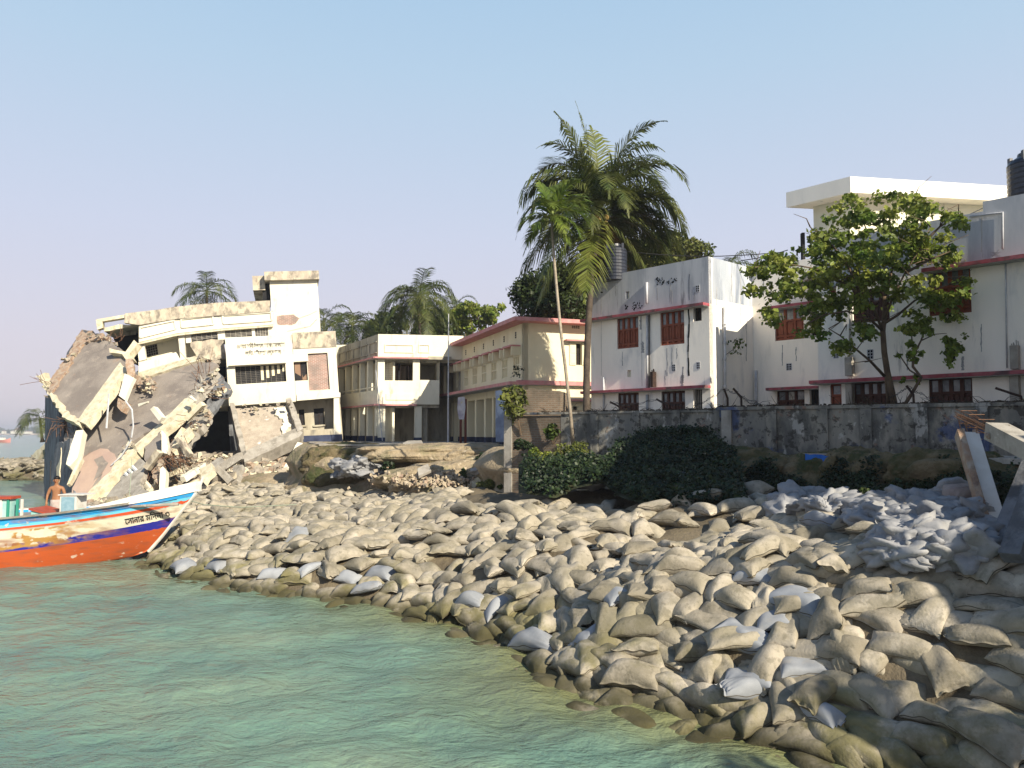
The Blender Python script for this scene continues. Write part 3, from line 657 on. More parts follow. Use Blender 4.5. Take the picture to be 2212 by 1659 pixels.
for F_, x, y0, y1, w in ((FA, 1452, 750, 800, .05), (FA, 1441, 752, 812, .04), (FA, 1462, 752, 775, .04), (FA, 1475, 792, 828, .07), (FA, 1474, 810, 834, .12), (FA, 1437, 800, 832, .03), (FA, 1384, 683, 712, .08), (FA, 1388, 738, 762, .12), (FA, 1448, 605, 652, .04), (FA, 1420, 622, 648, .03), (FA, 1500, 632, 650, .03), (FA, 1330, 616, 640, .03), (FA, 1345, 760, 790, .03), (FC2, 1990, 590, 640, .03), (FC2, 2120, 700, 760, .03), (FC2, 1960, 770, 800, .05), (FC2, 2080, 770, 800, .06), (FC1, 1690, 745, 790, .04), (FC1, 1720, 750, 780, .04), (FB, 1580, 590, 640, .05), (FB, 1600, 600, 700, .04), (FB, 1548, 620, 660, .05), (FB, 1612, 700, 780, .04), (FC1, 1650, 600, 640, .05), (FC1, 1705, 590, 630, .04), (FC2, 2150, 545, 552, .2)):
    crack(F_, [(x, y0), (x + r8.uniform(-1, 1), (y0 + y1) / 2), (x, y1)], w, wb, M_drip, .003)
# black mould growths on the parapet
for x0, x1, y0, y1, n in ((1416, 1432, 600, 616, 22), (1433, 1436, 607, 613, 4), (1440, 1445, 606, 612, 5), (1450, 1462, 600, 611, 12), (1366, 1388, 650, 672, 26), (1350, 1358, 660, 670, 7), (1297, 1302, 622, 632, 4)):
    b = MB()
    for _ in range(n):
        u, v = FA.uv(rnd.uniform(x0, x1), rnd.uniform(y0, y1)); s_ = rnd.uniform(.015, .05)
        q = [(u + s_ * rnd.uniform(.5, 1) * math.cos(a), v + s_ * 1.3 * rnd.uniform(.5, 1) * math.sin(a)) for a in (0, 1, 2, 3, 4, 5)]; b.prism(FA, q, .001, .005 + rnd.uniform(0, .006))
    b.obj('mould_stain', M_dark, wb)
# water tanks
def tank(name, c, r, h, label):
    t = empty(name, c, label, 'water tank'); b = MB(); pr = [(r * .96, 0)]
    n = 9
    for k in range(n):
        z = h * .80 * k / n; pr += [(r, z + .02), (r, z + h * .8 / n * .62), (r * .965, z + h * .8 / n * .72), (r * .965, z + h * .8 / n * .92)]
    pr += [(r, h * .80), (r * .93, h * .86), (r * .62, h * .93), (r * .55, h * .94), (r * .52, h), (r * .30, h * 1.015)]
    b.lathe(Vector(c), pr, 28); b.obj('tank_body', M_tank, t, smooth=False)
    b = MB()
    for a in range(4): an = a * math.pi / 2 + .7; b.beam(Vector(c) + Vector((math.cos(an) * r * .86, math.sin(an) * r * .86, h * .78)), Vector(c) + Vector((math.cos(an) * r * .86, math.sin(an) * r * .86, h * .99)), .12, .09)
    b.obj('lifting_lug', M_tank, t); return t
p = P(1328, 600, 32.5); tank('water_tank', (p.x, p.y, 10.3), .52, 1.55, 'ribbed black water tank on the flat roof beside the tall coconut palm')
p = P(2228, 418, 22.6); tank('water_tank', (p.x, p.y, 10.45), .60, 1.72, 'tall black water tank cut off by the edge, on the nearest roof corner')

# ---------------- yellow building
cY = P(1131, 900, 40); cY.z = 0; DL = Vector((.331, -.944, 0)); DG = Vector((.944, .331, 0))
FL, FG = Fr(cY, DL), Fr(cY, DG)
yb = empty('yellow_house', (cY.x + 1, cY.y + 5, 3.5), 'two-storey yellow building with pink roof edge and hooded windows', 'building')
YG, YM, YR = 3.45, 6.50, 9.62; LY = 13.7
opsG = [uvr(FG, p) for p in ([(1244, 742), (1256, 742), (1256, 789), (1244, 788)],)]
b = MB(); b.wall(FG, 0, YG, 6.5, YR, opsG, .25); b.obj('end_wall', M_yel, yb)
barred_window(FG, opsG[0], yb, rows=3, cols=3, out=-.18)
for x0, x1 in ((1230, 1243.5), (1256.5, 1270)):
    r = uvr(FG, [(x0, 742), (x1, 742), (x1, 789), (x0, 788)]); b = MB(); b.rect(FG, *r, .004, .05); u0, v0, u1, v1 = r
    for f in ((.08, .45), (.55, .92)): b.rect(FG, u0 + .06, v0 + (v1 - v0) * f[0], u1 - .06, v0 + (v1 - v0) * f[1], .051, .065)
    b.obj('shutter', M_yel, yb)
canopy(FG, FG.uv(1219, 732)[0], FG.uv(1275, 732)[0], FG.uv(1219, 737)[1], .35, yb, M_pinkl, th=.08, name='window_hood')
canopy(FG, -.4, 6.5, YM - .06, .30, yb, M_pinkl, th=.22)
vent(FG, uvr(FG, [(1235, 700), (1252, 700), (1252, 710), (1235, 710)]), yb, 3, 4, M_yel)
# upper long face: recessed openings with hoods
ops = []; wins = []
for k in range(7):
    u = -1.0 - k * 1.9; ops.append((u - .55, 6.95, u + .35, 8.05)); 
b = MB(); b.wall(FL, -LY, YM + .1, 0, YR, ops, .25); b.obj('wall', M_yel, yb)
for k, r in enumerate(ops):
    b = MB(); u0, v0, u1, v1 = r; w = (u1 - u0) / 3; b.rect(FL, u0, v0, u1, v1, -.2, -.1)
    for j in range(4): b.rect(FL, u0 + j * w - .03 * (j > 0), v0, u0 + j * w + .03, v1, -.1, -.03)
    for v in (v0, (v0 + v1) / 2, v1 - .08): b.rect(FL, u0 + .031, v, u1 - .031, v + .07, -.1, -.034)
    o = b.obj('window', M_yel, yb)
    b = MB(); b.rect(FL, u0 - .22, v1 + .40, u1 + .22, v1 + .48, .003, .55); b.obj('window_hood', M_pinkl, yb)
    for uu in (u0 - .2, u1 + .1): b = MB(); b.rect(FL, uu, v1 - .05, uu + .1, v1 + .40, .003, .5); b.obj('hood_bracket', M_yel, yb)
    vent(FL, (u0 + .25, 8.95, u0 + .5, 9.3), yb, 3, 1, M_yel)
# eaves slab with pink edge
fo = [cY + DL * .75 - DG * .75, cY + DL * .75 + DG * 7, cY - DL * LY + DG * 7, cY - DL * LY - DG * .75]
b = MB(); b.prism(Z0, [(p.x, p.y) for p in fo], YR + .001, YR + .20); b.obj('roof', M_pinkl, yb)
canopy(FL, -LY - 5.6, .4, YM - .08, .9, yb, M_pinkl, th=.16)
# ground floor arcade
b = MB(); b.wall(FL, -LY - 5, 3.45, 0, YM + .08, [(-u - .5, 3.6 if k % 2 else 4.5, -u + .45, 5.6) for k, u in enumerate((1.4, 3.2, 5.4, 7.6, 9.8, 12.0, 14.2, 16.4))], .2, out=-1.6); b.obj('ground_floor_wall', M_yel, yb)
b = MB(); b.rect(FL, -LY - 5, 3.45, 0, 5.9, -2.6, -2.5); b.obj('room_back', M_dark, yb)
b = MB(); b.rect(FL, -LY - 5, 6.0, 0, YM - .09, -.25, -.05); b.obj('lintel_beam', M_yel, yb)
for k, u in enumerate((.15, 1.55, 3.5, 5.0, 6.5, 8.4, 10.3, 12.2, 14.2, 16.3, 18.3)):
    w = .32 if k != 1 else .12
    b = MB(); b.rect(FL, -u - w, 3.75, -u, 5.999, -.55, -.02); o = b.obj('pillar', M_yel, yb); k2 = MB(); k2.rect(FL, -u - w - .01, 3.35, -u + .01, 3.749, -.56, -.01); k2.obj('plinth', M_navy, o)
b = MB(); b.wall(FG, 0, 3.35, 6.5, YM - .1, (), .25, out=-.3); b.rect(FL, -LY, YM - .3, -.25, YM - .09, -1.6, -.26); b.obj('floor_slab', M_yel, yb)
b = MB(); b.wall(Fr(cY + DG * 6.9, DG.cross(Vector((0, 0, 1))) * 0 + -DL), 0, 3.35, LY, YR, (), .2); b.wall(Fr(cY - DL * LY + DG * 6.9, -DG), 0, 3.35, 6.9, YR, (), .2); b.obj('rear_wall', M_yel, yb)
# lower far bay of the yellow building
FL2 = FL.off(.6)
b = MB(); b.wall(FL2, -LY - 6, YM + .1, -LY - .3, 9.05, [(-LY - 2.6, 6.95, -LY - 1.5, 8.1)], .2); b.obj('wall', M_yel, yb)
b = MB(); b.rect(FL2, -LY - 2.6, 6.95, -LY - 1.5, 8.1, -.2, -.08); 
for j in range(4): b.rect(FL2, -LY - 2.6 + j * .35, 6.95, -LY - 2.54 + j * .35, 8.1, -.08, -.02)
b.obj('window', M_yel, yb)
b = MB(); q = [FL2.p(u, 0, n) for u, n in ((-LY + .2, .7), (-LY + .2, -3), (-LY - 6.5, -3), (-LY - 6.5, .7))]; b.prism(Z0, [(p.x, p.y) for p in q], 9.051, 9.22); b.obj('roof', M_pinkl, yb)
b = MB(); b.rect(FL2, -LY - 3.6, 8.35, -LY - 1.2, 8.45, .003, .5); b.obj('window_hood', M_pinkl, yb)
b = MB(); b.rect(FG, 4.2, 8.6, 6.0, 9.62 + 1.0, -5.2, -3.4); b.obj('roof_box', M_white, yb)
# low yellow outbuilding seen between the brick hut and the palm
lo_ = empty('low_outbuilding', P(1245, 950, 36.5), 'low sunlit yellow outbuilding with a pink ledge, seen between brick hut and palm trunk', 'building')
FO = Fr(P(1205, 940, 37) * Vector((1, 1, 0)) if False else Vector((P(1205, 940, 37).x, 37, 0)), DG)
b = MB(); b.wall(FO, 0, 3.2, 4.4, FO.uv(1230, 858)[1], [uvr(FO, [(1238, 878), (1247, 878), (1247, 886), (1238, 886)])], .25); b.obj('wall', M_yel, lo_)
r = uvr(FO, [(1238, 878), (1247, 878), (1247, 886), (1238, 886)]); barred_window(FO, r, lo_, rows=2, cols=2)
canopy(FO, -.2, 4.4, FO.uv(1230, 867)[1], .3, lo_, M_pinkl, th=.1)
canopy(FO, 0.0, 4.4, FO.uv(1230, 867)[1] - .9, .02, lo_, M_yel, th=.05)

# ---------------- middle building with open galleries
cM = P(815, 900, 50); cM.z = 0; DF = Vector((.985, .17, 0)).normalized(); DS = Vector((.47, -.883, 0)).normalized()
FM, FS = Fr(cM, DF), Fr(cM, DS)
mb_ = empty('gallery_building', (cM.x + 2, cM.y + 4, 3.4), 'two-storey cream building with open galleries and a parapet, between the sign block and yellow building', 'building')
MG, Z1, Z2, Z3 = 3.4, 5.72, 8.75, 10.3
def rM(x0, y0, x1, y1, F=None, out=0): return uvr(F or FM, [(x0, y0), (x1, y0), (x1, y1), (x0, y1)], out)
r1, r2 = rM(831, 772, 892, 822), rM(907, 772, 949, 821)
uE = FM.uv(949, 850)[0]; uR = FM.uv(1001, 730)[0]
b = MB(); b.wall(FM, 0, Z1 + .1, uE, Z2, [(r1[0], r1[1], r1[2], Z2 - .05), (r2[0], r2[1], uE - .01, Z2 - .05)], .3); b.obj('gallery_wall', M_cream, mb_)
b = MB(); b.wall(FM, 0, Z2 + .001, uR, Z3, [], .3)
for x0, x1 in ((833, 891), (906, 926)):
    a = rM(x0, 746, x1, 760); b.rect(FM, a[0], a[3], a[2], a[3] + .06, .002, .06); b.rect(FM, a[0], a[1] - .06, a[2], a[1], .002, .06); b.rect(FM, a[0] - .06, a[1] - .06, a[0], a[3] + .06, .002, .06); b.rect(FM, a[2], a[1] - .06, a[2] + .06, a[3] + .06, .002, .06)
b.obj('parapet', M_cream, mb_)
b = MB(); a = rM(834, 851, 892, 864); b.rect(FM, *a, .002, .05); b.obj('spandrel_panel', M_cream, mb_)
canopy(FM, -.2, FM.uv(925, 775)[0], Z2 - .02, .35, mb_, M_pinkl, th=.10); canopy(FM, -.2, FM.uv(900, 875)[0], Z1, .3, mb_, M_pinkl, th=.10)
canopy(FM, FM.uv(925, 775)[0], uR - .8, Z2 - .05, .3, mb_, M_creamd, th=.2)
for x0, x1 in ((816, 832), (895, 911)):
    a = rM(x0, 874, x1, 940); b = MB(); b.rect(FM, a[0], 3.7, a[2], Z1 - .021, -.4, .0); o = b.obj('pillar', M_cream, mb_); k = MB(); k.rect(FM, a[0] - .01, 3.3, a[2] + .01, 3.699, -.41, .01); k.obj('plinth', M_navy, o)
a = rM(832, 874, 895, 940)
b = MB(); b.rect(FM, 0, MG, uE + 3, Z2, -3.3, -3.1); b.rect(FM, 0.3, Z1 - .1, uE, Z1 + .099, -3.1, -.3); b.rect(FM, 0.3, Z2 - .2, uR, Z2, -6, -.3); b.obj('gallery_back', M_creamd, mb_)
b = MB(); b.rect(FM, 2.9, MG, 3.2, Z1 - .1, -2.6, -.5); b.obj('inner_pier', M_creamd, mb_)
o = barred_window(FM, (r1[0] + .02, r1[1] + .0, r1[2] - .02, Z2 - .06), mb_, rows=12, cols=7, out=-.3, name='gallery_grille', bar=.006)
# the big grille has no backing: remove the dark sheet and keep the bars
me = o.data; me.clear_geometry()
for s_ in range(4):
    u = r1[0] + .2 + s_ * .42; b = MB(); b.prism(FM, [(u, r1[1]), (u + .3, r1[1]), (u + .3, r1[1] + 1.05 - s_ * .0)], -3.09, -3.05)
pd = MB(); pd.rect(FM, r1[2] - .3, r1[1], r1[2] - .05, Z2 - .1, -3.05, -3.0); pd.obj('inner_door', M_dark, mb_)
# left face
LS = 11.0
vs_ = MG
b = MB(); b.rect(FS, -LS, Z2 + .001, 0, Z3, -.3, 0); 
for k in range(6):
    u0 = -LS + .3 + k * 1.82; b.rect(FS, u0, Z2 + .35, u0 + 1.4, Z2 + .42, .002, .07); b.rect(FS, u0, Z2 + 1.05, u0 + 1.4, Z2 + 1.12, .002, .07); b.rect(FS, u0 - .07, Z2 + .35, u0, Z2 + 1.12, .002, .07)
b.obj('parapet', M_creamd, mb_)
b = MB(); b.rect(FS, -LS, Z1 + .1, 0, 6.75, -.3, 0); b.rect(FS, -LS, 6.9, 0, 6.98, .0, .04); b.obj('spandrel_wall', M_cream, mb_)
canopy(FS, -LS, .2, Z2 - .02, .35, mb_, M_pinkl, th=.10); canopy(FS, -LS + 3.0, .2, Z1, .3, mb_, M_pinkl, th=.10)
for k in range(7):
    u0 = -LS + .2 + k * 1.72; b = MB(); b.rect(FS, u0, 6.75, u0 + .3, Z2 - .021, -.32, .02); b.obj('pillar', M_cream, mb_)
    b = MB(); b.rect(FS, u0, 3.8, u0 + .34, Z1 - .001, -.32, .02); o = b.obj('pillar', M_cream, mb_); k_ = MB(); k_.rect(FS, u0 - .01, 3.3, u0 + .35, 3.799, -.33, .03); k_.obj('plinth', M_navy, o)
b = MB(); b.wall(FS, -LS, MG, 0, Z2, [(-LS + 1 + k * 1.72, 7.0, -LS + 1.7 + k * 1.72, 8.3) for k in range(5)], .15, out=-1.0); b.obj('inner_wall', M_cream, mb_)
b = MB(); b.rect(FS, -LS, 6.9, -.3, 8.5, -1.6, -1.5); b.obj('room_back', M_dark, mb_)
b = MB(); q = [FS.p(-LS, 0, -.3), FS.p(-.3, 0, -.3), FM.p(uR, 0, -.3), FM.p(uR, 0, -11)]; b.prism(Z0, [(p.x, p.y) for p in q], 9.3, 9.5); b.obj('roof', M_conc, mb_)
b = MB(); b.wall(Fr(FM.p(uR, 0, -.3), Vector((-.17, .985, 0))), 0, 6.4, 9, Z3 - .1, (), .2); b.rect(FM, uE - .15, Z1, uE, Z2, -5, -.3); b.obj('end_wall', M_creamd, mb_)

# ---------------- link wing between sign block and gallery building
lk = empty('link_wing', P(752, 955, 60), 'low cream link wing with a cracked wall, behind the gap beside the sign block', 'building')
FK = Fr(Vector((P(700, 900, 58).x, 58, 0)), (1, 0.0, 0))
kz = lambda y: FK.uv(750, y)[1]
uk = lambda x: FK.uv(x, 850)[0]
b = MB(); b.wall(FK, uk(700), 3.1, uk(800), kz(745), [(uk(727), kz(850), uk(745), kz(798)), (uk(750), kz(850), uk(757), kz(800))], .3); b.obj('wall', M_cream, lk)
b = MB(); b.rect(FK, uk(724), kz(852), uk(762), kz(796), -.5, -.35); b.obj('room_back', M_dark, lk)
b = MB(); b.rect(FK, uk(700), 3.05, uk(800), kz(944), .002, .06); b.obj('plinth', M_navy, lk)
canopy(FK, uk(726), uk(800), kz(795), .4, lk, M_pinkl, th=.14); b = MB(); b.rect(FK, uk(726), kz(862), uk(775), kz(852), .002, .7); b.obj('balcony_slab', M_creamd, lk)
crack(FK, [(770, 862), (772, 905), (774, 918), (762, 930), (745, 943)], .05, lk, out=.01)
# ------------------------------------------------------------------ sign block and the collapsed wing
M_wcream = mat('pale_cream_paint', (.80, .76, .65), (.72, .68, .56), .8, bump=.12, stains=[((.40, .36, .29), 1.7, .56, .72, 3, .7), ((.16, .14, .12), 3.0, .64, .74, 3, .6)], zstretch=3)  # the hospital's own cream paint with random stains
M_wthr = mat('blackened_cream_parapet', (.62, .55, .42), (.42, .36, .29), 2.4, bump=.3, stains=[((.16, .14, .12), 2.6, .47, .62, 1.5, .8)], zstretch=2)
M_slab = mat('grey_brown_roof_slab', (.32, .28, .245), (.22, .19, .17), .7, bump=.5, bscale=10, bdist=.05, stains=[((.36, .31, .26), 1.6, .55, .72, 1, .7), ((.34, .17, .10), 1.1, .60, .72, 1, .55)])
M_slabp = mat('pinkish_screed', (.50, .37, .30), (.43, .31, .26), 1.0, bump=.2)
M_brk = mat('broken_brick_edge', (.38, .25, .17), (.46, .38, .30), 5, bump=.9, bscale=9, bdist=.08, stains=[((.14, .09, .07), 3, .52, .66, 1, .8)])
M_shade = mat('shade_toned_plaster', (.22, .23, .25), (.13, .135, .15), 1.2, bump=.6, bscale=6, bdist=.08, stains=[((.06, .06, .065), 1.8, .5, .64, 2, .8)], zstretch=3)  # plaster darkened and cooled to put shade into the colour
hb = empty('collapsed_building', P(600, 957, 52), 'collapsed cream hospital block leaning over the river with its name painted on the front', 'building')
ro = R(4.6)
YW = R(16)
FQ = Fr(P(500, 955, 50), (math.cos(ro) * math.cos(YW), math.cos(ro) * math.sin(YW), math.sin(ro)), (-math.sin(ro), 0, math.cos(ro)))
# name panel block
o_ = uvr(FQ, [(484, 731), (628, 721), (641, 866), (497, 878)]); w_ = uvr(FQ, [(507, 792), (616, 785), (619, 823), (510, 831)])
b = MB(); b.wall(FQ, *o_, [w_], .35); b.rect(FQ, w_[0] - .35, w_[3] + .02, w_[2] + .05, w_[3] + .10, .003, .35); b.obj('front_wall', M_wcream, hb)
barred_window(FQ, w_, hb, rows=10, cols=10, out=-.3, m=M_conc, bar=.005)
b = MB()
for k in range(5): u = w_[0] + 1.55 + k * .34; b.rect(FQ, u, w_[1] + .2 + k * .12, u + .17, w_[3] - .05, -.295, -.285)
b.obj('curtain_strip', M_yel, hb)
b = MB(); b.rect(FQ, o_[0] + .001, o_[1], o_[0] + .3, o_[3] - .01, -6, -.351); b.rect(FQ, o_[2] - .3, o_[1], o_[2] - .001, o_[3] - .01, -6, -.351); b.rect(FQ, o_[0] + .31, o_[1] + .01, o_[2] - .31, o_[1] + .2, -6, -.352); b.rect(FQ, o_[0], o_[3] - .2, o_[2], o_[3] - .02, -6, -.353); b.obj('block_walls', M_wcream, hb)
# right bay
p0 = uvr(FQ, [(628, 721), (721, 719), (722, 745), (630, 749)])
F2 = FQ.off(-.25)
bay = uvr(F2, [(630, 723), (722, 718), (734, 858), (641, 866)])
wn_ = uvr(F2, [(634, 783), (663, 781), (665, 821), (637, 823)]); bp_ = uvr(F2, [(663, 764), (707, 762), (713, 841), (668, 844)])
b = MB(); b.wall(F2, bay[0], bay[1], bay[2], bay[3] - .95, [wn_, bp_], .3); b.rect(F2, wn_[0] - .1, wn_[3] + .02, wn_[2] + .1, wn_[3] + .5, .003, .12); b.obj('wall', M_wcream, hb)
b = MB(); b.rect(F2, bay[0] + .01, bay[3] - .949, bay[2] + .05, bay[3] + .1, -.3, .06); b.obj('parapet', M_wthr, hb)
b = MB(); b.rect(F2, *bp_, -.28, -.16); b.obj('brick_panel', M_brickp, hb)
o = barred_window(F2, wn_, hb, rows=2, cols=2, out=-.2, m=M_browndk); 
pane = MB(); u0, v0, u1, v1 = wn_
pane.prism(F2, [(u0 + .05, v0 + .55), (u0 + .4, v0 + .3), (u0 + .42, v1 - .05), (u0 + .05, v1 - .05)], -.185, -.18); pane.prism(F2, [(u0 + .5, v0 + .05), (u1 - .05, v0 + .05), (u1 - .05, v0 + .45), (u1 - .3, v0 + .2), (u0 + .5, v0 + .5)], -.185, -.18)
pane.obj('broken_pane', mat('brown_window_film', (.28, .18, .12), rough=.3, bump=0), o)
pr = uvr(F2, [(709, 745), (722, 745), (738, 957), (725, 957)])
b = MB(); b.prism(F2, [F2.uv(721, 722), F2.uv(723, 722), F2.uv(738, 945), F2.uv(721, 945)], -.5, .02); b.obj('pillar', M_wcream, hb)
b = MB(); b.prism(F2, [F2.uv(*q) for q in ((641, 866), (735, 858), (735, 848), (641, 852))], .003, .10); b.obj('floor_beam', M_wcream, hb)
F3 = FQ.off(-1.6); gw = uvr(F3, [(640, 862), (728, 858), (735, 958), (650, 963)])
ow = [uvr(F3, [(644, 885), (657, 884), (659, 918), (648, 919)]), uvr(F3, [(677, 882), (699, 882), (702, 917), (680, 918)])]
b = MB(); b.wall(F3, gw[0] - .3, gw[1] - .5, gw[2] + .2, gw[3], ow, .25); b.obj('porch_wall', M_creamd, hb)
for r in ow: barred_window(F3, r, hb, rows=2, cols=2, out=-.15); k = MB(); k.rect(F3, r[0] - .1, r[1] - .12, r[2] + .1, r[1] - .01, .003, .12); k.obj('sill', M_creamd, hb)
b = MB(); b.prism(F2, [F2.uv(*q) for q in ((645, 942), (739, 938), (741, 962), (646, 964))], -1.2, .06); b.obj('plinth', M_navy, hb)
b = MB(); b.prism(F2, [F2.uv(*q) for q in ((645, 930), (721, 926), (721, 941), (645, 944))], -.3, .0); b.obj('dado', M_creamd, hb)
b = MB(); b.rect(F2, bay[0], bay[1], bay[2], bay[1] + .2, -5, -.301); b.rect(F2, bay[2] - .3, bay[1] - 3, bay[2] - .01, bay[3] - 1, -6, -.51); b.rect(F2, bay[0], bay[3] - 1.0, bay[2], bay[3] - .8, -6, -.302); b.obj('floor_slab', M_creamd, hb)
# stair tower
F4 = FQ.off(-2.2)
tw = uvr(F4, [(583, 606), (686, 604), (692, 721), (589, 724)])
b = MB(); b.rect(F4, *tw[:3], tw[3], -4.5, 0); b.obj('stair_tower', M_wcream, hb)
b = MB(); cp = uvr(F4, [(571, 587), (689, 584), (689, 602), (571, 606)], .4); b.rect(F4, cp[0], cp[1], cp[2], cp[3], -5.4, .4); b.rect(F4, cp[0] - .8, cp[1] - .5, cp[0] - .001, cp[3] - .1, -5.4, -.4); b.obj('tower_cap', M_wthr, hb)
b = MB(); b.prism(F4, [F4.uv(*q) for q in ((566, 612), (583, 610), (583, 650), (567, 650))], -2.5, -.6); b.obj('stair_door', M_dark, hb)
b = MB(); rough_edge(b, [F4.uv(*q) for q in ((600, 683), (632, 678), (648, 690), (640, 700), (600, 702))], 0, F4, .001, .012, .3, .08); b.obj('bare_brick_patch', M_brickp, hb)
crack(F4, [(640, 690), (668, 680), (684, 672)], .04, hb, M_conc, .006); crack(F4, [(684, 690), (670, 705), (620, 716)], .05, hb, M_conc, .006)
# upper storey of the collapsed wing, bowed and sagging to the left
F5 = FQ.off(-1.0)
def poly(name, pts, o0, o1, m, F=None, amp=0, parent=None, seg=.35, thg=None):
    F = F or F5; b = MB(); q = [F.uv(*p, out=max(o0, o1)) for p in pts]
    if amp: rough_edge(b, q, 0, F, o0, o1, seg, amp)
    else: b.prism(F, q, o0, o1)
    return b.obj(name, m, parent if parent is not None else hb)
poly('upper_parapet', [(270, 677), (340, 669), (375, 663), (465, 654), (583, 649), (583, 673), (553, 675), (465, 682), (380, 689), (300, 702), (268, 697)], -.25, .25, M_wthr)
poly('fascia', [(300, 703), (380, 690), (465, 683), (553, 676), (590, 673), (590, 701), (553, 704), (485, 709), (382, 720), (300, 739)], -.3, .1, M_wcream)
for pts in ([(303, 708), (378, 693), (380, 711), (303, 730)], [(392, 690), (460, 683), (462, 701), (393, 708)], [(481, 682), (586, 675), (587, 693), (483, 700)]):
    q = [F5.uv(*p) for p in pts]; b = MB()
    for i in range(4):
        a, c = Vector(q[i]), Vector(q[(i + 1) % 4]); d = (c - a).normalized(); n_ = Vector((-d.y, d.x)) * .05; b.prism(F5, [tuple(a - n_), tuple(c - n_), tuple(c + n_), tuple(a + n_)], .101, .19)
    b.obj('fascia_moulding', M_wcream, hb)
poly('roof_edge', [(300, 740), (382, 721), (485, 710), (590, 702), (590, 705), (485, 713.5), (382, 725), (300, 744)], -.9, .35, M_cream_conc)
poly('ceiling', [(225, 708), (300, 700), (590, 672), (590, 676), (300, 706), (225, 714)], -7, -.31, M_creamd)
poly('window_wall', [(300, 744), (382, 725), (485, 713), (590, 705), (592, 735), (485, 742), (430, 775), (382, 790), (312, 812)], -1.5, -1.2, M_cream)
for pts in ([(313, 740), (337, 733), (342, 765), (317, 771)], [(413, 720), (467, 713), (469, 731), (415, 738)], [(486, 713), (542, 709), (544, 726), (487, 730)], [(550, 709), (579, 707), (579, 725), (552, 727)]):
    F6 = F5.off(-1.2) if pts[0][0] < 410 else F5
    q = [F6.uv(*p) for p in pts]; b = MB(); b.prism(F6, q, .001 if F6 is F5 else .002, .03); o = b.obj('window', M_dark, hb); g = MB()
    for k in range(1, 6):
        t = k / 6; a = Vector(q[0]).lerp(Vector(q[3]), t); c = Vector(q[1]).lerp(Vector(q[2]), t); g.prism(F6, [tuple(a - Vector((0, .012))), tuple(c - Vector((0, .012))), tuple(c + Vector((0, .012))), tuple(a + Vector((0, .012)))], .031, .04)
    for k in range(1, 5):
        t = k / 5; a = Vector(q[3]).lerp(Vector(q[2]), t); c = Vector(q[0]).lerp(Vector(q[1]), t); g.prism(F6, [tuple(a - Vector((.012, 0))), tuple(a + Vector((.012, 0))), tuple(c + Vector((.012, 0))), tuple(c - Vector((.012, 0)))], .041, .05)
    g.obj('grille', M_conc, o)
poly('wall', [(400, 722), (412, 720), (414, 740), (402, 741)], -.2, 0, M_wcream); poly('wall', [(469, 713), (485, 711), (487, 733), (471, 735)], -.25, .05, M_wcream); poly('wall', [(543, 708), (550, 708), (552, 728), (545, 729)], -.25, .05, M_wcream); poly('wall', [(579, 706), (592, 705), (593, 728), (580, 728)], -.25, .05, M_wcream)
poly('wall', [(486, 730), (592, 725), (592, 736), (486, 742)], -.3, .05, M_wcream)
poly('column', [(295, 742), (311, 738), (316, 776), (300, 780)], -.35, .05, M_wcream); poly('column', [(384, 721), (398, 719), (402, 778), (390, 778)], -.35, .05, M_wcream)
poly('broken_balcony', [(410, 738), (484, 732), (488, 775), (437, 779), (424, 768), (409, 750)], -.1, .22, M_wthr, amp=.08)
poly('balcony_wall', [(299, 784), (382, 760), (389, 775), (425, 773), (381, 792), (313, 816), (301, 820)], -.3, .15, M_wcream, amp=.07)
poly('open_beam_frame', [(207, 690), (272, 679), (272, 686), (222, 694)], -.5, .1, M_cream_conc); poly('open_beam_frame', [(207, 691), (221, 693), (222, 708), (210, 712)], -.5, .1, M_cream_conc); poly('open_beam_frame', [(228, 707), (272, 700), (290, 704), (225, 716)], -3, -.2, M_cream_conc, amp=.05)
poly('interior_shade_sheet', [(240, 718), (300, 712), (300, 790), (262, 775)], -3.0, -2.6, M_dark); poly('soffit_wall', [(235, 716), (296, 706), (293, 722), (240, 728)], -2.0, -1.8, M_creamd)
poly('interior_shade_sheet', [(425, 770), (500, 768), (512, 985), (395, 985)], -6, -5.6, M_dark); poly('side_wall', [(486, 776), (492, 776), (507, 980), (498, 980)], -6, -1, M_shade)
poly('roof_deck', [(300, 776), (488, 770), (490, 778), (300, 790)], -6, -1.6, M_conc)
poly('floor_slab', [(435, 855), (492, 836), (497, 876), (458, 880), (436, 868)], -5.5, -.3, M_cream_conc, amp=.08)
poly('floor_slab', [(392, 985), (512, 975), (512, 1000), (392, 1010)], -6, -.2, M_conc, amp=.1)

# ---- fallen pieces, each lying in its own plane
def fallen(name, A, B, C, pts, th, m, label, cat='slab', amp=.12, seg=.4, group=None):
    sh_ = -1.7 if A[0] < 495 and cat != 'pipe' and A[2] > 40 and not label.startswith('pale broken beam') else 0
    A, B, C = [(a_[0], a_[1], a_[2] + sh_) for a_ in (A, B, C)]
    F = plane3(A, B, C); b = MB(); q = [F.uv(*p) for p in pts]; c = Vector((sum(a for a, _ in q) / len(q), sum(a for _, a in q) / len(q)))
    rough_edge(b, q, 0, F, -th, 0, seg, amp); base = F.p(c.x, min(a for _, a in q), -th / 2)
    v0 = Vector(base)
    b.v = [tuple(Vector(v) - v0) for v in b.v]
    o = b.obj(name, m); o.location = v0; tag(o, label, cat, group); return o, F
def part_on(o, F, name, pts, o0, o1, m, amp=.05, seg=.35):
    b = MB(); rough_edge(b, [F.uv(*p) for p in pts], 0, F, o0, o1, seg, amp)
    b.v = [tuple(Vector(v) - o.location) for v in b.v]; p = b.obj(name, m); p.parent = o; return p
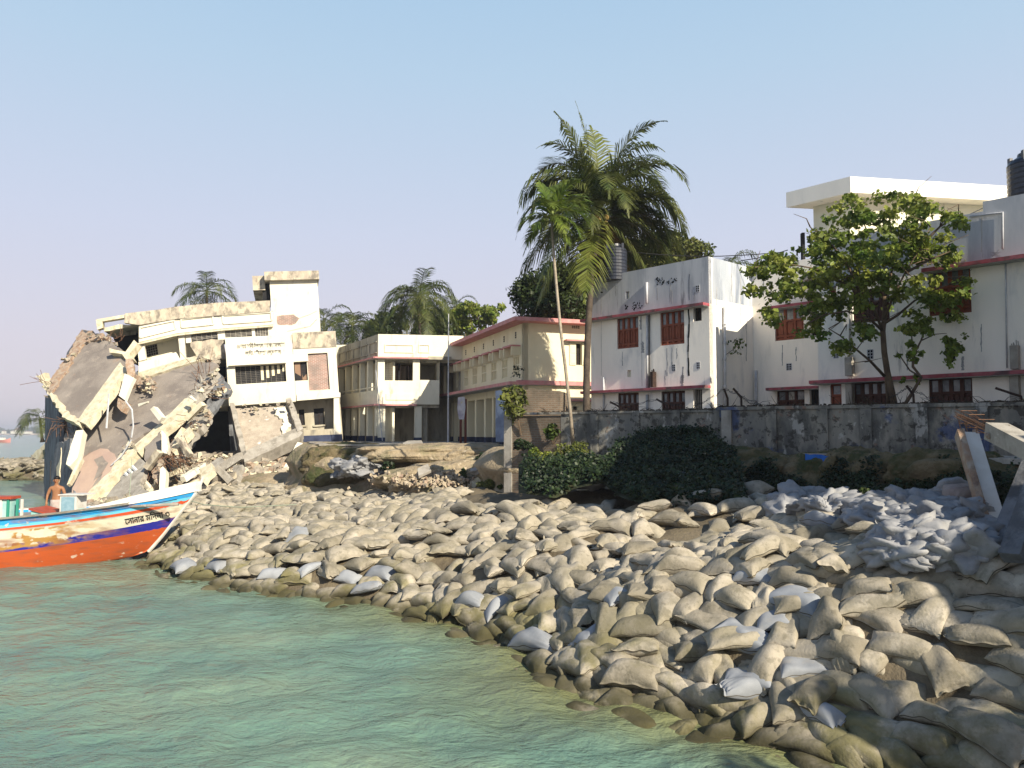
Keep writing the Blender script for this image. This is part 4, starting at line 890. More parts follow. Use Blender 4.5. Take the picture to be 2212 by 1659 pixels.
# left, upper roof slab with its edge beam
s1, Fs1 = fallen('fallen_roof_slab', (270, 800, 47.6), (150, 800, 49.2), (200, 705, 52.0), [(175, 713), (232, 726), (262, 758), (272, 790), (237, 830), (178, 918), (147, 898), (108, 850), (112, 828), (160, 758)], .22, M_slab, 'grey-brown roof slab hanging at the top left of the collapse, edge beam attached')
part_on(s1, Fs1, 'edge_beam', [(262, 787), (278, 803), (190, 922), (171, 912)], -.3, .16, M_cream_conc, .03)
part_on(s1, Fs1, 'brick_rubble_edge', [(158, 752), (176, 716), (232, 727), (236, 733), (200, 737), (176, 752), (150, 796), (124, 838), (112, 852), (106, 848), (112, 828)], -.1, .12, M_brk, .14, .2)
part_on(s1, Fs1, 'lower_edge_beam', [(104, 850), (112, 846), (150, 892), (176, 912), (171, 922), (140, 902)], -.3, .12, M_cream_conc, .08, .25)
# big middle slab
s2, Fs2 = fallen('fallen_floor_slab', (430, 800, 48.0), (165, 1055, 43.2), (190, 915, 47.2), [(262, 812), (303, 825), (434, 778), (467, 788), (430, 835), (405, 869), (345, 918), (285, 952), (241, 1033), (184, 1084), (158, 1070), (155, 1007), (173, 960), (178, 924)], .2, M_slab, 'huge tilted floor slab across the middle of the collapse, grey-brown with pinkish lower corner')
part_on(s2, Fs2, 'pinkish_patch', [(156, 1012), (200, 975), (222, 967), (250, 980), (250, 997), (215, 1030), (184, 1078), (160, 1064)], .002, .03, M_slabp, .12)
part_on(s2, Fs2, 'pinkish_patch', [(232, 1003), (262, 985), (285, 962), (270, 992), (243, 1028), (215, 1050)], .002, .028, M_slabp, .1)
part_on(s2, Fs2, 'dark_patch', [(203, 992), (222, 988), (238, 998), (222, 1024), (200, 1040), (210, 1012)], .031, .04, M_slab, .1)
part_on(s2, Fs2, 'edge_beam', [(400, 866), (414, 862), (425, 876), (382, 912), (300, 980), (283, 972), (340, 925)], -.35, .14, M_cream_conc, .06)
part_on(s2, Fs2, 'edge_beam', [(283, 952), (300, 976), (262, 1018), (215, 1066), (190, 1090), (176, 1084), (240, 1022)], -.35, .14, M_cream_conc, .06)
part_on(s2, Fs2, 'broken_brick', [(286, 818), (300, 815), (330, 820), (336, 830), (318, 845), (290, 838)], .0, .25, M_brk, .15, .2)
part_on(s2, Fs2, 'upper_edge', [(300, 808), (430, 770), (440, 778), (304, 822)], -.2, .12, M_cream_conc, .05)
# broken edge strip between slab and dark room
s3, Fs3 = fallen('broken_beam', (465, 800, 47.5), (400, 880, 45.5), (440, 800, 48.0), [(452, 803), (468, 800), (455, 820), (432, 848), (415, 872), (398, 868), (412, 846), (430, 818)], .5, M_conc, 'ragged concrete beam sloping down from the dark room below the broken balcony', 'beam', .15, .25)
s4, Fs4 = fallen('broken_beam', (446, 890, 46), (370, 980, 43.5), (420, 880, 47.0), [(432, 876), (449, 884), (446, 906), (408, 944), (380, 990), (350, 978), (378, 950), (410, 908)], .5, M_conc, 'cream-brown broken beam with torn rods, beside the dark ground floor opening', 'beam', .14, .25)
part_on(s4, Fs4, 'painted_face', [(416, 930), (420, 942), (384, 988), (372, 978)], .002, .3, M_cream_conc, .04)
s5, _ = fallen('hanging_column', (271, 805, 46.4), (288, 818, 46.2), (255, 853, 46.0), [(271, 806), (288, 817), (270, 863), (257, 856)], .25, M_wcream, 'short cream column stub hanging broken in front of the tilted slabs', 'column', .05)
fallen('hanging_column', (270, 776, 47), (288, 780, 47), (268, 806, 46.4), [(272, 775), (286, 772), (290, 818), (276, 812)], .4, M_brk, 'brick-red broken column piece under the cream column head', 'column', .08)
fallen('column_head', (238, 755, 48.5), (293, 738, 48.5), (290, 760, 48.2), [(235, 752), (270, 759), (288, 736), (296, 742), (280, 764), (286, 776), (270, 776), (264, 766), (238, 760)], .5, M_cream_conc, 'forked cream beam joint at the sagging roof corner', 'beam', .05)
fallen('brick_lump', (256, 860, 46.0), (271, 860, 45.9), (262, 885, 45.7), [(256, 862), (270, 864), (269, 878), (262, 886), (254, 880)], .5, M_brk, 'lump of brickwork dangling below the hanging cream column', 'rubble', .1, .15)
# standing white wedges
fallen('leaning_pillar', (352, 930, 43), (365, 930, 43), (358, 980, 42.5), [(349, 928), (357, 938), (364, 965), (362, 980), (350, 978)], .4, M_wcream, 'upper white wedge-ended pillar standing above the rubble by the boat bow', 'pillar', .02)
fallen('leaning_pillar', (345, 1010, 41.5), (358, 1010, 41.5), (350, 1065, 41), [(346, 1012), (352, 1008), (358, 1016), (357, 1066), (344, 1066)], .4, M_wcream, 'lower white pillar standing in the rubble right behind the boat bow', 'pillar', .02)
fallen('leaning_pillar', (166, 935, 44.5), (180, 935, 44.5), (150, 1000, 43.4), [(164, 930), (181, 928), (168, 990), (150, 1008), (142, 1003)], .5, M_wcream, 'cream pillar leaning left below the hanging roof slab', 'pillar', .03)
fallen('leaning_pillar', (170, 990, 43), (175, 990, 43), (145, 1045, 42.4), [(172, 985), (177, 990), (150, 1045), (143, 1046)], .3, M_cream_conc, 'thin pale strip of beam along the left rim of the big slab', 'beam', .04)
s6, Fs6 = fallen('side_slab', (148, 925, 47), (180, 925, 46), (140, 1000, 45.5), [(140, 935), (172, 930), (166, 960), (150, 1000), (138, 995), (136, 970)], .3, M_slab, 'grey slab fragment between the left cream pillar and the shaded side', 'slab', .1)
# shaded river side: torn panels hanging
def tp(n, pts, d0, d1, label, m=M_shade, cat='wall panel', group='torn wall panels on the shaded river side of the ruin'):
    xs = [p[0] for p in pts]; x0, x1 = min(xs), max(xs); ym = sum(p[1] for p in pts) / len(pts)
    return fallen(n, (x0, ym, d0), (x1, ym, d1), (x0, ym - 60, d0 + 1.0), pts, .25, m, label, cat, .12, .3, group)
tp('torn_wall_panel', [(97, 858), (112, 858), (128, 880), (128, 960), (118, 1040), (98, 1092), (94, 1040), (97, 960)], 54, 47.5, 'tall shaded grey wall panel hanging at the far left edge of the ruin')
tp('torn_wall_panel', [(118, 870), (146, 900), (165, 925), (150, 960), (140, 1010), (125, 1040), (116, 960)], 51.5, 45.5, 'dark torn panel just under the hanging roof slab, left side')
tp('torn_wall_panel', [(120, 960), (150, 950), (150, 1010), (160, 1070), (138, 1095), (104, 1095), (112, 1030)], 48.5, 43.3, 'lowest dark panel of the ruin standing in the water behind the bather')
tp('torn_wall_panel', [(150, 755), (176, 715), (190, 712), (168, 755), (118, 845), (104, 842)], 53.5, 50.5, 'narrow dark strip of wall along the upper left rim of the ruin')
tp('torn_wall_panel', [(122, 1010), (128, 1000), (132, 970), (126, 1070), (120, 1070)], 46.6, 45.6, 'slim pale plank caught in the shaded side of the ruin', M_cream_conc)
fallen('beam_end', (78, 815, 50), (98, 835, 50), (80, 830, 50), [(77, 812), (94, 806), (104, 820), (108, 838), (100, 846), (88, 836), (92, 830)], .5, M_cream_conc, 'cream beam end poking out left of the hanging roof slab', 'beam', .06, .2)
# porch slab hanging off the front
s7, Fs7 = fallen('fallen_porch_slab', (499, 884, 49.2), (627, 875, 50.2), (530, 1000, 45.6), [(501, 884), (628, 876), (650, 940), (640, 950), (532, 1000), (520, 990)], .25, M_slab, 'tilted porch roof slab hanging from below the painted hospital name', 'slab', .06)
Ms7 = mat('dirty_porch_top', (.50, .44, .36), (.38, .32, .26), 1.2, bump=.6, bscale=8, bdist=.06, stains=[((.78, .74, .68), 1.2, .60, .68, 1, .9), ((.2, .16, .12), 2, .55, .7, 1, .6)])
s7.data.materials[0] = Ms7
part_on(s7, Fs7, 'edge_beam', [(498, 884), (508, 883), (534, 992), (524, 1000)], -.3, .5, M_conc, .03)
part_on(s7, Fs7, 'edge_beam', [(618, 876), (629, 873), (656, 940), (644, 948)], -.3, .55, M_conc, .03)
part_on(s7, Fs7, 'edge_beam', [(526, 990), (640, 938), (656, 948), (646, 958), (530, 1012)], -.35, .5, M_conc, .04)
part_on(s7, Fs7, 'white_rubble', [(590, 886), (616, 884), (630, 925), (612, 940), (604, 925), (618, 915), (600, 905)], .0, .15, M_wcream, .1, .15)
fallen('porch_pillar', (522, 1010, 45.2), (536, 1010, 45.2), (510, 1050, 43.5), [(524, 1008), (538, 1010), (520, 1050), (505, 1050)], .5, M_wcream, 'fallen white porch pillar under the left corner of the hanging porch slab', 'pillar', .02)
fallen('porch_pillar', (642, 955, 47), (653, 957, 47), (620, 1010, 44.5), [(642, 955), (654, 957), (626, 1012), (613, 1010)], .5, M_wcream, 'white porch pillar leaning from the right corner of the hanging porch slab', 'pillar', .02)
# hanging rods and pipes
def hang(pts, d, r_, label, m=M_pvc, n='hanging_pipe'):
    b = MB(); w = [P(x, y, d - 1.7) for x, y in pts]; o0 = w[-1]; b.tube([p - o0 for p in w], r_, 5); o = b.obj(n, m); o.location = o0; tag(o, label, 'pipe'); return o
hang([(235, 850), (233, 885), (230, 925)], 44.5, .05, 'straight pale pipe dangling in front of the big slab')
hang([(271, 866), (285, 885), (288, 920), (284, 945)], 44.3, .045, 'bent pale pipe dangling below the lump of brickwork')
hang([(284, 950), (262, 985), (240, 1005)], 43.6, .035, 'thin rod lying slantwise over the pinkish patch')
for i, (x, y) in enumerate(((270, 1030), (277, 1022), (285, 1015))): hang([(x, y - 8), (x + 10, y + 2)], 42.5, .09, ('left', 'middle', 'right')[i] + ' one of three short pale pipe ends under the big slab edge', n='pipe_end')
M_rebar = mat('rusty_rods', (.22, .12, .07), (.15, .08, .05), 10, rough=.8, bump=0)
def rebars(c, spread, n, L, label, dirv=(0, 0, 1)):
    b = MB(); c = Vector(c)
    for _ in range(n):
        s_ = Vector((rnd.uniform(-1, 1), rnd.uniform(-1, 1), rnd.uniform(-.5, .5))) * spread
        d = (Vector(dirv) + Vector((rnd.gauss(0, .6), rnd.gauss(0, .6), rnd.gauss(0, .5)))).normalized() * L * rnd.uniform(.5, 1); k = Vector((rnd.gauss(0, .25), rnd.gauss(0, .25), rnd.gauss(0, .25))) * L
        b.tube([s_, s_ + d * .5 + k * .4, s_ + d + k], .014, 4)
    o = b.obj('reinforcing_rods', M_rebar); o.location = c; tag(o, label, 'steel rods'); return o
rebars(P(375, 990, 40.8), .5, 34, 1.0, 'tangle of rusty rods above the lower white pillar', (.2, -.3, -.3))
rebars(P(440, 820, 45.8), .5, 10, 1.6, 'thin rods sticking up from the ragged sloping beam', (0, 0, 1))
rebars(P(140, 915, 44.6), .5, 26, .9, 'hanging rods and roots on the shaded side under the roof slab', (0, -.2, -1))
rebars(P(98, 825, 47.8), .25, 8, .9, 'wiry rods around the beam end poking out at the far left', (-1, 0, .1))
# loose debris of the collapse: a few countable beams plus the mass of crumbs
rr2 = random.Random(5); bm_i = 0
for (x0, y0, d0, x1, y1, d1, w, h, mm, lab) in ((384, 1062, 40.5, 428, 1040, 41.5, .35, .3, M_cream_conc, 'cream beam pointing right just above the boat bow'), (430, 1075, 38.5, 505, 1025, 41, .4, .35, M_wthr, 'weathered beam slanting up from the bow tip to the dark room'),
     (300, 1085, 39.5, 345, 1040, 41, .3, .25, M_cream_conc, 'cream beam leaning beside the lower white pillar, left side'), (215, 1085, 40.5, 262, 1040, 41.8, .45, .2, M_cream_conc, 'flat cream beam below the lower edge of the big slab'), (360, 1030, 41, 395, 1012, 41.5, .2, .2, M_cream_conc, 'short bright beam on the rubble behind the lower white pillar'),
     (395, 1035, 40.5, 440, 1005, 42, .3, .2, M_wcream, 'bright beam fragment in front of the dark ground floor'), (402, 1022, 42, 372, 1008, 42, .2, .2, M_wcream, 'small crossing white beam fragment on the rubble'), (330, 1062, 40.3, 310, 1040, 40.8, .25, .2, M_wcream, 'stubby white fragment left of the lower white pillar'),
     (270, 1068, 40.5, 292, 1043, 41.2, .18, .15, M_cream_conc, 'thin pale batten on the rubble between slab and pillar'), (408, 1060, 39.2, 500, 1048, 39.8, .3, .25, M_wthr, 'long low weathered beam lying at the edge of the sandbags')):
    b = MB(); a_, c_ = P(x0, y0, d0), P(x1, y1, d1); b.beam(Vector((0, 0, 0)), c_ - a_, w, h, jit=.05); o = b.obj('fallen_beam', mm); o.location = a_; tag(o, lab, 'beam')
for (pts, d, mm, lab) in (([(455, 1000), (478, 985), (486, 1000), (470, 1030), (455, 1035)], 42, M_conc, 'grey slab fragment standing on edge in front of the dark room'), ([(280, 1060), (300, 1050), (318, 1062), (316, 1085), (290, 1088)], 40, M_conc, 'rounded grey slab fragment beside the left rubble'), ([(315, 960), (346, 930), (352, 975), (325, 1010), (312, 990)], 43.5, M_slab, 'dull slab fragment behind the upper white pillar'),
     ([(330, 1000), (348, 985), (350, 1020), (338, 1045), (328, 1030)], 42.3, M_brk, 'reddish torn wall fragment left of the lower white pillar'), ([(262, 1030), (300, 990), (318, 1000), (300, 1050), (262, 1072)], 42.2, M_conc, 'shaded grey slab behind the three pipe ends'), ([(225, 1078), (262, 1035), (275, 1052), (262, 1085), (232, 1092)], 41.6, M_conc, 'grey slab resting against the lower end of the edge beam'),
     ([(430, 1012), (455, 1000), (462, 1015), (440, 1040)], 41, M_cream_conc, 'pale block at the mouth of the dark room'), ([(505, 1000), (522, 1005), (512, 1040), (498, 1045)], 43, M_conc, 'grey stump between the dark room and the fallen porch pillar')):
    cx = sum(p[0] for p in pts) / len(pts); cy = sum(p[1] for p in pts) / len(pts)
    fallen('slab_fragment', (cx - 20, cy, d + .3), (cx + 20, cy, d - .3), (cx, cy - 30, d + .9), pts, .3, mm, lab, 'rubble', .08, .2)
# heap under the ruin: terrain mound plus crumbs
Mdeb = mat('dusty_debris', (.42, .37, .30), (.30, .26, .21), 3, bump=.8, bscale=8, bdist=.08, stains=[((.40, .22, .14), 2.5, .56, .68, 1, .6), ((.14, .12, .10), 2, .5, .65, 1, .6)])
hx = np.arange(-25.5, -6, .3); hy = np.arange(37.5, 60, .3); HX, HY = np.meshgrid(hx, hy)
def heap(x, y):
    e = np.clip((x + 25) / 4, 0, 1) * np.clip((-6.5 - x) / 3.0, 0, 1)
    h = np.clip(.1 + .27 * (y - 38.5), 0, 2.5) * e - .6 * (1 - e)
    return h + .25 * np.sin(x * 1.7 + y) * np.sin(y * 1.9 - x * .6) + .12 * np.sin(x * 4.1) * np.sin(y * 3.7 + x)
HZ = heap(HX, HY); I = np.arange(HX.size).reshape(HX.shape); q = np.stack([I[:-1, :-1], I[:-1, 1:], I[1:, 1:], I[1:, :-1]], -1).reshape(-1, 4)
tag(npobj('debris_mound', np.c_[HX.ravel(), HY.ravel(), HZ.ravel()], q, Mdeb, smooth=False), kind='structure')
b = MB(); b.m = 0
for _ in range(2000):
    x, y = rr2.uniform(-22, -11), rr2.uniform(38, 47)
    z = float(heap(np.array(x), np.array(y))); s_ = rr2.choice([.12, .18, .25, .35, .5]) * rr2.uniform(.7, 1.2)
    b.m = rr2.choice([0, 0, 0, 0, 1, 2]); b.chunk((x, y, z + s_ * .15), s_, rr2, rr2.choice([.4, 1]))
tag(b.obj('rubble', [Mdeb, M_cream_conc, M_brk]), 'broken brick and concrete crumbs strewn under the collapsed wing', 'rubble', kind='stuff')
# painted name: built as thin raised letters on the wall
def letters(name, s, F, u, v, size, m, parent, out=.004, th=.003, slant=0, sx=1.0, width=None):
    cu = bpy.data.curves.new(name, 'FONT'); cu.body = s; cu.size = size; cu.extrude = th; cu.resolution_u = 3; cu.offset = size * .035
    t = bpy.data.objects.new(name, cu); scene.collection.objects.link(t); bpy.context.view_layer.update()
    me = bpy.data.meshes.new_from_object(t.evaluated_get(bpy.context.evaluated_depsgraph_get())); bpy.data.objects.remove(t)
    if width: sx = width / max(q.co.x for q in me.vertices)
    vs = [F.p(u + q.co.x * sx, v + q.co.y + slant * q.co.x, out + q.co.z) for q in me.vertices]; mb = MB(); mb.v = [tuple(q) for q in vs]; mb.f = [tuple(p.vertices) for p in me.polygons]; mb.mi = [0] * len(mb.f)
    return mb.obj(name, m, parent)
M_ink = mat('faded_black_paint', (.03, .03, .028), (.10, .095, .08), 9, bump=0)
u, v = FQ.uv(512, 753); letters('painted_name', '৫০ শয্যা বিশিষ্ট উপজেলা স্বাস্থ্য কমপ্লেক্স'.replace('্য', 'য').replace('িশ', 'শ').replace('্', ''), FQ, u, v, .36, M_ink, hb, width=2.95)
u, v = FQ.uv(530, 763); letters('painted_name', 'নড়িয়া, শরীয়তপুর (নতুন ভবন)', FQ, u, v - .10, .30, M_ink, hb, width=2.2)

# crumbs, bricks and rods clinging to the broken edges
b = MB(); r11 = random.Random(77)
EDGES = (([(300, 812), (336, 826), (318, 845), (290, 838)], 45.6, 60), ([(468, 800), (432, 848), (415, 872)], 45.0, 130), ([(446, 890), (408, 944), (380, 990)], 43.2, 130), ([(424, 770), (440, 780), (470, 785)], 47.2, 40), ([(415, 862), (345, 918), (285, 955)], 44.6, 80), ([(285, 955), (241, 1033), (190, 1085)], 42.4, 70),
         ([(176, 715), (232, 728), (262, 758)], 48.9, 60), ([(160, 758), (112, 828), (108, 850)], 48.4, 90), ([(108, 850), (147, 898), (178, 918)], 46.8, 60), ([(330, 985), (345, 1030), (340, 1060)], 40.6, 60), ([(360, 985), (400, 1000), (440, 985)], 41.6, 120), ([(436, 855), (465, 845), (492, 838)], 47.6, 60), ([(440, 880), (452, 905), (425, 940)], 44.0, 60), ([(500, 884), (560, 880), (628, 876)], 49.0, 50), ([(165, 920), (178, 935), (172, 960)], 45.2, 40), ([(235, 850), (262, 880), (300, 900)], 45.0, 0))
for pts, d, n in EDGES:
    for _ in range(int(n * .5)):
        t = r11.uniform(0, len(pts) - 1.001); i = int(t); f = t - i; x = pts[i][0] + (pts[i + 1][0] - pts[i][0]) * f + r11.gauss(0, 4.5); y = pts[i][1] + (pts[i + 1][1] - pts[i][1]) * f + r11.gauss(0, 4.5)
        b.m = r11.choice([0, 0, 0, 1, 2]); b.chunk(P(x, y, d + r11.uniform(-.5, .3)), r11.choice([.10, .16, .24, .36]) * r11.uniform(.7, 1.1), r11, r11.choice([.35, 1]))
tag(b.obj('edge_rubble', [Mdeb, M_cream_conc, M_brk]), 'brick and concrete crumbs stuck along the torn edges of the collapsed wing', 'rubble', kind='stuff')
for i, (x, y, d, dr, L) in enumerate(((425, 850, 45, (.6, -.2, .5), 1.6), (300, 955, 43.5, (.2, -.2, -1), 1.3), (400, 905, 43.6, (.1, -.3, -1), .7), (345, 1000, 41, (0, -.3, -1), 1.2), (400, 995, 41.5, (.5, -.2, .3), 1.2), (245, 735, 48, (.2, -.2, .8), .8))):
    rebars(P(x, y, d), .45, 12, L, ('wiry rods on the upper beam tear', 'rods dangling where the two edge beams meet', 'rods dangling below the brown broken beam', 'rods beside the reddish torn fragment', 'rods poking from the rubble behind the lower pillar', 'short rods above the hanging roof slab')[i], dr)
for pts, d, lab in (([(290, 975), (350, 930), (440, 880), (430, 940), (380, 1000), (330, 1070), (262, 1080)], 46.5, 'added shade-coloured slab filling the gap behind the long edge beam'), ([(410, 840), (470, 800), (500, 840), (450, 900), (400, 900)], 49.5, 'added shade-coloured slab behind the ragged sloping beam'), ([(150, 900), (190, 915), (260, 820), (300, 800), (300, 900), (200, 1000)], 49.5, 'added shade-coloured slab behind the joint of roof slab and big slab')):
    cx = sum(p[0] for p in pts) / len(pts); cy = sum(p[1] for p in pts) / len(pts); fallen('shade_backing_slab', (cx - 20, cy, d), (cx + 20, cy, d), (cx, cy - 30, d + .6), pts, .3, M_shade, lab, 'slab', .1, .3)  # dark backing slabs added so the gaps read as shade
for x0, y0, x1, y1, d, w, lab, mm in ((396, 925, 380, 948, 43, .22, 'short cream stick between the two sloping beams', M_cream_conc), (405, 905, 440, 872, 44, .3, 'thin cream beam lying along the brown broken beam', M_cream_conc), (432, 812, 445, 860, 46.5, .15, 'thin upright bar before the dark upper room', M_conc), (300, 875, 320, 868, 44, .16, 'small white bracket on the big slab by the beam tear', M_wcream), (333, 882, 352, 905, 44, .3, 'cream wedge fragment on the upper edge beam', M_wcream), (410, 858, 422, 868, 44.3, .2, 'bright white block on the edge beam', M_wcream),
                               (318, 1012, 345, 975, 41.5, .35, 'mottled beam leaning left of the upper white pillar', M_wthr), (385, 945, 412, 985, 42.4, .3, 'mottled beam crossing under the brown broken beam', M_wthr), (452, 1030, 520, 985, 41.5, .45, 'dark weathered beam from the bow towards the porch pillar', M_conc), (470, 1010, 500, 1040, 41, .3, 'grey block under the dark weathered beam', M_conc)):
    b = MB(); a_, c_ = P(x0, y0, d - 1.2), P(x1, y1, d - 1.4); b.beam(Vector((0, 0, 0)), c_ - a_, w, w * .8, jit=.04); o = b.obj('fallen_beam', mm); o.location = a_; tag(o, lab, 'beam')
# ------------------------------------------------------------------ courtyard, earth ledges, boundary wall
M_dirt = mat('eroded_earth', (.42, .34, .23), (.30, .24, .16), 1.1, bump=.8, bscale=7, bdist=.12, stains=[((.17, .16, .09), .9, .50, .64, 1, .75), ((.58, .50, .38), 3, .6, .7, 1, .6)])
M_mossshade = mat('mossy_shade_toned_earth', (.22, .17, .10), (.09, .08, .035), 1.6, bump=.9, bscale=6, bdist=.14, stains=[((.035, .05, .015), 1.3, .48, .62, 1, .8), ((.34, .28, .18), 2.5, .6, .72, 1, .6)])  # moss colour; shaded undercuts and lighter tops painted in as dark and pale patches
M_wall = mat('blackened_boundary_wall', (.36, .335, .28), (.20, .195, .18), 1.4, bump=.4, bscale=14, stains=[((.055, .057, .055), .9, .47, .60, 2.0, .7), ((.50, .48, .44), 2.2, .56, .62, 2, .65), ((.035, .065, .17), .42, .58, .64, 1, .8), ((.04, .035, .03), 4, .53, .60, 1, .75), ((.24, .14, .10), 1.4, .62, .66, 1, .7)], zstretch=3)
def sheet(name, f, us, vs, m, kind='structure', smooth=True):
    U, V = np.meshgrid(us, vs, indexing='ij'); X, Y, Z = f(U, V); I = np.arange(U.size).reshape(U.shape)
    q = np.stack([I[:-1, :-1], I[1:, :-1], I[1:, 1:], I[:-1, 1:]], -1).reshape(-1, 4)
    o = npobj(name, np.c_[X.ravel(), Y.ravel(), Z.ravel()], q, m, smooth=smooth); return tag(o, kind=kind) if kind else o
def fbm(x, y, z=0, o=4, f=1.0, a=1.0):
    r = 0
    rg = np.random.RandomState(11)
    for i in range(o):
        for _ in range(3):
            th = rg.uniform(0, 6.28); k = f * 2 ** i; r = r + a * .4 / 1.8 ** i * np.sin(k * (x * math.cos(th) + y * math.sin(th)) + rg.uniform(0, 6.28) + k * z * .9 * math.cos(th * 3) + 1.2 * np.sin(.6 * k * (y * math.cos(th) - x * math.sin(th)) + rg.uniform(0, 6)))
    return r
# upper ground: courtyard to the left, garden of the white house to the right
EDGE = [(-14.6, 52.5), (-12.4, 46.5), (-10.9, 41.5), (-9.9, 38.9), (-7.5, 38.4), (-5.2, 37.6), (-3, 37.2), (-1.0, 36.6), (-.35, 33.0), (-.32, 30.2), (6.4, 25.9), (9.5, 22.9), (13.6, 20.0), (22, 14.0)]
EA = np.array(EDGE, float)
def edge_at(t):
    seg = np.r_[0, np.cumsum(np.hypot(*np.diff(EA, axis=0).T))]; return np.interp(t * seg[-1], seg, EA[:, 0]), np.interp(t * seg[-1], seg, EA[:, 1])
seg = np.r_[0, np.cumsum(np.hypot(*np.diff(EA, axis=0).T))]; LE = seg[-1]
ts = np.linspace(0, 1, 260)
ex, ey = edge_at(ts); nxn = np.gradient(ey); nyn = -np.gradient(ex); ln = np.hypot(nxn, nyn); nxn, nyn = -nxn / ln, -nyn / ln  # away from the river side
for _ in range(8):
    nxn[1:-1] = (nxn[:-2] + nxn[1:-1] + nxn[2:]) / 3; nyn[1:-1] = (nyn[:-2] + nyn[1:-1] + nyn[2:]) / 3
gz_e = np.interp(ts, [0, .5, .62, .72, .8, 1], [3.40, 3.40, 3.15, 2.6, 3.3, 3.42])
def cliff(U, V):
    i = (U * 259).astype(int); bx, by, ax, ay, g = ex[i], ey[i], nxn[i], nyn[i], gz_e[i]
    lowz = np.minimum(terr(bx, by), g) - 1.0
    # V: 0 foot ... 0.75 brow ... 1 back on the plateau
    prof_n = np.interp(V, [0, .15, .35, .55, .70, .78, .86, 1], [1.5, 1.1, .55, .75, .25, -.05, -1.2, -4]); prof_z = np.interp(V, [0, .15, .35, .55, .70, .78, .86, 1], [0, .25, .45, .70, .93, 1.0, 1.0, 1.0])
    n_ = fbm(U * LE, V * 3, 0, 4, .9, .45) * np.where(V < .8, 1, .0)
    x = bx - ax * (prof_n + n_ * .8) * 1.0; y = by - ay * (prof_n + n_ * .8)
    return x, y, lowz + (g - lowz) * prof_z + n_ * .10
sheet('earth_bank', cliff, np.linspace(0, 1, 260), np.linspace(0, 1, 40), M_dirt)
b = MB(); pts = [(x - ax * .2 + ax * .5, y + ay * .5) for x, y, ax, ay in zip(ex, ey, nxn, nyn)][::4]
pts = [p for p in pts]
for i in range(len(pts) - 1):
    z0, z1 = gz_e[i * 4], gz_e[min(259, i * 4 + 4)]
    b.add([(pts[i][0], pts[i][1], z0 - .03), (pts[i + 1][0], pts[i + 1][1], z1 - .03), (pts[i + 1][0] * 1.0 + 14, pts[i + 1][1] + 70, z1 - .03), (pts[i][0] + 8 - 8, pts[i][1] + 70, z0 - .03)], [(0, 1, 2, 3)])
tag(b.obj('upper_ground', M_dirt), kind='structure')
# paved edge of the courtyard
b = MB(); F_ = Fr((0, 0, 0), (1, 0, 0), (0, 1, 0)); rough_edge(b, [(-13.4, 52), (-12.0, 46.5), (-10.4, 41.5), (-9.5, 39.0), (-5.5, 37.9), (-1.2, 36.6), (0, 52)], 0, F_, 3.36, 3.44, .5, .10); tag(b.obj('courtyard_paving', M_conc), kind='structure')
# lip of sandy earth, sunlit ledge
def rock(name, c, sx, sy, sz, m, label, cat='earth lump', sq=2.6, seed=0, kind=None, rz=0.0, amp=.12, group=None):
    n1, n2 = 110, 64; A, B = np.meshgrid(np.linspace(0, 2 * math.pi, n1, endpoint=False), np.linspace(-math.pi / 2, math.pi / 2, n2), indexing='ij')
    sg = lambda v: np.sign(v) * np.abs(v) ** (2 / sq); x = sg(np.cos(B)) * sg(np.cos(A)); y = sg(np.cos(B)) * sg(np.sin(A)); z = sg(np.sin(B))
    k = 1 + amp * (fbm(x * 2.2 + seed, y * 2.2, z * 2.2, 4, 1.0, 1.0)) + amp * .35 * np.abs(fbm(x * 5 + seed, y * 5, z * 6, 4, 1.4, 1.0)) - amp * .3 * np.exp(-((np.sin(A * 5 + seed + 2 * z)) / .16) ** 2); X, Y, Z = x * sx * k, y * sy * k, z * sz * k
    cr, sr = math.cos(rz), math.sin(rz); V = np.stack([X * cr - Y * sr, X * sr + Y * cr, Z], -1).reshape(-1, 3)
    I = np.arange(n1 * n2).reshape(n1, n2); J = np.roll(I, -1, 0); q = np.stack([I[:, :-1], J[:, :-1], J[:, 1:], I[:, 1:]], -1).reshape(-1, 4)
    o = npobj(name, V, q, m, smooth=True); o.location = c; tag(o, label, cat, group, kind); return o
p = P(905, 985, 37.2); rock('earth_ledge', (p.x, p.y, 3.05), 2.9, 1.6, .42, M_dirt, 'sunlit sandy ledge breaking away below the courtyard pillars', 'earth ledge', 3.5, 1)
p = P(1040, 985, 36.8); rock('earth_ledge', (p.x, p.y, 2.95), 1.9, 1.5, .5, M_dirt, 'shaded rounded earth ledge left of the brick end pillar', 'earth ledge', 3, 5)
p = P(975, 1022, 34.6); rock('dirt_heap', (p.x, p.y, 1.95), 2.7, 1.9, .75, M_dirt, 'slumped heap of sandy dirt and stones below the courtyard ledge', 'dirt heap', 2.2, 9, amp=.2)
p = P(1060, 1008, 34.8); rock('dirt_heap', (p.x, p.y, 2.3), 1.4, 1.6, .65, M_dirt, 'brown shoulder of earth left of the white sack pile', 'dirt heap', 2.2, 3, amp=.25)
p = P(760, 1000, 39.0); rock('grassy_bank_face', (p.x, p.y, 2.4), 2.2, 1.1, .9, M_mossshade, 'shaded mossy bank face under the courtyard next to the sign block', 'earth bank', 3, 4, amp=.2)
p = P(680, 990, 41.0); rock('rubble_stone_footing', (p.x + .4, p.y + 2.0, 2.4), 1.2, 1.0, .9, M_dirt, 'sunlit stony footing below the navy plinth of the sign block', 'footing', 3, 8, amp=.3)
p = P(600, 1010, 43.0); rock('sand_heap', (p.x, p.y, 1.0), 3.0, 2.2, .8, M_dirt, 'smooth sand heap under the hanging porch slab', 'sand heap', 2, 2, amp=.08)
p = P(1190, 1005, 27.5)
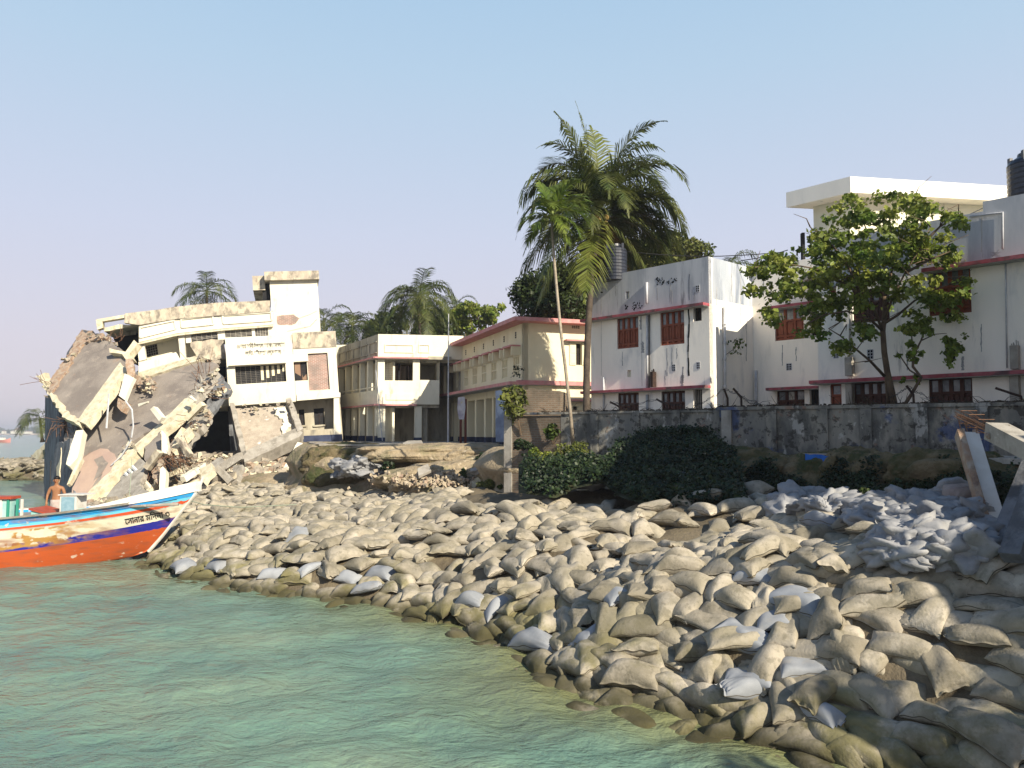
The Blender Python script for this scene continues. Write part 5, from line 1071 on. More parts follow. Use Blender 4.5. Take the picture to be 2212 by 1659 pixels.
# stones and crumbs in the dirt
b = MB(); r3 = random.Random(9)
for _ in range(420):
    px, py = r3.gauss(950, 60), r3.gauss(1034, 10); d = 32.6 - (py - 1030) * .06 + r3.uniform(-.4, .4); p = P(px, py, d); p.z = min(p.z, 2.7); s_ = r3.choice([.06, .1, .14, .2])
    b.m = r3.choice([0, 0, 0, 0, 1]); b.chunk(p, s_, r3)
tag(b.obj('loose_stones', [mat('pale_rubble_stone', (.50, .42, .31), (.36, .29, .2), 4, bump=.3), M_brk]), 'loose stones and brick bits on the dirt heap', 'stones', kind='stuff')
def flat(name, pts, d, th, m, label, cat, tilt=.5):
    cx = sum(p[0] for p in pts) / len(pts); cy = sum(p[1] for p in pts) / len(pts)
    return fallen(name, (cx - 20, cy, d), (cx + 20, cy, d), (cx, cy - 20, d + tilt), pts, th, m, label, cat, .03, .3)
flat('slab_fragment', [(870, 957), (880, 952), (912, 951), (915, 957), (905, 963), (872, 963)], 38.2, .15, M_conc, 'flat pale slab lying on the courtyard edge before the open ground floor', 'slab', 2)
flat('concrete_slab', [(1046, 1013), (1090, 1000), (1095, 1008), (1052, 1020)], 32.5, .12, M_conc, 'slanted grey slab between brown earth and white sacks', 'slab', 1.0)
flat('timber_post', [(1008, 1052), (1052, 1012), (1057, 1020), (1018, 1062)], 31.8, .2, M_cream_conc, 'pale square post lying below the earth shoulder', 'post', .3)
flat('slab_fragment', [(902, 1012), (925, 1002), (930, 1016), (906, 1028)], 32.5, .12, M_conc, 'grey slab piece half buried at the top of the dirt heap', 'slab', .6)
# boundary wall: brick length, plastered length, projecting nearer length
WD = Vector((.84, -.54, 0)).normalized()
FW = Fr(Vector((-.28, 29.4, 0)), WD); uJ = FW.uv(1567, 900)[0]
bw = empty('boundary_wall', (3, 27, 3), 'long blackened boundary wall below the white building, bare brick at its left end', 'wall')
uBk = FW.uv(1212, 930)[0]
b = MB(); b.rect(FW, .34, 1.6, uBk, 4.62, -.22, 0); b.obj('brick_length', M_brick, bw)
b = MB(); b.rect(FW, 0, 1.5, .339, 4.72, -.3, .04); b.obj('end_pillar', M_conc, bw)
b = MB(); b.rect(FW, uBk + .001, 1.6, uJ, 4.66, -.2, .01); b.obj('plastered_length', M_wall, bw)
b = MB(); b.rect(FW, .34, 4.661, uJ, 4.74, -.28, .07); b.obj('coping', M_wall, bw)
for x in (1285, 1375, 1462, 1548):
    u = FW.uv(x, 940)[0]; b = MB(); b.rect(FW, u - .14, 1.6, u + .14, 4.655, .011, .07); b.obj('pier', M_wall, bw)
FW2 = Fr(FW.p(uJ - .05, 0, .45), (FW.p(uJ, 0, .5) * -1 + Vector((14.2, 19.6, 0))))
L2 = 12.0
b = MB(); b.rect(FW2, 0, 1.4, L2, 4.70, -.22, 0); b.obj('plastered_length', M_wall, bw)
b = MB(); b.rect(FW2, -.08, 4.701, L2, 4.80, -.30, .07); b.obj('coping', M_wall, bw)
for x in (1572, 1668, 1778, 1872, 1992, 2122):
    u = FW2.uv(x, 940)[0]; b = MB(); b.rect(FW2, u - .15, 1.4, u + .15, 4.695, .002, .09 if x != 1572 else .14); b.obj('pier', M_wall if x != 1572 else M_conc, bw)
# dead twigs, leaves and barbed wire on the coping
def posts(F, x, y0, xt, yt, label, cnt=[0]):
    b = MB(); p0 = F.p(*F.uv(x, y0, -.1), -.1); u, v = F.uv(x + (xt - x) * .05, yt + (y0 - yt) * .42, -.1); p1 = F.p(u, v, -.1); u, v = F.uv(xt, yt, -.1); p2 = F.p(u, v, -.1)
    b.tube([Vector((0, 0, 0)), p1 - p0, p2 - p0], .035, 5); o = b.obj('fence_post', M_rust); o.location = p0; tag(o, label, 'fence post', 'bent iron fence posts on the boundary wall')
posts(FW2, 1572, 888, 1572 - 8, 840, 'bent iron fence post leaning left, above the wall jog'); posts(FW2, 1602, 888, 1584, 839, 'second bent iron fence post, just right of the wall jog'); posts(FW2, 1974, 880, 1958, 833, 'bent iron fence post right of the tree trunk')
posts(FW, 1388, 893, 1420, 900, 'x') if False else None
posts(FW, 1442, 893, 1418, 862, 'short iron fence post before the left half of the white building'); posts(FW, 1340, 894, 1318, 868, 'leftmost short iron fence post near the big palm trunk'); posts(FW2, 2209, 882, 2150, 838, 'slanting iron post at the far right end of the wall')
for i, (F, pts) in enumerate(((FW2, [(1564, 842), (1530, 862), (1500, 880), (1460, 886)]), (FW2, [(1584, 839), (1610, 866), (1650, 880), (1700, 884)]), (FW2, [(1564, 842), (1590, 850), (1640, 872), (1690, 880)]), (FW2, [(1958, 834), (1990, 852), (2030, 866), (2080, 872)]), (FW2, [(1958, 838), (1940, 850), (1915, 862)]), (FW, [(1318, 870), (1360, 876), (1418, 864), (1450, 872), (1500, 884)]))):
    b = MB(); w = []; 
    for j in range(len(pts) - 1):
        for k in range(6):
            t = k / 6; x = pts[j][0] + (pts[j + 1][0] - pts[j][0]) * t; y = pts[j][1] + (pts[j + 1][1] - pts[j][1]) * t; w.append(F.p(*F.uv(x, y, -.1), -.1) + Vector((0, rnd.uniform(-.02, .02), rnd.uniform(-.03, .03))))
    for dz in (0, .05): b.tube([p - w[0] + Vector((0, 0, dz * math.sin(i_ * 1.3))) for i_, p in enumerate(w)], .008, 3)
    for i_, p in enumerate(w[::2]): b.tube([p - w[0] + Vector((-.03, 0, -.03)), p - w[0] + Vector((.03, 0, .03))], .006, 3)
    o = b.obj('barbed_wire', M_wire); o.location = w[0]; tag(o, ('barbed wire running left from the post at the wall jog', 'barbed wire falling right from the second post', 'slack barbed wire between jog post and first pink ledge', 'barbed wire right of the tree trunk', 'short barbed wire piece between tree trunk and post', 'barbed wire across the shuttered lower windows at left')[i], 'barbed wire')
b = MB(); r4 = random.Random(3)
for F, u0, u1, n, z in ((FW, 1.5, uJ, 60, 4.74), (FW2, 0, L2, 90, 4.80)):
    for _ in range(n):
        u = r4.uniform(u0, u1); p = F.p(u, z, r4.uniform(-.2, .02)); d = Vector((r4.gauss(0, 1), r4.gauss(0, .5), r4.uniform(.05, .6))).normalized() * r4.uniform(.1, .55)
        b.tube([p, p + d * .5 + Vector((0, 0, r4.uniform(-.05, .08))), p + d], [.012, .008, .004], 3)
    for _ in range(n * 4):
        u = r4.uniform(u0, u1); p = F.p(u, z, r4.uniform(-.25, .05)); b.chunk(p + Vector((0, 0, .02)), r4.uniform(.03, .12), r4, .5)
tag(b.obj('twigs_and_litter', mat('dead_twigs', (.09, .065, .045), (.05, .04, .03), 9, bump=0)), 'dry twigs and litter caught along the top of the boundary wall', 'litter', kind='stuff')
# overgrown brick hut behind the wall's left end
bh = empty('brick_hut', P(1165, 960, 32.0), 'overgrown ruined brick hut behind the left end of the boundary wall', 'hut')
FH = Fr(Vector((P(1112, 900, 33.0).x, 33.0, 0)), Vector((.97, -.24, 0)))
b = MB(); r5 = random.Random(2); q = [FH.uv(*p_) for p_ in ((1112, 960), (1112, 850), (1125, 845), (1150, 838), (1178, 841), (1209, 846), (1212, 960))]; rough_edge(b, q, 0, FH, -2.5, 0, .3, .04, r5); b.obj('wall', M_brick, bh)
# blue-grey sheet panel leaning at the yellow building's corner
fallen('metal_sheet', (1070, 900, 35.5), (1092, 900, 35.0), (1070, 850, 35.6), [(1070, 843), (1082, 843), (1090, 850), (1092, 955), (1071, 955)], .05, mat('blue_grey_sheet', (.20, .26, .38), (.13, .17, .27), 3, rough=.5, bump=.1), 'upright blue-grey sheet panel between the yellow arcade and the brick end pillar', 'metal sheet', .02)
# signboard on two red posts, flag pole
sb = empty('signboard', P(998, 955, 42.5), 'faded white signboard on two red posts in front of the yellow arcade', 'signboard')
FSg = Fr(Vector((P(998, 900, 42.5).x, 42.5, 0)), (1, -.1, 0))
for x in (995, 1005.5): u = FSg.uv(x, 950)[0]; b = MB(); b.rect(FSg, u - .06, 3.4, u + .06, FSg.uv(998, 862)[1], -.05, .05); b.obj('post', mat('red_painted_post', (.12, .03, .02), bump=0) if x == 995 else bpy.data.materials['red_painted_post'], sb)
b = MB(); b.prism(FSg, [FSg.uv(*p_) for p_ in ((990, 858), (1004, 857), (1006, 880), (1003, 906), (992, 906), (988, 884))], .051, .08); b.obj('board', mat('faded_poster', (.62, .60, .62), (.40, .36, .44), 2.5, bump=0, stains=[((.55, .48, .15), 1.6, .60, .66, 1, .8)]), sb)
p0, p1 = P(936, 955, 44), P(937, 678, 44) if False else P(968 * .864, 678, 44); p0 = P(968, 956, 44); p1 = P(969, 678, 44)
b = MB(); b.tube([Vector((0, 0, 0)), (p1 - p0)], [.05, .025], 6); o = b.obj('flag_pole', M_pvc); o.location = p0; tag(o, 'tall thin bare flag pole standing before the gallery building', 'pole')
p0 = P(826, 952, 47); b = MB(); b.tube([Vector((0, 0, 0)), P(812, 800, 47) - p0], [.03, .02], 5); o = b.obj('thin_pole', M_pvc); o.location = p0; tag(o, 'short thin pole against the corner pillar of the gallery building', 'pole')
# right ledge: concrete slab with blue paint on undercut earth
def on(px, py, d): return P(px, py, d)
p = P(1660, 1030, 22.0); rock('earth_mass', (p.x, p.y + .3, 2.75), 1.35, 1.0, .75, M_mossshade, 'rounded mossy earth mass under the jog of the boundary wall', 'earth lump', 2.6, 12, rz=R(-35), amp=.16)
for i, (px, d, sx) in enumerate(((1800, 20.6, 1.0), (1875, 20.0, .9), (1960, 19.2, 1.2), (2060, 18.2, 1.4), (2180, 17.0, 1.6))):
    p = P(px, 1035, d); rock('earth_mass', (p.x, p.y + .2, 2.72), sx, .95, .78, M_mossshade, ('undercut earth block beneath the blue-painted slab edge', 'narrow earth block between the blue edge and the overhanging slab', 'bulging earth block under the pale slab lip', 'dark mossy earth behind the white leaning column', 'mossy earth behind the dark crossed columns')[i], 'earth lump', 3.2, 20 + i * 3, rz=R(-36), amp=.18)
F7 = Fr(P(1735, 985, 20.9), (P(2240, 1000, 16.3) - P(1735, 985, 20.9)))
b = MB(); top = Fr(Vector((0, 0, 0)), (1, 0, 0), (0, 1, 0)); a_ = P(1735, 985, 20.9); c_ = P(2240, 1000, 16.3); nn = Vector((.6, .8, 0))
rough_edge(b, [(a_.x, a_.y), (c_.x, c_.y), (c_.x + nn.x * 2.2, c_.y + nn.y * 2.2), (a_.x + nn.x * 2.2, a_.y + nn.y * 2.2)], 0, top, 3.34, 3.46, .5, .06)
o = b.obj('ledge_slab', M_conc); sh = Vector((a_.x + 1, a_.y, 3.34)); o.data.transform(Matrix.Translation(-sh)); o.location = sh; tag(o, 'thin broken concrete slab overhanging the earth at the foot of the boundary wall', 'slab')
k = MB(); Fp = Fr(Vector((a_.x, a_.y, 0)) - nn * .10, c_ - a_); rough_edge(k, [(.15, 3.22), (2.2, 3.20), (2.3, 3.44), (.1, 3.44)], 0, Fp, 0, .05, .15, .04)
k.v = [tuple(Vector(v) - sh) for v in k.v]; kk = k.obj('blue_painted_edge', mat('bright_blue_paint', (.02, .10, .42), (.03, .16, .55), 6, bump=.2)); kk.parent = o
# tilted concrete columns at the right
def colm(name, x0, y0, d0, x1, y1, d1, w, h, mats, label, rods=0, up=(0, 0, 1), rodL=.9, jit=.02):
    a, c = P(x0, y0, d0), P(x1, y1, d1); b = MB(); n = 8; L = (c - a)
    b.beam(Vector((0, 0, 0)), L, w, h, up, jit); o = b.obj(name, mats); o.location = a; tag(o, label, 'column')
    if rods:
        g = MB(); d = L.normalized(); s1_ = d.cross(Vector(up)).normalized(); s2_ = s1_.cross(d)
        for i in range(rods):
            q0 = L + s1_ * rnd.uniform(-.4, .4) * w + s2_ * rnd.uniform(-.4, .4) * h; e = d + Vector((rnd.gauss(0, .09), rnd.gauss(0, .09), rnd.gauss(0, .09)))
            g.tube([q0 - d * .1, q0 + e * rodL * rnd.uniform(.6, 1)], .009, 4)
        if rods > 6:
            for t in (.25, .5, .7):
                ring = [L + d * rodL * t + s1_ * w * .42 * a1 + s2_ * h * .42 * a2 for a1, a2 in ((-1, -1), (1, -1), (1, 1), (-1, 1), (-1, -1))]; g.tube(ring, .007, 4)
        r_ = g.obj('reinforcing_rods', M_rebar); r_.parent = o
        t_ = MB(); 
        for _ in range(10): t_.chunk(L + Vector((rnd.uniform(-.5, .5) * w, rnd.uniform(-.5, .5) * w, rnd.uniform(-.3, .3) * h)), rnd.uniform(.06, .14))
        r_ = t_.obj('broken_end', M_brk); r_.parent = o
    return o
c1 = colm('broken_column', 2147, 1130, 13.0, 2093, 942, 14.0, .25, .30, mat('white_washed_column', (.70, .69, .66), (.62, .60, .56), 3, bump=.2, stains=[((.40, .25, .18), 3, .6, .7, 1, .6)]), 'white square column leaning left above the torn white sacks', 4, rodL=.5)
g = MB(); a, c = P(2126, 1126, 13.02), P(2070, 934, 14.02); g.beam(a - Vector(c1.location), c - Vector(c1.location), .09, .28, jit=.03); r_ = g.obj('exposed_brick_side', M_brk); r_.parent = c1
c2 = colm('fallen_beam', 2300, 1010, 10.6, 2150, 932, 12.0, .30, .26, M_conc, 'long beam with a cage of rusty rods entering from the right edge', 14, rodL=1.0); c2['category'] = 'beam'
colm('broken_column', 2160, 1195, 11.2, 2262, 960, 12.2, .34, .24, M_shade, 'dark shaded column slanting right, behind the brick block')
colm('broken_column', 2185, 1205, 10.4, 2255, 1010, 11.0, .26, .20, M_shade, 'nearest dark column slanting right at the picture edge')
bb_ = MB()
fb, FB_ = fallen('fallen_brick_pier', (2060, 1195, 12.1), (2150, 1195, 11.8), (2090, 1100, 12.6), [(2062, 1196), (2088, 1122), (2110, 1120), (2128, 1136), (2148, 1150), (2146, 1195)], .5, M_brick, 'fallen brick pier with plaster left on one side, below the white column', 'brick pier', .04, .15)
part_on(fb, FB_, 'plaster_face', [(2064, 1195), (2088, 1124), (2122, 1138), (2106, 1196)], .002, .05, M_parapet, .02)
part_on(fb, FB_, 'red_brick_face', [(2112, 1190), (2126, 1140), (2142, 1150), (2140, 1192)], .002, .09, M_brk, .05, .1)
fallen('concrete_slab', (2045, 1190, 12.4), (2065, 1190, 12.3), (2080, 1110, 13.0), [(2046, 1194), (2082, 1106), (2090, 1112), (2064, 1196)], .15, M_parapet, 'thin grey slab leaning on the left side of the fallen brick pier', 'slab', .03)
rock('brick_lump', P(2085, 1082, 14.0), .32, .25, .28, mat('grey_brick_lump', (.36, .30, .27), (.28, .22, .20), 4, bump=.3), 'squarish brick lump behind the thin leaning slab', 'rubble', 5, 2, amp=.06)
# torn white sacks
M_sack = mat('torn_white_sacks', (.36, .36, .37), (.24, .245, .26), 2.5, rough=.7, bump=.3, stains=[((.30, .29, .27), 3, .52, .68, 1, .6), ((.16, .15, .13), 7, .60, .70, 1, .6)])
def sackgeo(seed):
    r = np.random.RandomState(seed); n1, n2 = 26, 15; A, B = np.meshgrid(np.linspace(0, 2 * math.pi, n1, endpoint=False), np.linspace(-math.pi / 2, math.pi / 2, n2), indexing='ij')
    x = np.cos(B) * np.cos(A); y = np.cos(B) * np.sin(A); z = np.sin(B); k = 1 + .30 * fbm(x * 1.7 + seed, y * 1.7, z * 1.7 + seed, 4, 1.3, 1.0)
    for _ in range(5):
        th = r.uniform(0, 6.28); ph = r.uniform(-1, 1); f = r.uniform(5, 9); k = k + .11 * np.sin(f * (x * math.cos(th) + y * math.sin(th) + z * ph) + r.uniform(0, 6)) ** 3
    V = np.stack([x * k * .38, y * k * .28, z * k * .15], -1).reshape(-1, 3); I = np.arange(n1 * n2).reshape(n1, n2); J = np.roll(I, -1, 0)
    return V, np.stack([I[:, :-1], J[:, :-1], J[:, 1:], I[:, 1:]], -1).reshape(-1, 4)
SG = [sackgeo(k) for k in range(8)]; sm = [None] * 8
sacks = []
r6 = random.Random(17)
def sack_at(px, py, d, big=1.0): sacks.append((P(px, py, d), r6.randrange(8), r6.uniform(0, 6.28), r6.uniform(.7, 1.2) * big))
for _ in range(150): 
    px, py = r6.uniform(1850, 2110), r6.uniform(1105, 1205)
    if px < 1900 and py > 1150: continue
    sack_at(px, py, 0, .9)
for _ in range(60): sack_at(r6.uniform(1620, 2120), r6.uniform(1072, 1105), 0, 1.05)
for _ in range(26): sack_at(r6.gauss(1100, 26), r6.gauss(1012, 12), 0, 1)
for _ in range(34): sack_at(r6.gauss(775, 34), r6.gauss(1012, 9), 0, 1.2)
for _ in range(12): sack_at(r6.uniform(1230, 1300), r6.uniform(1028, 1045), 0, 1)
for _ in range(7): sack_at(r6.uniform(1465, 1500), r6.uniform(1034, 1046), 0, 1)
def ground_hit(px, py):
    # march along the view line until it meets the bank
    rv = ray(px, py)
    for k in range(900):
        d = 8 + k * .04; p = CAM + rv * (d / rv.y)
        if p.z < tz(p.x, p.y): return p
    return p
S2 = []
for (p, v, yaw, sc), in [((s_),) for s_ in sacks]: pass
r6 = random.Random(17)
zones = [(lambda: (r6.uniform(1850, 2110), r6.uniform(1100, 1205)), 165, 0), (lambda: (r6.uniform(1690, 2130), r6.uniform(1074, 1106)), 42, 0), (lambda: (r6.gauss(1100, 24), r6.gauss(1018, 12)), 26, 32), (lambda: (r6.gauss(775, 32), r6.gauss(1014, 9)), 34, 36.3), (lambda: (r6.uniform(1225, 1310), r6.uniform(1030, 1048)), 14, 0), (lambda: (r6.uniform(1465, 1505), r6.uniform(1034, 1046)), 8, 21.8)]
zn = ['in the spread beside the brick pier', 'in the row under the mossy ledge', 'in the pile left of the wall end', 'in the pile under the courtyard bank', 'between the green bushes', 'inside the dark creeper']
for zi, (f, n, dd) in enumerate(zones):
    for j in range(n):
        px, py = f()
        if zi == 0 and px < 1920 and py > 1140: continue
        p = P(px, py, dd + r6.uniform(-.6, .6)) if dd else ground_hit(px, py)
        S2.append((p, r6.randrange(8), r6.uniform(0, 6.28), r6.uniform(.75, 1.25) * (1.15 if zi in (2, 3) else 1), zi))
cntz = {}
for (p, v, yaw, sc, zi) in sorted(S2, key=lambda s_: s_[0].x):
    if sm[v] is None:
        o = npobj('torn_sack', SG[v][0], SG[v][1], M_sack, smooth=True); sm[v] = o.data
    else: o = bpy.data.objects.new('torn_sack', sm[v]); scene.collection.objects.link(o)
    o.location = p + Vector((0, 0, r6.uniform(.0, .10))); o.rotation_euler = (r6.gauss(0, .25), r6.gauss(0, .25), yaw); o.scale = (sc * 1.0, sc * 1.0, sc * r6.uniform(.7, 1.2))
    cntz[zi] = cntz.get(zi, 0) + 1; tag(o, f"torn sack, {ORD(cntz[zi])} from the left {zn[zi]}", 'sack', 'torn white plastic sacks')
# ------------------------------------------------------------------ wooden boat, moored bow-on to the bags
def bands_mat():
    m = bpy.data.materials.new('painted_hull'); m.use_nodes = True; n, l = m.node_tree.nodes, m.node_tree.links
    b = n['Principled BSDF']; b.inputs['Roughness'].default_value = .5; b.inputs['Specular IOR Level'].default_value = .3
    uv = n.new('ShaderNodeUVMap'); s = n.new('ShaderNodeSeparateXYZ'); l.new(uv.outputs[0], s.inputs[0]); r = n.new('ShaderNodeValToRGB'); r.color_ramp.interpolation = 'CONSTANT'; l.new(s.outputs[1], r.inputs[0])
    geo = n.new('ShaderNodeNewGeometry')
    setramp(r.color_ramp, [(0, (.44, .085, .022)), (.31, (.022, .024, .26)), (.45, (.66, .61, .48)), (.73, (.42, .46, .42)), (.75, (.60, .09, .03)), (.79, (.16, .55, .72)), (.85, (.03, .32, .70)), (.97, (.66, .64, .60))])
    def nz(sc, det, st):
        mp = n.new('ShaderNodeMapping'); mp.inputs['Scale'].default_value = st; l.new(geo.outputs['Position'], mp.inputs[0]); t = n.new('ShaderNodeTexNoise'); t.inputs['Scale'].default_value = sc; t.inputs['Detail'].default_value = det; l.new(mp.outputs[0], t.inputs[0]); return t.outputs[0]
    def mr(src, a, c, o=1.0):
        t = n.new('ShaderNodeMapRange'); t.inputs[1].default_value = a; t.inputs[2].default_value = c; t.inputs[4].default_value = o; l.new(src, t.inputs[0]); return t.outputs[0]
    def mul(a, c):
        t = n.new('ShaderNodeMath'); t.operation = 'MULTIPLY'; l.new(a, t.inputs[0]); l.new(c, t.inputs[1]); return t.outputs[0]
    def mix(f, a, c):
        t = n.new('ShaderNodeMixRGB'); l.new(f, t.inputs[0]); l.new(a, t.inputs[1]); t.inputs[2].default_value = (*c, 1); return t.outputs[0]
    col = r.outputs[0]
    # worn-through paint on the cream and blue bands, away from the bow
    band = mul(mr(s.outputs[1], .30, .36), mr(s.outputs[1], .76, .71)); away = mr(s.outputs[0], .88, .78)
    col = mix(mul(mul(mr(nz(1.5, 9, (1, 1, 2.6)), .46, .53), band), away), col, (.40, .22, .06))
    col = mix(mul(mul(mr(nz(3.5, 9, (1, 1, 1)), .56, .60), mr(s.outputs[1], .38, .42)), away), col, (.60, .55, .45))
    col = mix(mr(nz(2.2, 10, (.6, 1, 2.5)), .50, .68, .7), col, (.24, .075, .04))
    col = mix(mul(mr(nz(6, 8, (.5, 1, 1)), .64, .68), mr(s.outputs[1], .30, .10)), col, (.55, .42, .33))
    l.new(col, b.inputs['Base Color'])
    bp = n.new('ShaderNodeBump'); bp.inputs['Strength'].default_value = .25; bp.inputs['Distance'].default_value = .02; l.new(nz(3, 6, (.3, 1, 5)), bp.inputs['Height']); l.new(bp.outputs[0], b.inputs['Normal'])
    return m
M_hull = bands_mat(); M_deck = mat('grey_deck_wood', (.36, .32, .28), (.26, .23, .20), 3, bump=.3, stains=[((.55, .52, .48), 3, .6, .7, 1, .5)])
M_wpaint = mat('white_boat_paint', (.72, .70, .66), (.62, .58, .52), 3, rough=.5, bump=.1, stains=[((.40, .34, .27), 4, .60, .72, 1, .6)])
M_turq = mat('turquoise_paint', (.28, .55, .52), (.40, .62, .58), 5, rough=.5, bump=.05); M_green = mat('green_paint', (.04, .28, .20), rough=.5, bump=0); M_redp = mat('red_boat_paint', (.42, .08, .04), (.34, .06, .035), 4, rough=.5, bump=.1)
boat = empty('wooden_boat', (-17, 25, 0), 'orange, blue and cream painted wooden boat with a high white bow, nosed against the sandbags', 'boat')
# stations along x: near side y of rail, keel line
yc = 25.0; XB = -9.95
xs = np.r_[np.linspace(-27, -15, 16), np.linspace(-14.5, XB, 24)]
def rail_z(x): return float(np.interp(x, [-27, -22, -18.0, -15.5, -13.5, -12, -11, -10.3, XB], [1.50, 1.42, 1.38, 1.46, 1.62, 1.80, 1.95, 2.10, 2.18]))
def halfb(x): 
    t = max(0.0, (XB - x) / 6.0); return 2.05 * min(1.0, t ** .62) if t < 1 else 2.05
def keel(x): return float(np.interp(x, [-27, -14.6, -13.2, -12.0, -11.4, -11.0, -10.4, XB], [-.6, -.35, -.12, .10, .30, .75, 1.55, 2.12]))
nrow = 30; V = []; UV = []
for x in xs:
    zr, hb2, kz_ = rail_z(x), halfb(x), keel(x)
    for sgn in (-1, 1):
        for j in range(nrow):
            t = j / (nrow - 1); z = kz_ + (zr - kz_) * t; fl = (.30 + .70 * t ** .55) if x < -12 else (t ** .9)
            k = min(1, max(0, (x + 15) / 3.0)); fl = (.62 + .38 * t ** .6) * (1 - k) + (t ** .85) * k
            V.append((x, yc + sgn * hb2 * fl, z)); vv = (z + .35) / (zr + .35) if False else None
            # band height: from the water to the rail
            zb = max(-.35, -.35); base_v = (z - 0.0) / (zr - 0.0); sb2 = min(1, max(0, (x + 15.5) / 5.0)) ** 1.2; bl_ = [a * (1 - sb2) + c * sb2 for a, c in zip((0, .31, .45, .73, .75, .79, .97, 1.0), (0, .56, .68, .83, .84, .90, .99, 1.0))]; UV.append(((x + 27) / (XB + 27), float(np.interp(base_v, bl_, (0, .31, .45, .73, .75, .79, .97, 1.0)))))
V = np.array(V); n_s = len(xs); I = np.arange(n_s * 2 * nrow).reshape(n_s, 2, nrow); q = []
for s_ in (0, 1):
    a, b_, c, d = I[:-1, s_, :-1], I[1:, s_, :-1], I[1:, s_, 1:], I[:-1, s_, 1:]
    qq = np.stack([a, b_, c, d], -1).reshape(-1, 4); q.append(qq if s_ == 0 else qq[:, ::-1])
q.append(np.stack([I[:-1, 1, 0], I[1:, 1, 0], I[1:, 0, 0], I[:-1, 0, 0]], -1))
npobj('hull', V, np.concatenate(q), M_hull, boat, smooth=True, uv=np.array(UV))
# rail cap, rubbing strakes following the sheer
def along(name, f0, f1, v0, v1, out, m, x0=-27, x1=XB - .05, parent=boat, side=-1):
    b = MB(); pts = [x for x in np.linspace(x0, x1, 60)]
    ring = []
    for x in pts:
        zr, hb2, kz_ = rail_z(x), halfb(x), keel(x)
        def at(v, o):
            z = zr * v; t = (z - kz_) / (zr - kz_); k = min(1, max(0, (x + 15) / 3.0)); fl = (.62 + .38 * max(t, 0) ** .6) * (1 - k) + (max(t, 0) ** .85) * k
            return (x, yc + side * (hb2 * fl + o), z)
        ring.append([at(v0, .0), at(v0, out), at(v1, out), at(v1, .0)])
    vs = [p for r_ in ring for p in r_]; fs = []
    for i in range(len(ring) - 1):
        for k in range(4): fs.append((i * 4 + k, i * 4 + (k + 1) % 4, (i + 1) * 4 + (k + 1) % 4, (i + 1) * 4 + k))
    b.add(vs, fs); return b.obj(name, m, parent)
along('rail_cap', 0, 0, .985, 1.02, .10, M_deck, x1=-11.6); along('rail_cap', 0, 0, .985, 1.02, .10, M_deck, x1=-11.6, side=1)
# deck
b = MB(); px_ = [x for x in np.linspace(-27, -10.4, 30)]
vs = []; 
for x in px_: vs += [(x, yc - halfb(x) * .97, rail_z(x) - .12), (x, yc + halfb(x) * .97, rail_z(x) - .12)]
b.add(vs, [(i * 2, i * 2 + 2, i * 2 + 3, i * 2 + 1) for i in range(len(px_) - 1)]); b.obj('deck', M_deck, boat)
# white raised bow bulwark
b = MB(); ring = []
for x in np.linspace(-12.9, XB + .12, 24):
    t = (x + 12.9) / (XB + .12 + 12.9); zr = rail_z(x); hb2 = halfb(min(x, XB - .02)); h = .02 + .27 * math.sin(min(1, t * 1.15) * math.pi * .5) * (1 if t < .99 else 1)
    ring.append([(x, yc - hb2 - .03, zr - .02), (x, yc - hb2 * .93 + .0, zr + h), (x, yc - hb2 * .80 + .05, zr + h)])
vs = [p for r_ in ring for p in r_]; fs = [(i * 3 + k, (i + 1) * 3 + k, (i + 1) * 3 + k + 1, i * 3 + k + 1) for i in range(len(ring) - 1) for k in range(2)]
m0 = len(vs); vs += [(x, 2 * yc - y, z) for x, y, z in vs]; fs += [tuple(m0 + i for i in f[::-1]) for f in fs]
for i in range(len(ring) - 1): fs.append((i * 3 + 2, (i + 1) * 3 + 2, m0 + (i + 1) * 3 + 2, m0 + i * 3 + 2))
b.add(vs, fs); b.obj('bow_bulwark', M_wpaint, boat)
b = MB(); b.tube([(-11.42, yc, .28), (-11.02, yc, .75), (-10.42, yc, 1.55), (XB + .04, yc, 2.2), (XB + .20, yc, 2.62)], [.06, .06, .06, .06, .04], 6); b.obj('stem_post', M_hull if False else M_wpaint, boat)
# name on the bow following the sheer: glyphs already in visual order
FNm = plane3((275, 1140, 23.35), (372, 1120, 24.3), (285, 1108, 23.55))
M_blk = mat('black_sign_paint', (.012, .012, .014), rough=.5, bump=0)
def bowname(s, x0, x1, z0, z1, hgt):
    cu = bpy.data.curves.new('painted_name', 'FONT'); cu.body = s; cu.size = 1; cu.offset = .012; cu.resolution_u = 4
    t = bpy.data.objects.new('painted_name', cu); scene.collection.objects.link(t); bpy.context.view_layer.update()
    me = bpy.data.meshes.new_from_object(t.evaluated_get(bpy.context.evaluated_depsgraph_get())); bpy.data.objects.remove(t)
    bmm = __import__('bmesh').new(); bmm.from_mesh(me); __import__('bmesh').ops.triangulate(bmm, faces=bmm.faces); __import__('bmesh').ops.subdivide_edges(bmm, edges=[e for e in bmm.edges if e.calc_length() > .25], cuts=1); bmm.to_mesh(me)
    mb = MB(); xm = max(q_.co.x for q_ in me.vertices)
    for q_ in me.vertices:   # every point is laid onto the curved planking
        k = q_.co.x / xm; x = x0 + (x1 - x0) * k; z = z0 + (z1 - z0) * k + q_.co.y * hgt; zr, hb2, kz_ = rail_z(x), halfb(x), keel(x); tt = max(0, (z - kz_) / (zr - kz_)); k = min(1, max(0, (x + 15) / 3.0)); fl = (.62 + .38 * tt ** .6) * (1 - k) + (tt ** .85) * k
        mb.v.append((x, yc - hb2 * fl - .02, z))
    mb.f = [tuple(p.vertices) for p in me.polygons]; mb.mi = [0] * len(mb.f); mb.obj('painted_name', M_blk, boat)
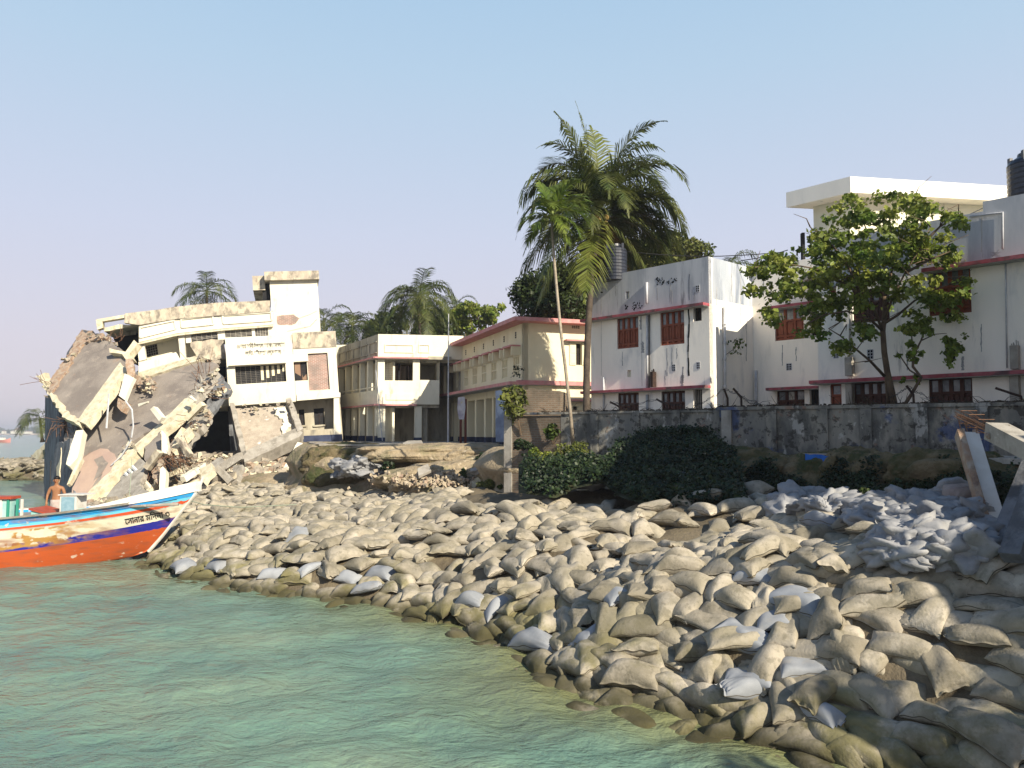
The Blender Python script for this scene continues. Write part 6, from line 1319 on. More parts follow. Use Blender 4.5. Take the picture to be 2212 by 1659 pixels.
bowname('েসানার মিদনা ৩', -11.82, -10.68, 1.20, 1.40, .27)
# hatch box, cabin end, coil of rope, small boxes on deck
def decktop(x): return rail_z(x) - .12
def obox(name, x0, x1, y0, y1, z0, z1, m, parent): b = MB(); b.box(((x0 + x1) / 2, (y0 + y1) / 2, (z0 + z1) / 2), (x1 - x0, y1 - y0, z1 - z0)); return b.obj(name, m, parent)
cb = empty('deck_cabin', (-17.6, 26, 1.3), 'low turquoise and white deckhouse with red roof edge at the left of the boat', 'deckhouse')
x0_, x1_ = P(-60, 1090, 25.6).x, P(52, 1090, 25.6).x; zt = P(30, 1070, 25.6).z
obox('cabin_wall', x0_, x1_, 24.9, 25.25, 1.22, zt - .06, M_turq, cb); obox('cabin_roof', x0_ - .1, x1_ + .08, 24.8, 25.3, zt - .059, zt + .02, M_redp, cb)
for x in (2, 18, 38, 48): w = P(x, 1090, 24.88).x; obox('cabin_post', w - .035, w + .035, 24.85, 24.899, 1.25, zt - .062, M_green if x in (18, 38) else M_wpaint, cb)
hb_ = empty('hatch_box', (P(100, 1090, 25.6).x, 25.6, 1.26), 'small red-topped turquoise hatch box behind the bather', 'box')
x0_, x1_ = P(80, 1090, 25.4).x, P(115, 1090, 25.4).x
b = MB(); zc = 1.26; b.add([(x0_, 25.1, zc), (x1_, 25.1, zc), (x1_, 25.1, zc + .16), (x0_, 25.1, zc + .30), (x0_, 26.0, zc), (x1_, 26.0, zc), (x1_, 26.0, zc + .16), (x0_, 26.0, zc + .30)], [(0, 1, 2, 3), (5, 4, 7, 6), (3, 2, 6, 7), (1, 5, 6, 2), (4, 0, 3, 7)]); b.obj('box_side', M_turq, hb_)
b = MB(); b.add([(x0_ - .05, 25.04, zc + .31), (x1_ + .1, 25.04, zc + .14), (x1_ + .1, 26.05, zc + .14), (x0_ - .05, 26.05, zc + .31), (x0_ - .05, 25.04, zc + .36), (x1_ + .1, 25.04, zc + .19), (x1_ + .1, 26.05, zc + .19), (x0_ - .05, 26.05, zc + .36)], [(3, 2, 1, 0), (4, 5, 6, 7), (0, 1, 5, 4), (1, 2, 6, 5), (2, 3, 7, 6), (3, 0, 4, 7)]); b.obj('lid', M_redp, hb_)
eb = empty('engine_box', (P(147, 1090, 25.2).x, 25.2, 1.26), 'pale blue painted box with cream frame in front of the standing bather', 'box')
x0_, x1_ = P(129, 1090, 25.0).x, P(165, 1090, 25.0).x; zt = P(147, 1070, 25.0).z
obox('box_side', x0_, x1_, 25.0, 25.6, 1.22, zt, M_wpaint, eb); obox('front_panel', x0_ + .05, x1_ - .06, 24.985, 24.998, 1.27, zt - .05, mat('pale_blue_panel', (.28, .42, .50), (.20, .34, .42), 9, bump=0), eb); obox('top_board', x0_ - .04, x1_ + .25, 24.95, 25.65, zt + .001, zt + .03, M_wpaint, eb)
# rope coil heap and nets
b = MB(); r7 = random.Random(4)
for k in range(12):
    cx, cy, cz = P(192, 1085, 25.2).x + r7.gauss(0, .16), 25.2 + r7.gauss(0, .15), 1.32 + abs(r7.gauss(0, .10)); rad = r7.uniform(.15, .32); a0 = r7.uniform(0, 6)
    b.tube([(cx + rad * math.cos(a0 + i * .5), cy + rad * .8 * math.sin(a0 + i * .5), cz + .07 * math.sin(i * 1.1 + k)) for i in range(14)], .022, 5)
o = b.obj('rope_heap', mat('weathered_rope', (.42, .40, .30), (.28, .34, .28), 8, bump=.2), smooth=True); b0 = Vector((P(192, 1085, 25.2).x, 25.2, 1.3)); o.data.transform(Matrix.Translation(-b0)); o.location = b0; tag(o, 'tangled heap of pale rope on the deck right of the box', 'rope')
rock('wrapped_bundle', Vector((P(175, 1085, 25.1).x, 25.1, 1.42)), .13, .14, .16, M_turq, 'small turquoise and white bundle between box and rope heap', 'bundle', 3, 3, amp=.15)
def line(pts, r_, m, lab, cat='rope', n='rope'):
    b = MB(); o0 = Vector(pts[0]); b.tube([Vector(p) - o0 for p in pts], r_, 4); o = b.obj(n, m); o.location = o0; tag(o, lab, cat)
M_rope = mat('grey_green_rope', (.30, .34, .26), bump=0)
line([P(250, 1092, 25.2), P(320, 1088, 25.4), P(400, 1078, 25.2), P(440, 1090, 24.6), P(520, 1096, 24.5), P(640, 1090, 26)], .014, M_rope, 'thin mooring rope stretched from the deck over the sandbags')
line([P(278, 1098, 24.4), P(281, 1050, 24.6), P(285, 990, 24.8)], .012, M_rope, 'thin upright line rising from the foredeck')
line([P(108, 1090, 26.5), P(109, 1010, 26.5), P(110, 995, 26.5)], .018, M_wire, 'thin dark upright rod on the far rail left of the bather', 'rod', 'rod')
b = MB(); b.tube([(0, 0, 0), (2.2, -.1, .12)], .05, 6); o = b.obj('deck_pole', M_deck, smooth=True); o.location = P(232, 1097, 24.2); tag(o, 'long pole lying along the foredeck rail', 'pole')
# ------------------------------------------------------------------ the bather
M_skin = mat('brown_skin', (.34, .165, .085), (.29, .14, .07), 6, rough=.5, bump=.03); M_hair = mat('black_hair', (.008, .007, .007), rough=.5, bump=.2); M_cloth = mat('pale_wrap_cloth', (.50, .44, .40), (.40, .34, .32), 8, bump=.3)  # skin, hair and cloth in their own colours
def person(base, s=1.0):
    root = empty('person', base, 'bare-chested person in a pale waist wrap standing on the boat behind the box', 'person')
    J = {}; E = []; pts = []
    def j(n, x, y, z, r_, p=None): J[n] = len(pts); pts.append(((x, y, z), r_)); (E.append((J[p], J[n])) if p else None)
    j('pelvis', 0, 0, .95, .135); j('belly', 0, -.01, 1.10, .125, 'pelvis'); j('chest', 0, 0, 1.28, .15, 'belly'); j('upper', 0, .01, 1.40, .12, 'chest'); j('neck', 0, .0, 1.50, .055, 'upper'); j('nk2', .0, -.02, 1.56, .055, 'neck'); j('head', 0, -.03, 1.64, .088, 'nk2'); j('crown', 0, -.02, 1.72, .078, 'head')
    for sd, g in ((-1, 'l'), (1, 'r')):
        j('sh' + g, sd * .18, .01, 1.41, .068, 'upper'); j('el' + g, sd * .27, .02 - .02, 1.16, .043, 'sh' + g); j('wr' + g, sd * .25, -.12, .97, .030, 'el' + g); j('pa' + g, sd * .24, -.15, .91, .036, 'wr' + g)
        for k in range(4): j(f'f{k}{g}', sd * (.215 + k * .018), -.17 - .01 * (k % 2), .85 - .008 * (1.5 - abs(k - 1.5)), .0085, 'pa' + g); j(f'g{k}{g}', sd * (.212 + k * .018), -.155, .815, .007, f'f{k}{g}')
        j('th' + g, sd * .195, -.175, .89, .010, 'pa' + g)
        j('hp' + g, sd * .09, 0, .86, .095, 'pelvis'); j('kn' + g, sd * .11, -.02, .48, .058, 'hp' + g); j('an' + g, sd * .11, .02, .09, .036, 'kn' + g); j('ft' + g, sd * .12, -.12, .035, .032, 'an' + g)
    me = bpy.data.meshes.new('body'); me.from_pydata([p[0] for p in pts], E, []); o = bpy.data.objects.new('body', me); scene.collection.objects.link(o)
    md = o.modifiers.new('s', 'SKIN'); md.use_smooth_shade = True
    for i, p in enumerate(pts): me.skin_vertices[0].data[i].radius = (p[1], p[1] * (.72 if i in (0, 1, 2, 3) else 1.0)); 
    me.skin_vertices[0].data[0].use_root = True
    sb_ = o.modifiers.new('u', 'SUBSURF'); sb_.levels = 2; sb_.render_levels = 2
    bpy.context.view_layer.update(); m2 = bpy.data.meshes.new_from_object(o.evaluated_get(bpy.context.evaluated_depsgraph_get())); bpy.data.objects.remove(o)
    m2.materials.clear(); m2.materials.append(M_skin)
    ob = bpy.data.objects.new('body', m2); scene.collection.objects.link(ob); ob.parent = root
    def bl(name, c, r_, m, par=root):
        b = MB(); n1 = 14; prof = [(max(.001, math.cos(a)), math.sin(a)) for a in np.linspace(-math.pi / 2, math.pi / 2, 9)]
        b.lathe((0, 0, 0), prof, n1); b.v = [(v[0] * r_[0] + c[0], v[1] * r_[1] + c[1], v[2] * r_[2] + c[2]) for v in b.v]; q_ = b.obj(name, m, None, smooth=True); q_.parent = par; return q_
    bl('hair', (0, .008, 1.725), (.098, .108, .085), M_hair); bl('nose', (0, -.125, 1.645), (.014, .022, .024), M_skin); bl('mouth', (0, -.108, 1.605), (.026, .012, .008), M_redp)
    for sd in (-1, 1): bl('eye', (sd * .034, -.108, 1.668), (.013, .010, .009), M_hair); bl('ear', (sd * .092, -.02, 1.645), (.012, .022, .03), M_skin)
    b = MB(); b.lathe((0, 0, 0), [(.165, 1.02), (.175, .93), (.185, .80), (.175, .62), (.182, .50)], 20); b.v = [(v[0], v[1] * .78, v[2]) for v in b.v]; w = b.obj('waist_wrap', M_cloth, None, smooth=True); w.parent = root
    root.rotation_euler = (0, 0, R(12)); root.scale = (s,) * 3
    return root
person(Vector((P(122, 1060, 26.3).x, 26.3, 1.25 - .12 - .36)), 1.0)
# ------------------------------------------------------------------ palms, trees, creepers
def leafmat(name, c1, c2, trans=.35, scale=1.2, rough=.5, rand=0):
    m = bpy.data.materials.new(name); m.use_nodes = True; n, l = m.node_tree.nodes, m.node_tree.links; out = n['Material Output']; b = n['Principled BSDF']
    geo = n.new('ShaderNodeNewGeometry'); t = n.new('ShaderNodeTexNoise'); t.inputs['Scale'].default_value = scale; t.inputs['Detail'].default_value = 5; l.new(geo.outputs['Position'], t.inputs[0])
    r = n.new('ShaderNodeValToRGB'); l.new(t.outputs[0], r.inputs[0]); setramp(r.color_ramp, [(.35, c1), (.65, c2)])
    r2 = n.new('ShaderNodeHueSaturation'); v = n.new('ShaderNodeMapRange'); v.inputs[3].default_value = .6; v.inputs[4].default_value = 1.45; l.new(geo.outputs['Random Per Island'], v.inputs[0]); l.new(v.outputs[0], r2.inputs['Value']); l.new(r.outputs[0], r2.inputs['Color'])
    l.new(r2.outputs[0], b.inputs['Base Color']); b.inputs['Roughness'].default_value = rough; b.inputs['Specular IOR Level'].default_value = .35
    tr = n.new('ShaderNodeBsdfTranslucent'); l.new(r2.outputs[0], tr.inputs[0]); mxs = n.new('ShaderNodeMixShader'); mxs.inputs[0].default_value = trans; l.new(b.outputs[0], mxs.inputs[1]); l.new(tr.outputs[0], mxs.inputs[2]); l.new(mxs.outputs[0], out.inputs[0])
    return m
M_frond = leafmat('palm_frond', (.035, .058, .014), (.095, .105, .026), .28); M_frondy = leafmat('bright_frond', (.10, .13, .02), (.16, .17, .035), .4); M_frondd = leafmat('dry_frond', (.17, .11, .045), (.10, .065, .03), .2)
M_leafd = leafmat('dark_tree_leaf', (.018, .034, .009), (.05, .068, .016), .25, .6); M_leafm = leafmat('ochre_green_leaf', (.085, .145, .02), (.24, .265, .05), .4, 1.4); M_leafb = leafmat('bush_leaf', (.035, .065, .014), (.08, .11, .022), .35, 2.0)
M_creep = leafmat('creeper_leaf', (.010, .021, .007), (.024, .042, .012), .2, 1.0); M_leafy = leafmat('yellow_green_leaf', (.10, .125, .025), (.17, .18, .045), .4, 2.0)
M_ptrunk = mat('palm_trunk', (.115, .09, .07), (.065, .05, .04), 3, bump=.6, bscale=9, bdist=.03, stains=[((.05, .04, .03), 6, .5, .65, .25, .7)]); M_atrunk = mat('pale_areca_trunk', (.42, .36, .28), (.30, .25, .19), 3, bump=.3, stains=[((.16, .13, .10), 5, .5, .65, .3, .6)]); M_bark = mat('brown_bark', (.16, .115, .075), (.10, .07, .05), 3, bump=.6, bscale=14)
def frond(r, c, az, el, L, droop, lw, n=30, hang=.55, taper=1.0, wid=.050, stiff=0.0):
    """one feather frond: rachis plus leaflets; quads only"""
    V = []; Q = []
    d = np.array([math.cos(az) * math.cos(el), math.sin(az) * math.cos(el), math.sin(el)]); p = np.array(c, float); pts = [p.copy()]; dirs = [d.copy()]; st = L / n
    for i in range(n):
        t = i / n; d = d + np.array([0, 0, -1.0]) * droop * (1 + .45 * max(0, math.sin(el))) * st / L * (0.6 + 1.6 * t); d /= np.linalg.norm(d); p = p + d * st; pts.append(p.copy()); dirs.append(d.copy())
    side0 = np.cross(dirs[0], [0, 0, 1.0]); side0 = side0 / (np.linalg.norm(side0) + 1e-6)
    def quad(a, b_, c_, d_): k = len(V); V.extend([a, b_, c_, d_]); Q.append((k, k + 1, k + 2, k + 3))
    for i in range(n):
        w0, w1 = .035 * L / 4 * (1 - i / n * .85), .035 * L / 4 * (1 - (i + 1) / n * .85); a, b_ = pts[i], pts[i + 1]
        quad(a - side0 * w0, a + side0 * w0, b_ + side0 * w1, b_ - side0 * w1); quad(a + [0, 0, w0], a - [0, 0, w0], b_ - [0, 0, w1], b_ + [0, 0, w1])
    twist = r.uniform(-.5, .5)
    for i in range(int(n * .14), n):
        for sub in (0, .5):
            t = (i + sub) / n
            if r.random() < .05: continue
            p = pts[i] + (pts[min(i + 1, n)] - pts[i]) * sub; dd = dirs[i]; s = np.cross(dd, [0, 0, 1.0]); s /= (np.linalg.norm(s) + 1e-6); upv = np.cross(s, dd)
            ll = lw * (math.sin(min(1, (t + .12)) * math.pi) ** .6 + .12) * r.uniform(.8, 1.1) * (1 if t < .92 else .7)
            for sg in (-1, 1):
                dr = s * sg * math.cos(twist * sg * .5) + dd * (.55 + .5 * t) + upv * (.25 * (1 - t) + stiff + twist * sg * .3); dr += np.array([r.gauss(0, .08), r.gauss(0, .08), r.gauss(0, .08)]); dr /= np.linalg.norm(dr)
                m_ = p + dr * ll * .5 + np.array([0, 0, -hang * ll * .10]); e = p + dr * ll * (.92 - .2 * hang) + np.array([0, 0, -hang * ll * .75]); w = wid * L / 4 * r.uniform(.8, 1.2); wv = dd * w
                quad(p - wv * .5, p + wv * .5, m_ + wv * .6, m_ - wv * .6); quad(m_ - wv * .6, m_ + wv * .6, e + wv * .06, e - wv * .06)
    return V, Q
def palm(label, crown, base, L, seed, trunk_r=.16, nf=20, lean=0.0, spec=None, coco=True, dry=4, mt=None, group=None, n=26):
    r = random.Random(seed); c = np.array(crown, float); base = Vector(base); root = empty('palm_tree', base, label, 'palm tree', group)
    b = MB(); C_ = Vector(crown); mid = base.lerp(C_, .5) + Vector((lean, 0, 0)); pts = []
    for i in range(25):
        t = i / 24; q_ = base * (1 - t) ** 2 + mid * 2 * t * (1 - t) + C_ * t * t; pts.append(q_)
    rad = [trunk_r * (1.35 - .6 * min(1, i / 4)) * (1 - .25 * i / 24) * (1 + .06 * (i % 2)) for i in range(25)]; b.tube(pts, rad, 10); b.obj('trunk', mt or M_ptrunk, root, smooth=True)
    if spec is None:
        spec = []
        for k in range(nf):
            az = k * 2.399 + r.uniform(-.25, .25); lv = (k + .5) / nf; el = R(66) - lv ** 1.05 * R(104) + r.uniform(-.12, .12); spec.append((az, el, L * r.uniform(.85, 1.1), .9 + 1.0 * r.random() + (.5 if el > .2 else 0), 0 if r.random() > .12 else 1))
    G_ = {0: ([], []), 1: ([], []), 2: ([], [])}
    for az, el, l_, dr, kind in spec:
        V, Q = frond(r, c + np.array([r.uniform(-.1, .1), r.uniform(-.1, .1), r.uniform(-.15, .15)]), az, el, l_, dr, l_ * .27, n, hang=r.uniform(.3, .75)); VV, QQ = G_[kind]; k = len(VV); VV.extend(V); QQ.extend([tuple(i + k for i in q_) for q_ in Q])
    for k in range(dry):
        V, Q = frond(r, c - np.array([0, 0, .2]), r.uniform(.3, 3.6), R(-55), L * r.uniform(.55, .8), 1.2, L * .14, n, hang=.9); VV, QQ = G_[2]; kk = len(VV); VV.extend(V); QQ.extend([tuple(i + kk for i in q_) for q_ in Q])
    for kind, nm, m in ((0, 'crown', M_frond), (1, 'young_fronds', M_frondy), (2, 'dry_fronds', M_frondd)):
        if G_[kind][0]: npobj(nm, np.array(G_[kind][0]), G_[kind][1], m, root)
    if coco:
        b = MB(); 
        for k in range(14): a = r.uniform(0, 6.28); q_ = C_ + Vector((math.cos(a) * r.uniform(.2, .42), math.sin(a) * r.uniform(.2, .42), r.uniform(-.55, -.1))); b.lathe(q_, [(.02, -.13), (.09, -.09), (.12, 0), (.09, .09), (.02, .13)], 8)
        o = b.obj('coconuts', mat('coconut', (.30, .20, .06), (.14, .12, .03), 4, bump=0) if 'coconut' not in bpy.data.materials else bpy.data.materials['coconut'], root, smooth=True); o['kind'] = 'stuff'
    return root
# the tall coconut palm between yellow and white buildings
d_ = 34.5; d_ = 33.1; c_ = P(1295, 462, d_)
a2 = lambda deg: R(deg)
spec = []
for az, el, l_, dr, kd in ((0, 42, 4.3, 1.7, 0), (-10, 22, 4.2, 1.5, 0), (5, -2, 3.9, 1.5, 0), (-30, 60, 4.4, 1.6, 0), (30, 66, 4.4, 1.5, 0), (-20, 78, 4.2, 1.2, 0), (100, 82, 4.0, .9, 1), (180, 84, 4.2, .6, 1), (170, 66, 4.3, 1.9, 0), (150, 74, 4.0, 1.5, 0), (185, 40, 3.9, 1.7, 0), (200, 10, 3.8, 1.4, 0), (175, -12, 3.9, 1.0, 0), (215, -30, 4.2, .8, 0), (250, -48, 4.2, .7, 1), (290, -40, 4.0, .9, 0), (320, -22, 4.1, 1.1, 0), (340, -32, 3.8, .9, 0), (-5, -38, 3.6, .9, 0), (150, -34, 4.0, .8, 0), (190, -42, 4.2, .8, 0), (230, -55, 3.9, .5, 0), (10, 80, 3.6, 1.9, 0), (90, 80, 3.5, 1.9, 0), (200, 78, 3.8, 1.5, 0), (340, 79, 3.9, 1.6, 0), (40, 80, 3.7, 1.8, 0), (120, 76, 3.6, 1.9, 0), (270, 50, 3.6, 1.6, 0), (240, 30, 3.6, 1.5, 0), (300, 30, 3.7, 1.6, 0), (60, 45, 4.0, 1.4, 0), (120, 40, 4, 1.4, 0), (90, 10, 4, 1.3, 0), (60, -10, 4, 1.3, 0), (20, 30, 4.2, 1.9, 0), (-25, 44, 4.2, 1.9, 0), (215, -64, 3.6, .4, 0), (335, -60, 3.2, .5, 2), (270, -70, 3.2, .3, 2), (10, -62, 3.2, .4, 2), (200, -70, 3.4, .3, 2)):
    if el < -50 and kd != 2: continue
    if 265 < az % 360 < 359 and el < 36: az = -az
    el = min(el, 88); spec.append((a2(az), a2(el), l_ * 1.22, dr, kd))
    if el > 5: spec.append((a2(az + 19), a2(el - 8), l_ * 1.1, dr * 1.1, kd))
palm('tallest coconut palm, huge dark crown with nuts, rising beside the white building', c_, P(1270, 950, 32.2) - Vector((0, 0, .8)), 4.2, 3, .20, lean=-.5, spec=spec, dry=7, n=34)
p2 = None
if False: palm('second coconut palm trunk close behind the tallest palm, mostly hidden', P(1335, 560, 37), P(1316, 950, 37), 3.6, 8, .15, nf=12, dry=6)
# areca palm with its thin pale trunk
c_ = P(1192, 470, 27.2); ar = empty('areca_palm', P(1237, 955, 27.2) - Vector((0, 0, .4)), 'slender areca palm with a thin pale curved trunk standing in front of the tallest palm', 'palm tree')
b = MB(); pp_ = [P(x, y, 27.2) for x, y in ((1238, 962), (1231, 880), (1222, 800), (1212, 720), (1204, 640), (1197, 560), (1193, 500), (1192, 468))]; b.tube(pp_, [.07, .06, .055, .052, .05, .048, .045, .045], 8); b.obj('trunk', M_atrunk, ar, smooth=True)
V_, Q_ = [], []; r = random.Random(12)
for az, el, l_, dr in ((180, 20, 1.25, 1.3), (160, -5, 1.2, 1.5), (100, 60, 1.5, .9), (60, 74, 1.55, .8), (20, 55, 1.6, 1.2), (0, 30, 1.5, 1.4), (-20, 5, 1.3, 1.5), (-40, -30, 1.2, 1.2), (270, 40, 1.3, 1.3), (230, 10, 1.2, 1.4), (300, -20, 1.2, 1.2), (140, 78, 1.4, .6), (-30, 70, 1.5, .9), (330, -50, 1.1, .9)):
    V, Q = frond(r, np.array(c_) + np.array([0, 0, r.uniform(-.1, .15)]), a2(az), a2(el), l_ * 1.15, dr, l_ * .52, 16, hang=.35, wid=.16); k = len(V_); V_.extend(V); Q_.extend([tuple(i + k for i in q_) for q_ in Q])
npobj('crown', np.array(V_), Q_, leafmat('areca_leaf', (.055, .10, .014), (.13, .165, .026), .4), ar)
b = MB(); b.tube([c_ + Vector((0, 0, -.15)), c_ + Vector((.02, 0, .5))], [.07, .04], 8); b.obj('crownshaft', leafmat('crownshaft_green', (.12, .17, .04), (.16, .2, .05), .1), ar, smooth=True)
# background palms
for i, (px, py, L, d, nf, lab, tx) in enumerate(((905, 640, 3.6, 62, 24, 'big drooping coconut palm behind the gallery building roof', 912), (762, 702, 3.2, 66, 18, 'lower bright palm right of the stair tower', 765), (447, 628, 3.1, 64, 14, 'windblown palm showing above the collapsed building parapet', 447),
                             (700, 690, 2.6, 70, 12, 'half hidden palm directly behind the stair tower', 700), (985, 662, 2.4, 72, 12, 'small palm between the big drooping palm and the leafy branches', 985), (86, 905, 2.6, 74, 11, 'small palm peeking out left of the ruin over the river', 92), (1572, 578, 2.2, 46, 10, 'palm tips above the corner of the white building', 1572), (1665, 560, 1.5, 60, 0, '', 0), (840, 700, 2.6, 76, 14, 'dim palm in the shade behind the big drooping palm', 842))):
    if nf: palm(lab, P(px, py, d), P(tx, 955, d), L * 1.3, 30 + i, .17, nf=int(nf * 1.35), coco=i < 1, dry=3 if i in (0, 1) else 1, n=22)
# leafy crowns
def leaves(clumps, n, size, m, r, parent, name='crown', flat=.0, up=.3, shell=.75, sy=1.0):
    """clumps: (centre, rx, ry, rz); leaf cards spread through each clump, denser near its surface"""
    tot = sum(c[1] * c[3] for c in clumps); Vs = []
    for c, rx, ry, rz in clumps:
        k = max(8, int(n * rx * rz / tot)); g = r.normal(size=(k, 3)); g /= np.linalg.norm(g, axis=1)[:, None]; rad = (shell + (1 - shell) * r.rand(k)) ** 1 * r.uniform(.72, 1.1, k); p = g * rad[:, None] * np.array([rx, ry, rz]) + np.array(c)
        nrm = g * .6 + r.normal(size=(k, 3)) * .7 + [0, 0, up]; nrm /= np.linalg.norm(nrm, axis=1)[:, None]; t = np.cross(nrm, r.normal(size=(k, 3))); t /= np.linalg.norm(t, axis=1)[:, None]; t[:, 2] -= .25; t /= np.linalg.norm(t, axis=1)[:, None]; s = np.cross(nrm, t); s /= np.linalg.norm(s, axis=1)[:, None]
        sz = size * r.uniform(.45, 1.45, k)[:, None]
        a = p - t * sz * .5; b_ = p + s * sz * .32 * sy + nrm * sz * .06; c2 = p + t * sz * .55; d = p - s * sz * .32 * sy + nrm * sz * .06; Vs.append(np.stack([a, b_, c2, d], 1).reshape(-1, 3))
    V = np.concatenate(Vs); Q = np.arange(len(V)).reshape(-1, 4); return npobj(name, V, Q, m, parent)
def clumpset(cx, cy, cz, rx, ry, rz, n, s0, s1, r, flat=.8):
    out = []
    for _ in range(n):
        while True:
            g = r.uniform(-1, 1, 3)
            if (g ** 2).sum() < 1: break
        s = r.uniform(s0, s1); out.append(((cx + g[0] * rx, cy + g[1] * ry, cz + g[2] * rz), s, s, s * flat))
    return out
def limbs(b, base, tips, r0, r, segs=5):
    for tip in tips:
        a, t = Vector(base), Vector(tip); pts = []; side = Vector((r.gauss(0, 1), r.gauss(0, 1), 0)) * (t - a).length * .10
        for i in range(segs + 1): k = i / segs; pts.append(a.lerp(t, k) + side * math.sin(k * math.pi) + Vector((0, 0, (t - a).length * .08 * math.sin(k * math.pi))))
        b.tube(pts, [r0 * (1 - .8 * i / segs) for i in range(segs + 1)], 6)
def tree(label, base, cl, n, size, m, seed, tr=.2, name='broadleaf_tree', mb=None, up=.3, sy=1.0):
    r = np.random.RandomState(seed); pr = random.Random(seed); root = empty(name, base, label, 'tree'); c = np.mean([q_[0] for q_ in cl], axis=0); fork = Vector((base[0] * .6 + c[0] * .4, base[1] * .6 + c[1] * .4, base[2] + (c[2] - base[2]) * .5))
    b = MB(); b.tube([base, Vector(base).lerp(fork, .5) + Vector((.1, 0, 0)), fork], [tr, tr * .85, tr * .7], 8); limbs(b, fork, [q_[0] for q_ in cl[::max(1, len(cl) // 12)]], tr * .5, pr); b.obj('trunk', mb or M_bark, root, smooth=True)
    leaves(cl, n, size, m, r, root, up=up, sy=sy); return root
rs = np.random.RandomState(4)
c = P(1185, 640, 42); tree('dark dense tree behind the yellow roof, left of the tallest palm trunk', P(1190, 950, 42), clumpset(c.x + .3, 42, c.z - .1, 1.8, 1.4, 2.1, 36, .5, .95, rs), 12000, .22, M_leafd, 4, .25)
c = P(1252, 640, 43); tree('dark tree filling the gap behind the slender and the tallest palm', P(1250, 950, 43), clumpset(c.x, 43, c.z - .4, 1.3, 1.4, 2.2, 22, .5, .9, rs), 7000, .22, M_leafd, 5, .25)
c = P(1440, 545, 50); tree('sunlit yellow-green mango tree rising behind the water tank roof', P(1430, 950, 50), clumpset(c.x, 50, c.z - .5, 2.6, 1.4, 1.5, 44, .5, .9, rs), 14000, .24, leafmat('mango_leaf', (.05, .075, .014), (.13, .13, .028), .3, 1.0), 6, .25)
c = P(1035, 660, 64); tree('thin-branched leafy tree at the right of the background palms', P(1020, 955, 64), clumpset(c.x, 64, c.z - .6, 2.0, 1.5, 1.5, 24, .3, .7, rs), 2600, .32, M_leafm, 7, .15)
c = P(880, 725, 70); tree('dark undergrowth tree below the background palms', P(870, 955, 70), clumpset(c.x + .4, 70, c.z - .2, 4.9, 1.5, 2.4, 44, .7, 1.2, rs), 12000, .34, M_leafd, 8, .2)
# the tree growing on the boundary wall
tb = P(1932, 882, 22.6); rt = empty('wall_tree', tb, 'gnarled fig-like tree with loose ochre-green leaves growing on top of the boundary wall', 'tree')
W_ = lambda x, y, d: P(x, y, d)
b = MB()
def limb(pts, r0, r1, n=8):
    w = [W_(*p) for p in pts]; b.tube(w, [r0 + (r1 - r0) * i / (len(w) - 1) for i in range(len(w))], n); return w
limb([(1934, 884, 22.5), (1925, 840, 22.4), (1916, 800, 22.3), (1910, 760, 22.2), (1907, 715, 22.2), (1912, 672, 22.3), (1910, 640, 22.2)], .10, .065)
limb([(1920, 882, 22.6), (1916, 840, 22.5), (1912, 790, 22.3)], .06, .04)
for pts in ([(1908, 720, 22.2), (1890, 670, 22), (1862, 640, 21.8), (1820, 610, 21.6), (1760, 580, 21.4), (1700, 570, 21.3), (1640, 575, 21.2)], [(1910, 690, 22.2), (1930, 640, 22.0), (1955, 590, 21.8), (1985, 540, 21.6), (2010, 490, 21.5)], [(1911, 660, 22.2), (1905, 600, 22.4), (1890, 540, 22.6), (1865, 480, 22.7), (1840, 440, 22.8)],
            [(1911, 650, 22.2), (1925, 590, 22.3), (1945, 520, 22.4), (1975, 450, 22.5), (1978, 420, 22.5)], [(1907, 715, 22.2), (1880, 690, 21.8), (1830, 672, 21.4), (1780, 680, 21.2), (1745, 700, 21.0)], [(1908, 700, 22.2), (1940, 680, 22), (1975, 650, 21.7), (2030, 620, 21.4), (2070, 610, 21.2)],
            [(1910, 812, 22.3), (1880, 780, 22.0), (1850, 755, 21.8), (1815, 725, 21.6), (1790, 710, 21.4)], [(1860, 640, 21.8), (1830, 570, 21.9), (1790, 520, 22), (1750, 490, 22)], [(1990, 530, 21.6), (2030, 490, 21.6), (2070, 465, 21.6)], [(1955, 590, 21.8), (2010, 560, 21.5), (2060, 540, 21.4)]):
    limb(pts, .045, .010, 6)
    for _ in range(5):
        i = rnd.randrange(1, len(pts)); x, y, d = pts[i]; limb([(x, y, d), (x + rnd.uniform(-25, 25), y + rnd.uniform(-25, 10), d - .2), (x + rnd.uniform(-50, 50), y + rnd.uniform(-40, 15), d - .4)], .02, .006, 4)
b.obj('trunk', M_bark, rt, smooth=True)
r = np.random.RandomState(33); cl = []
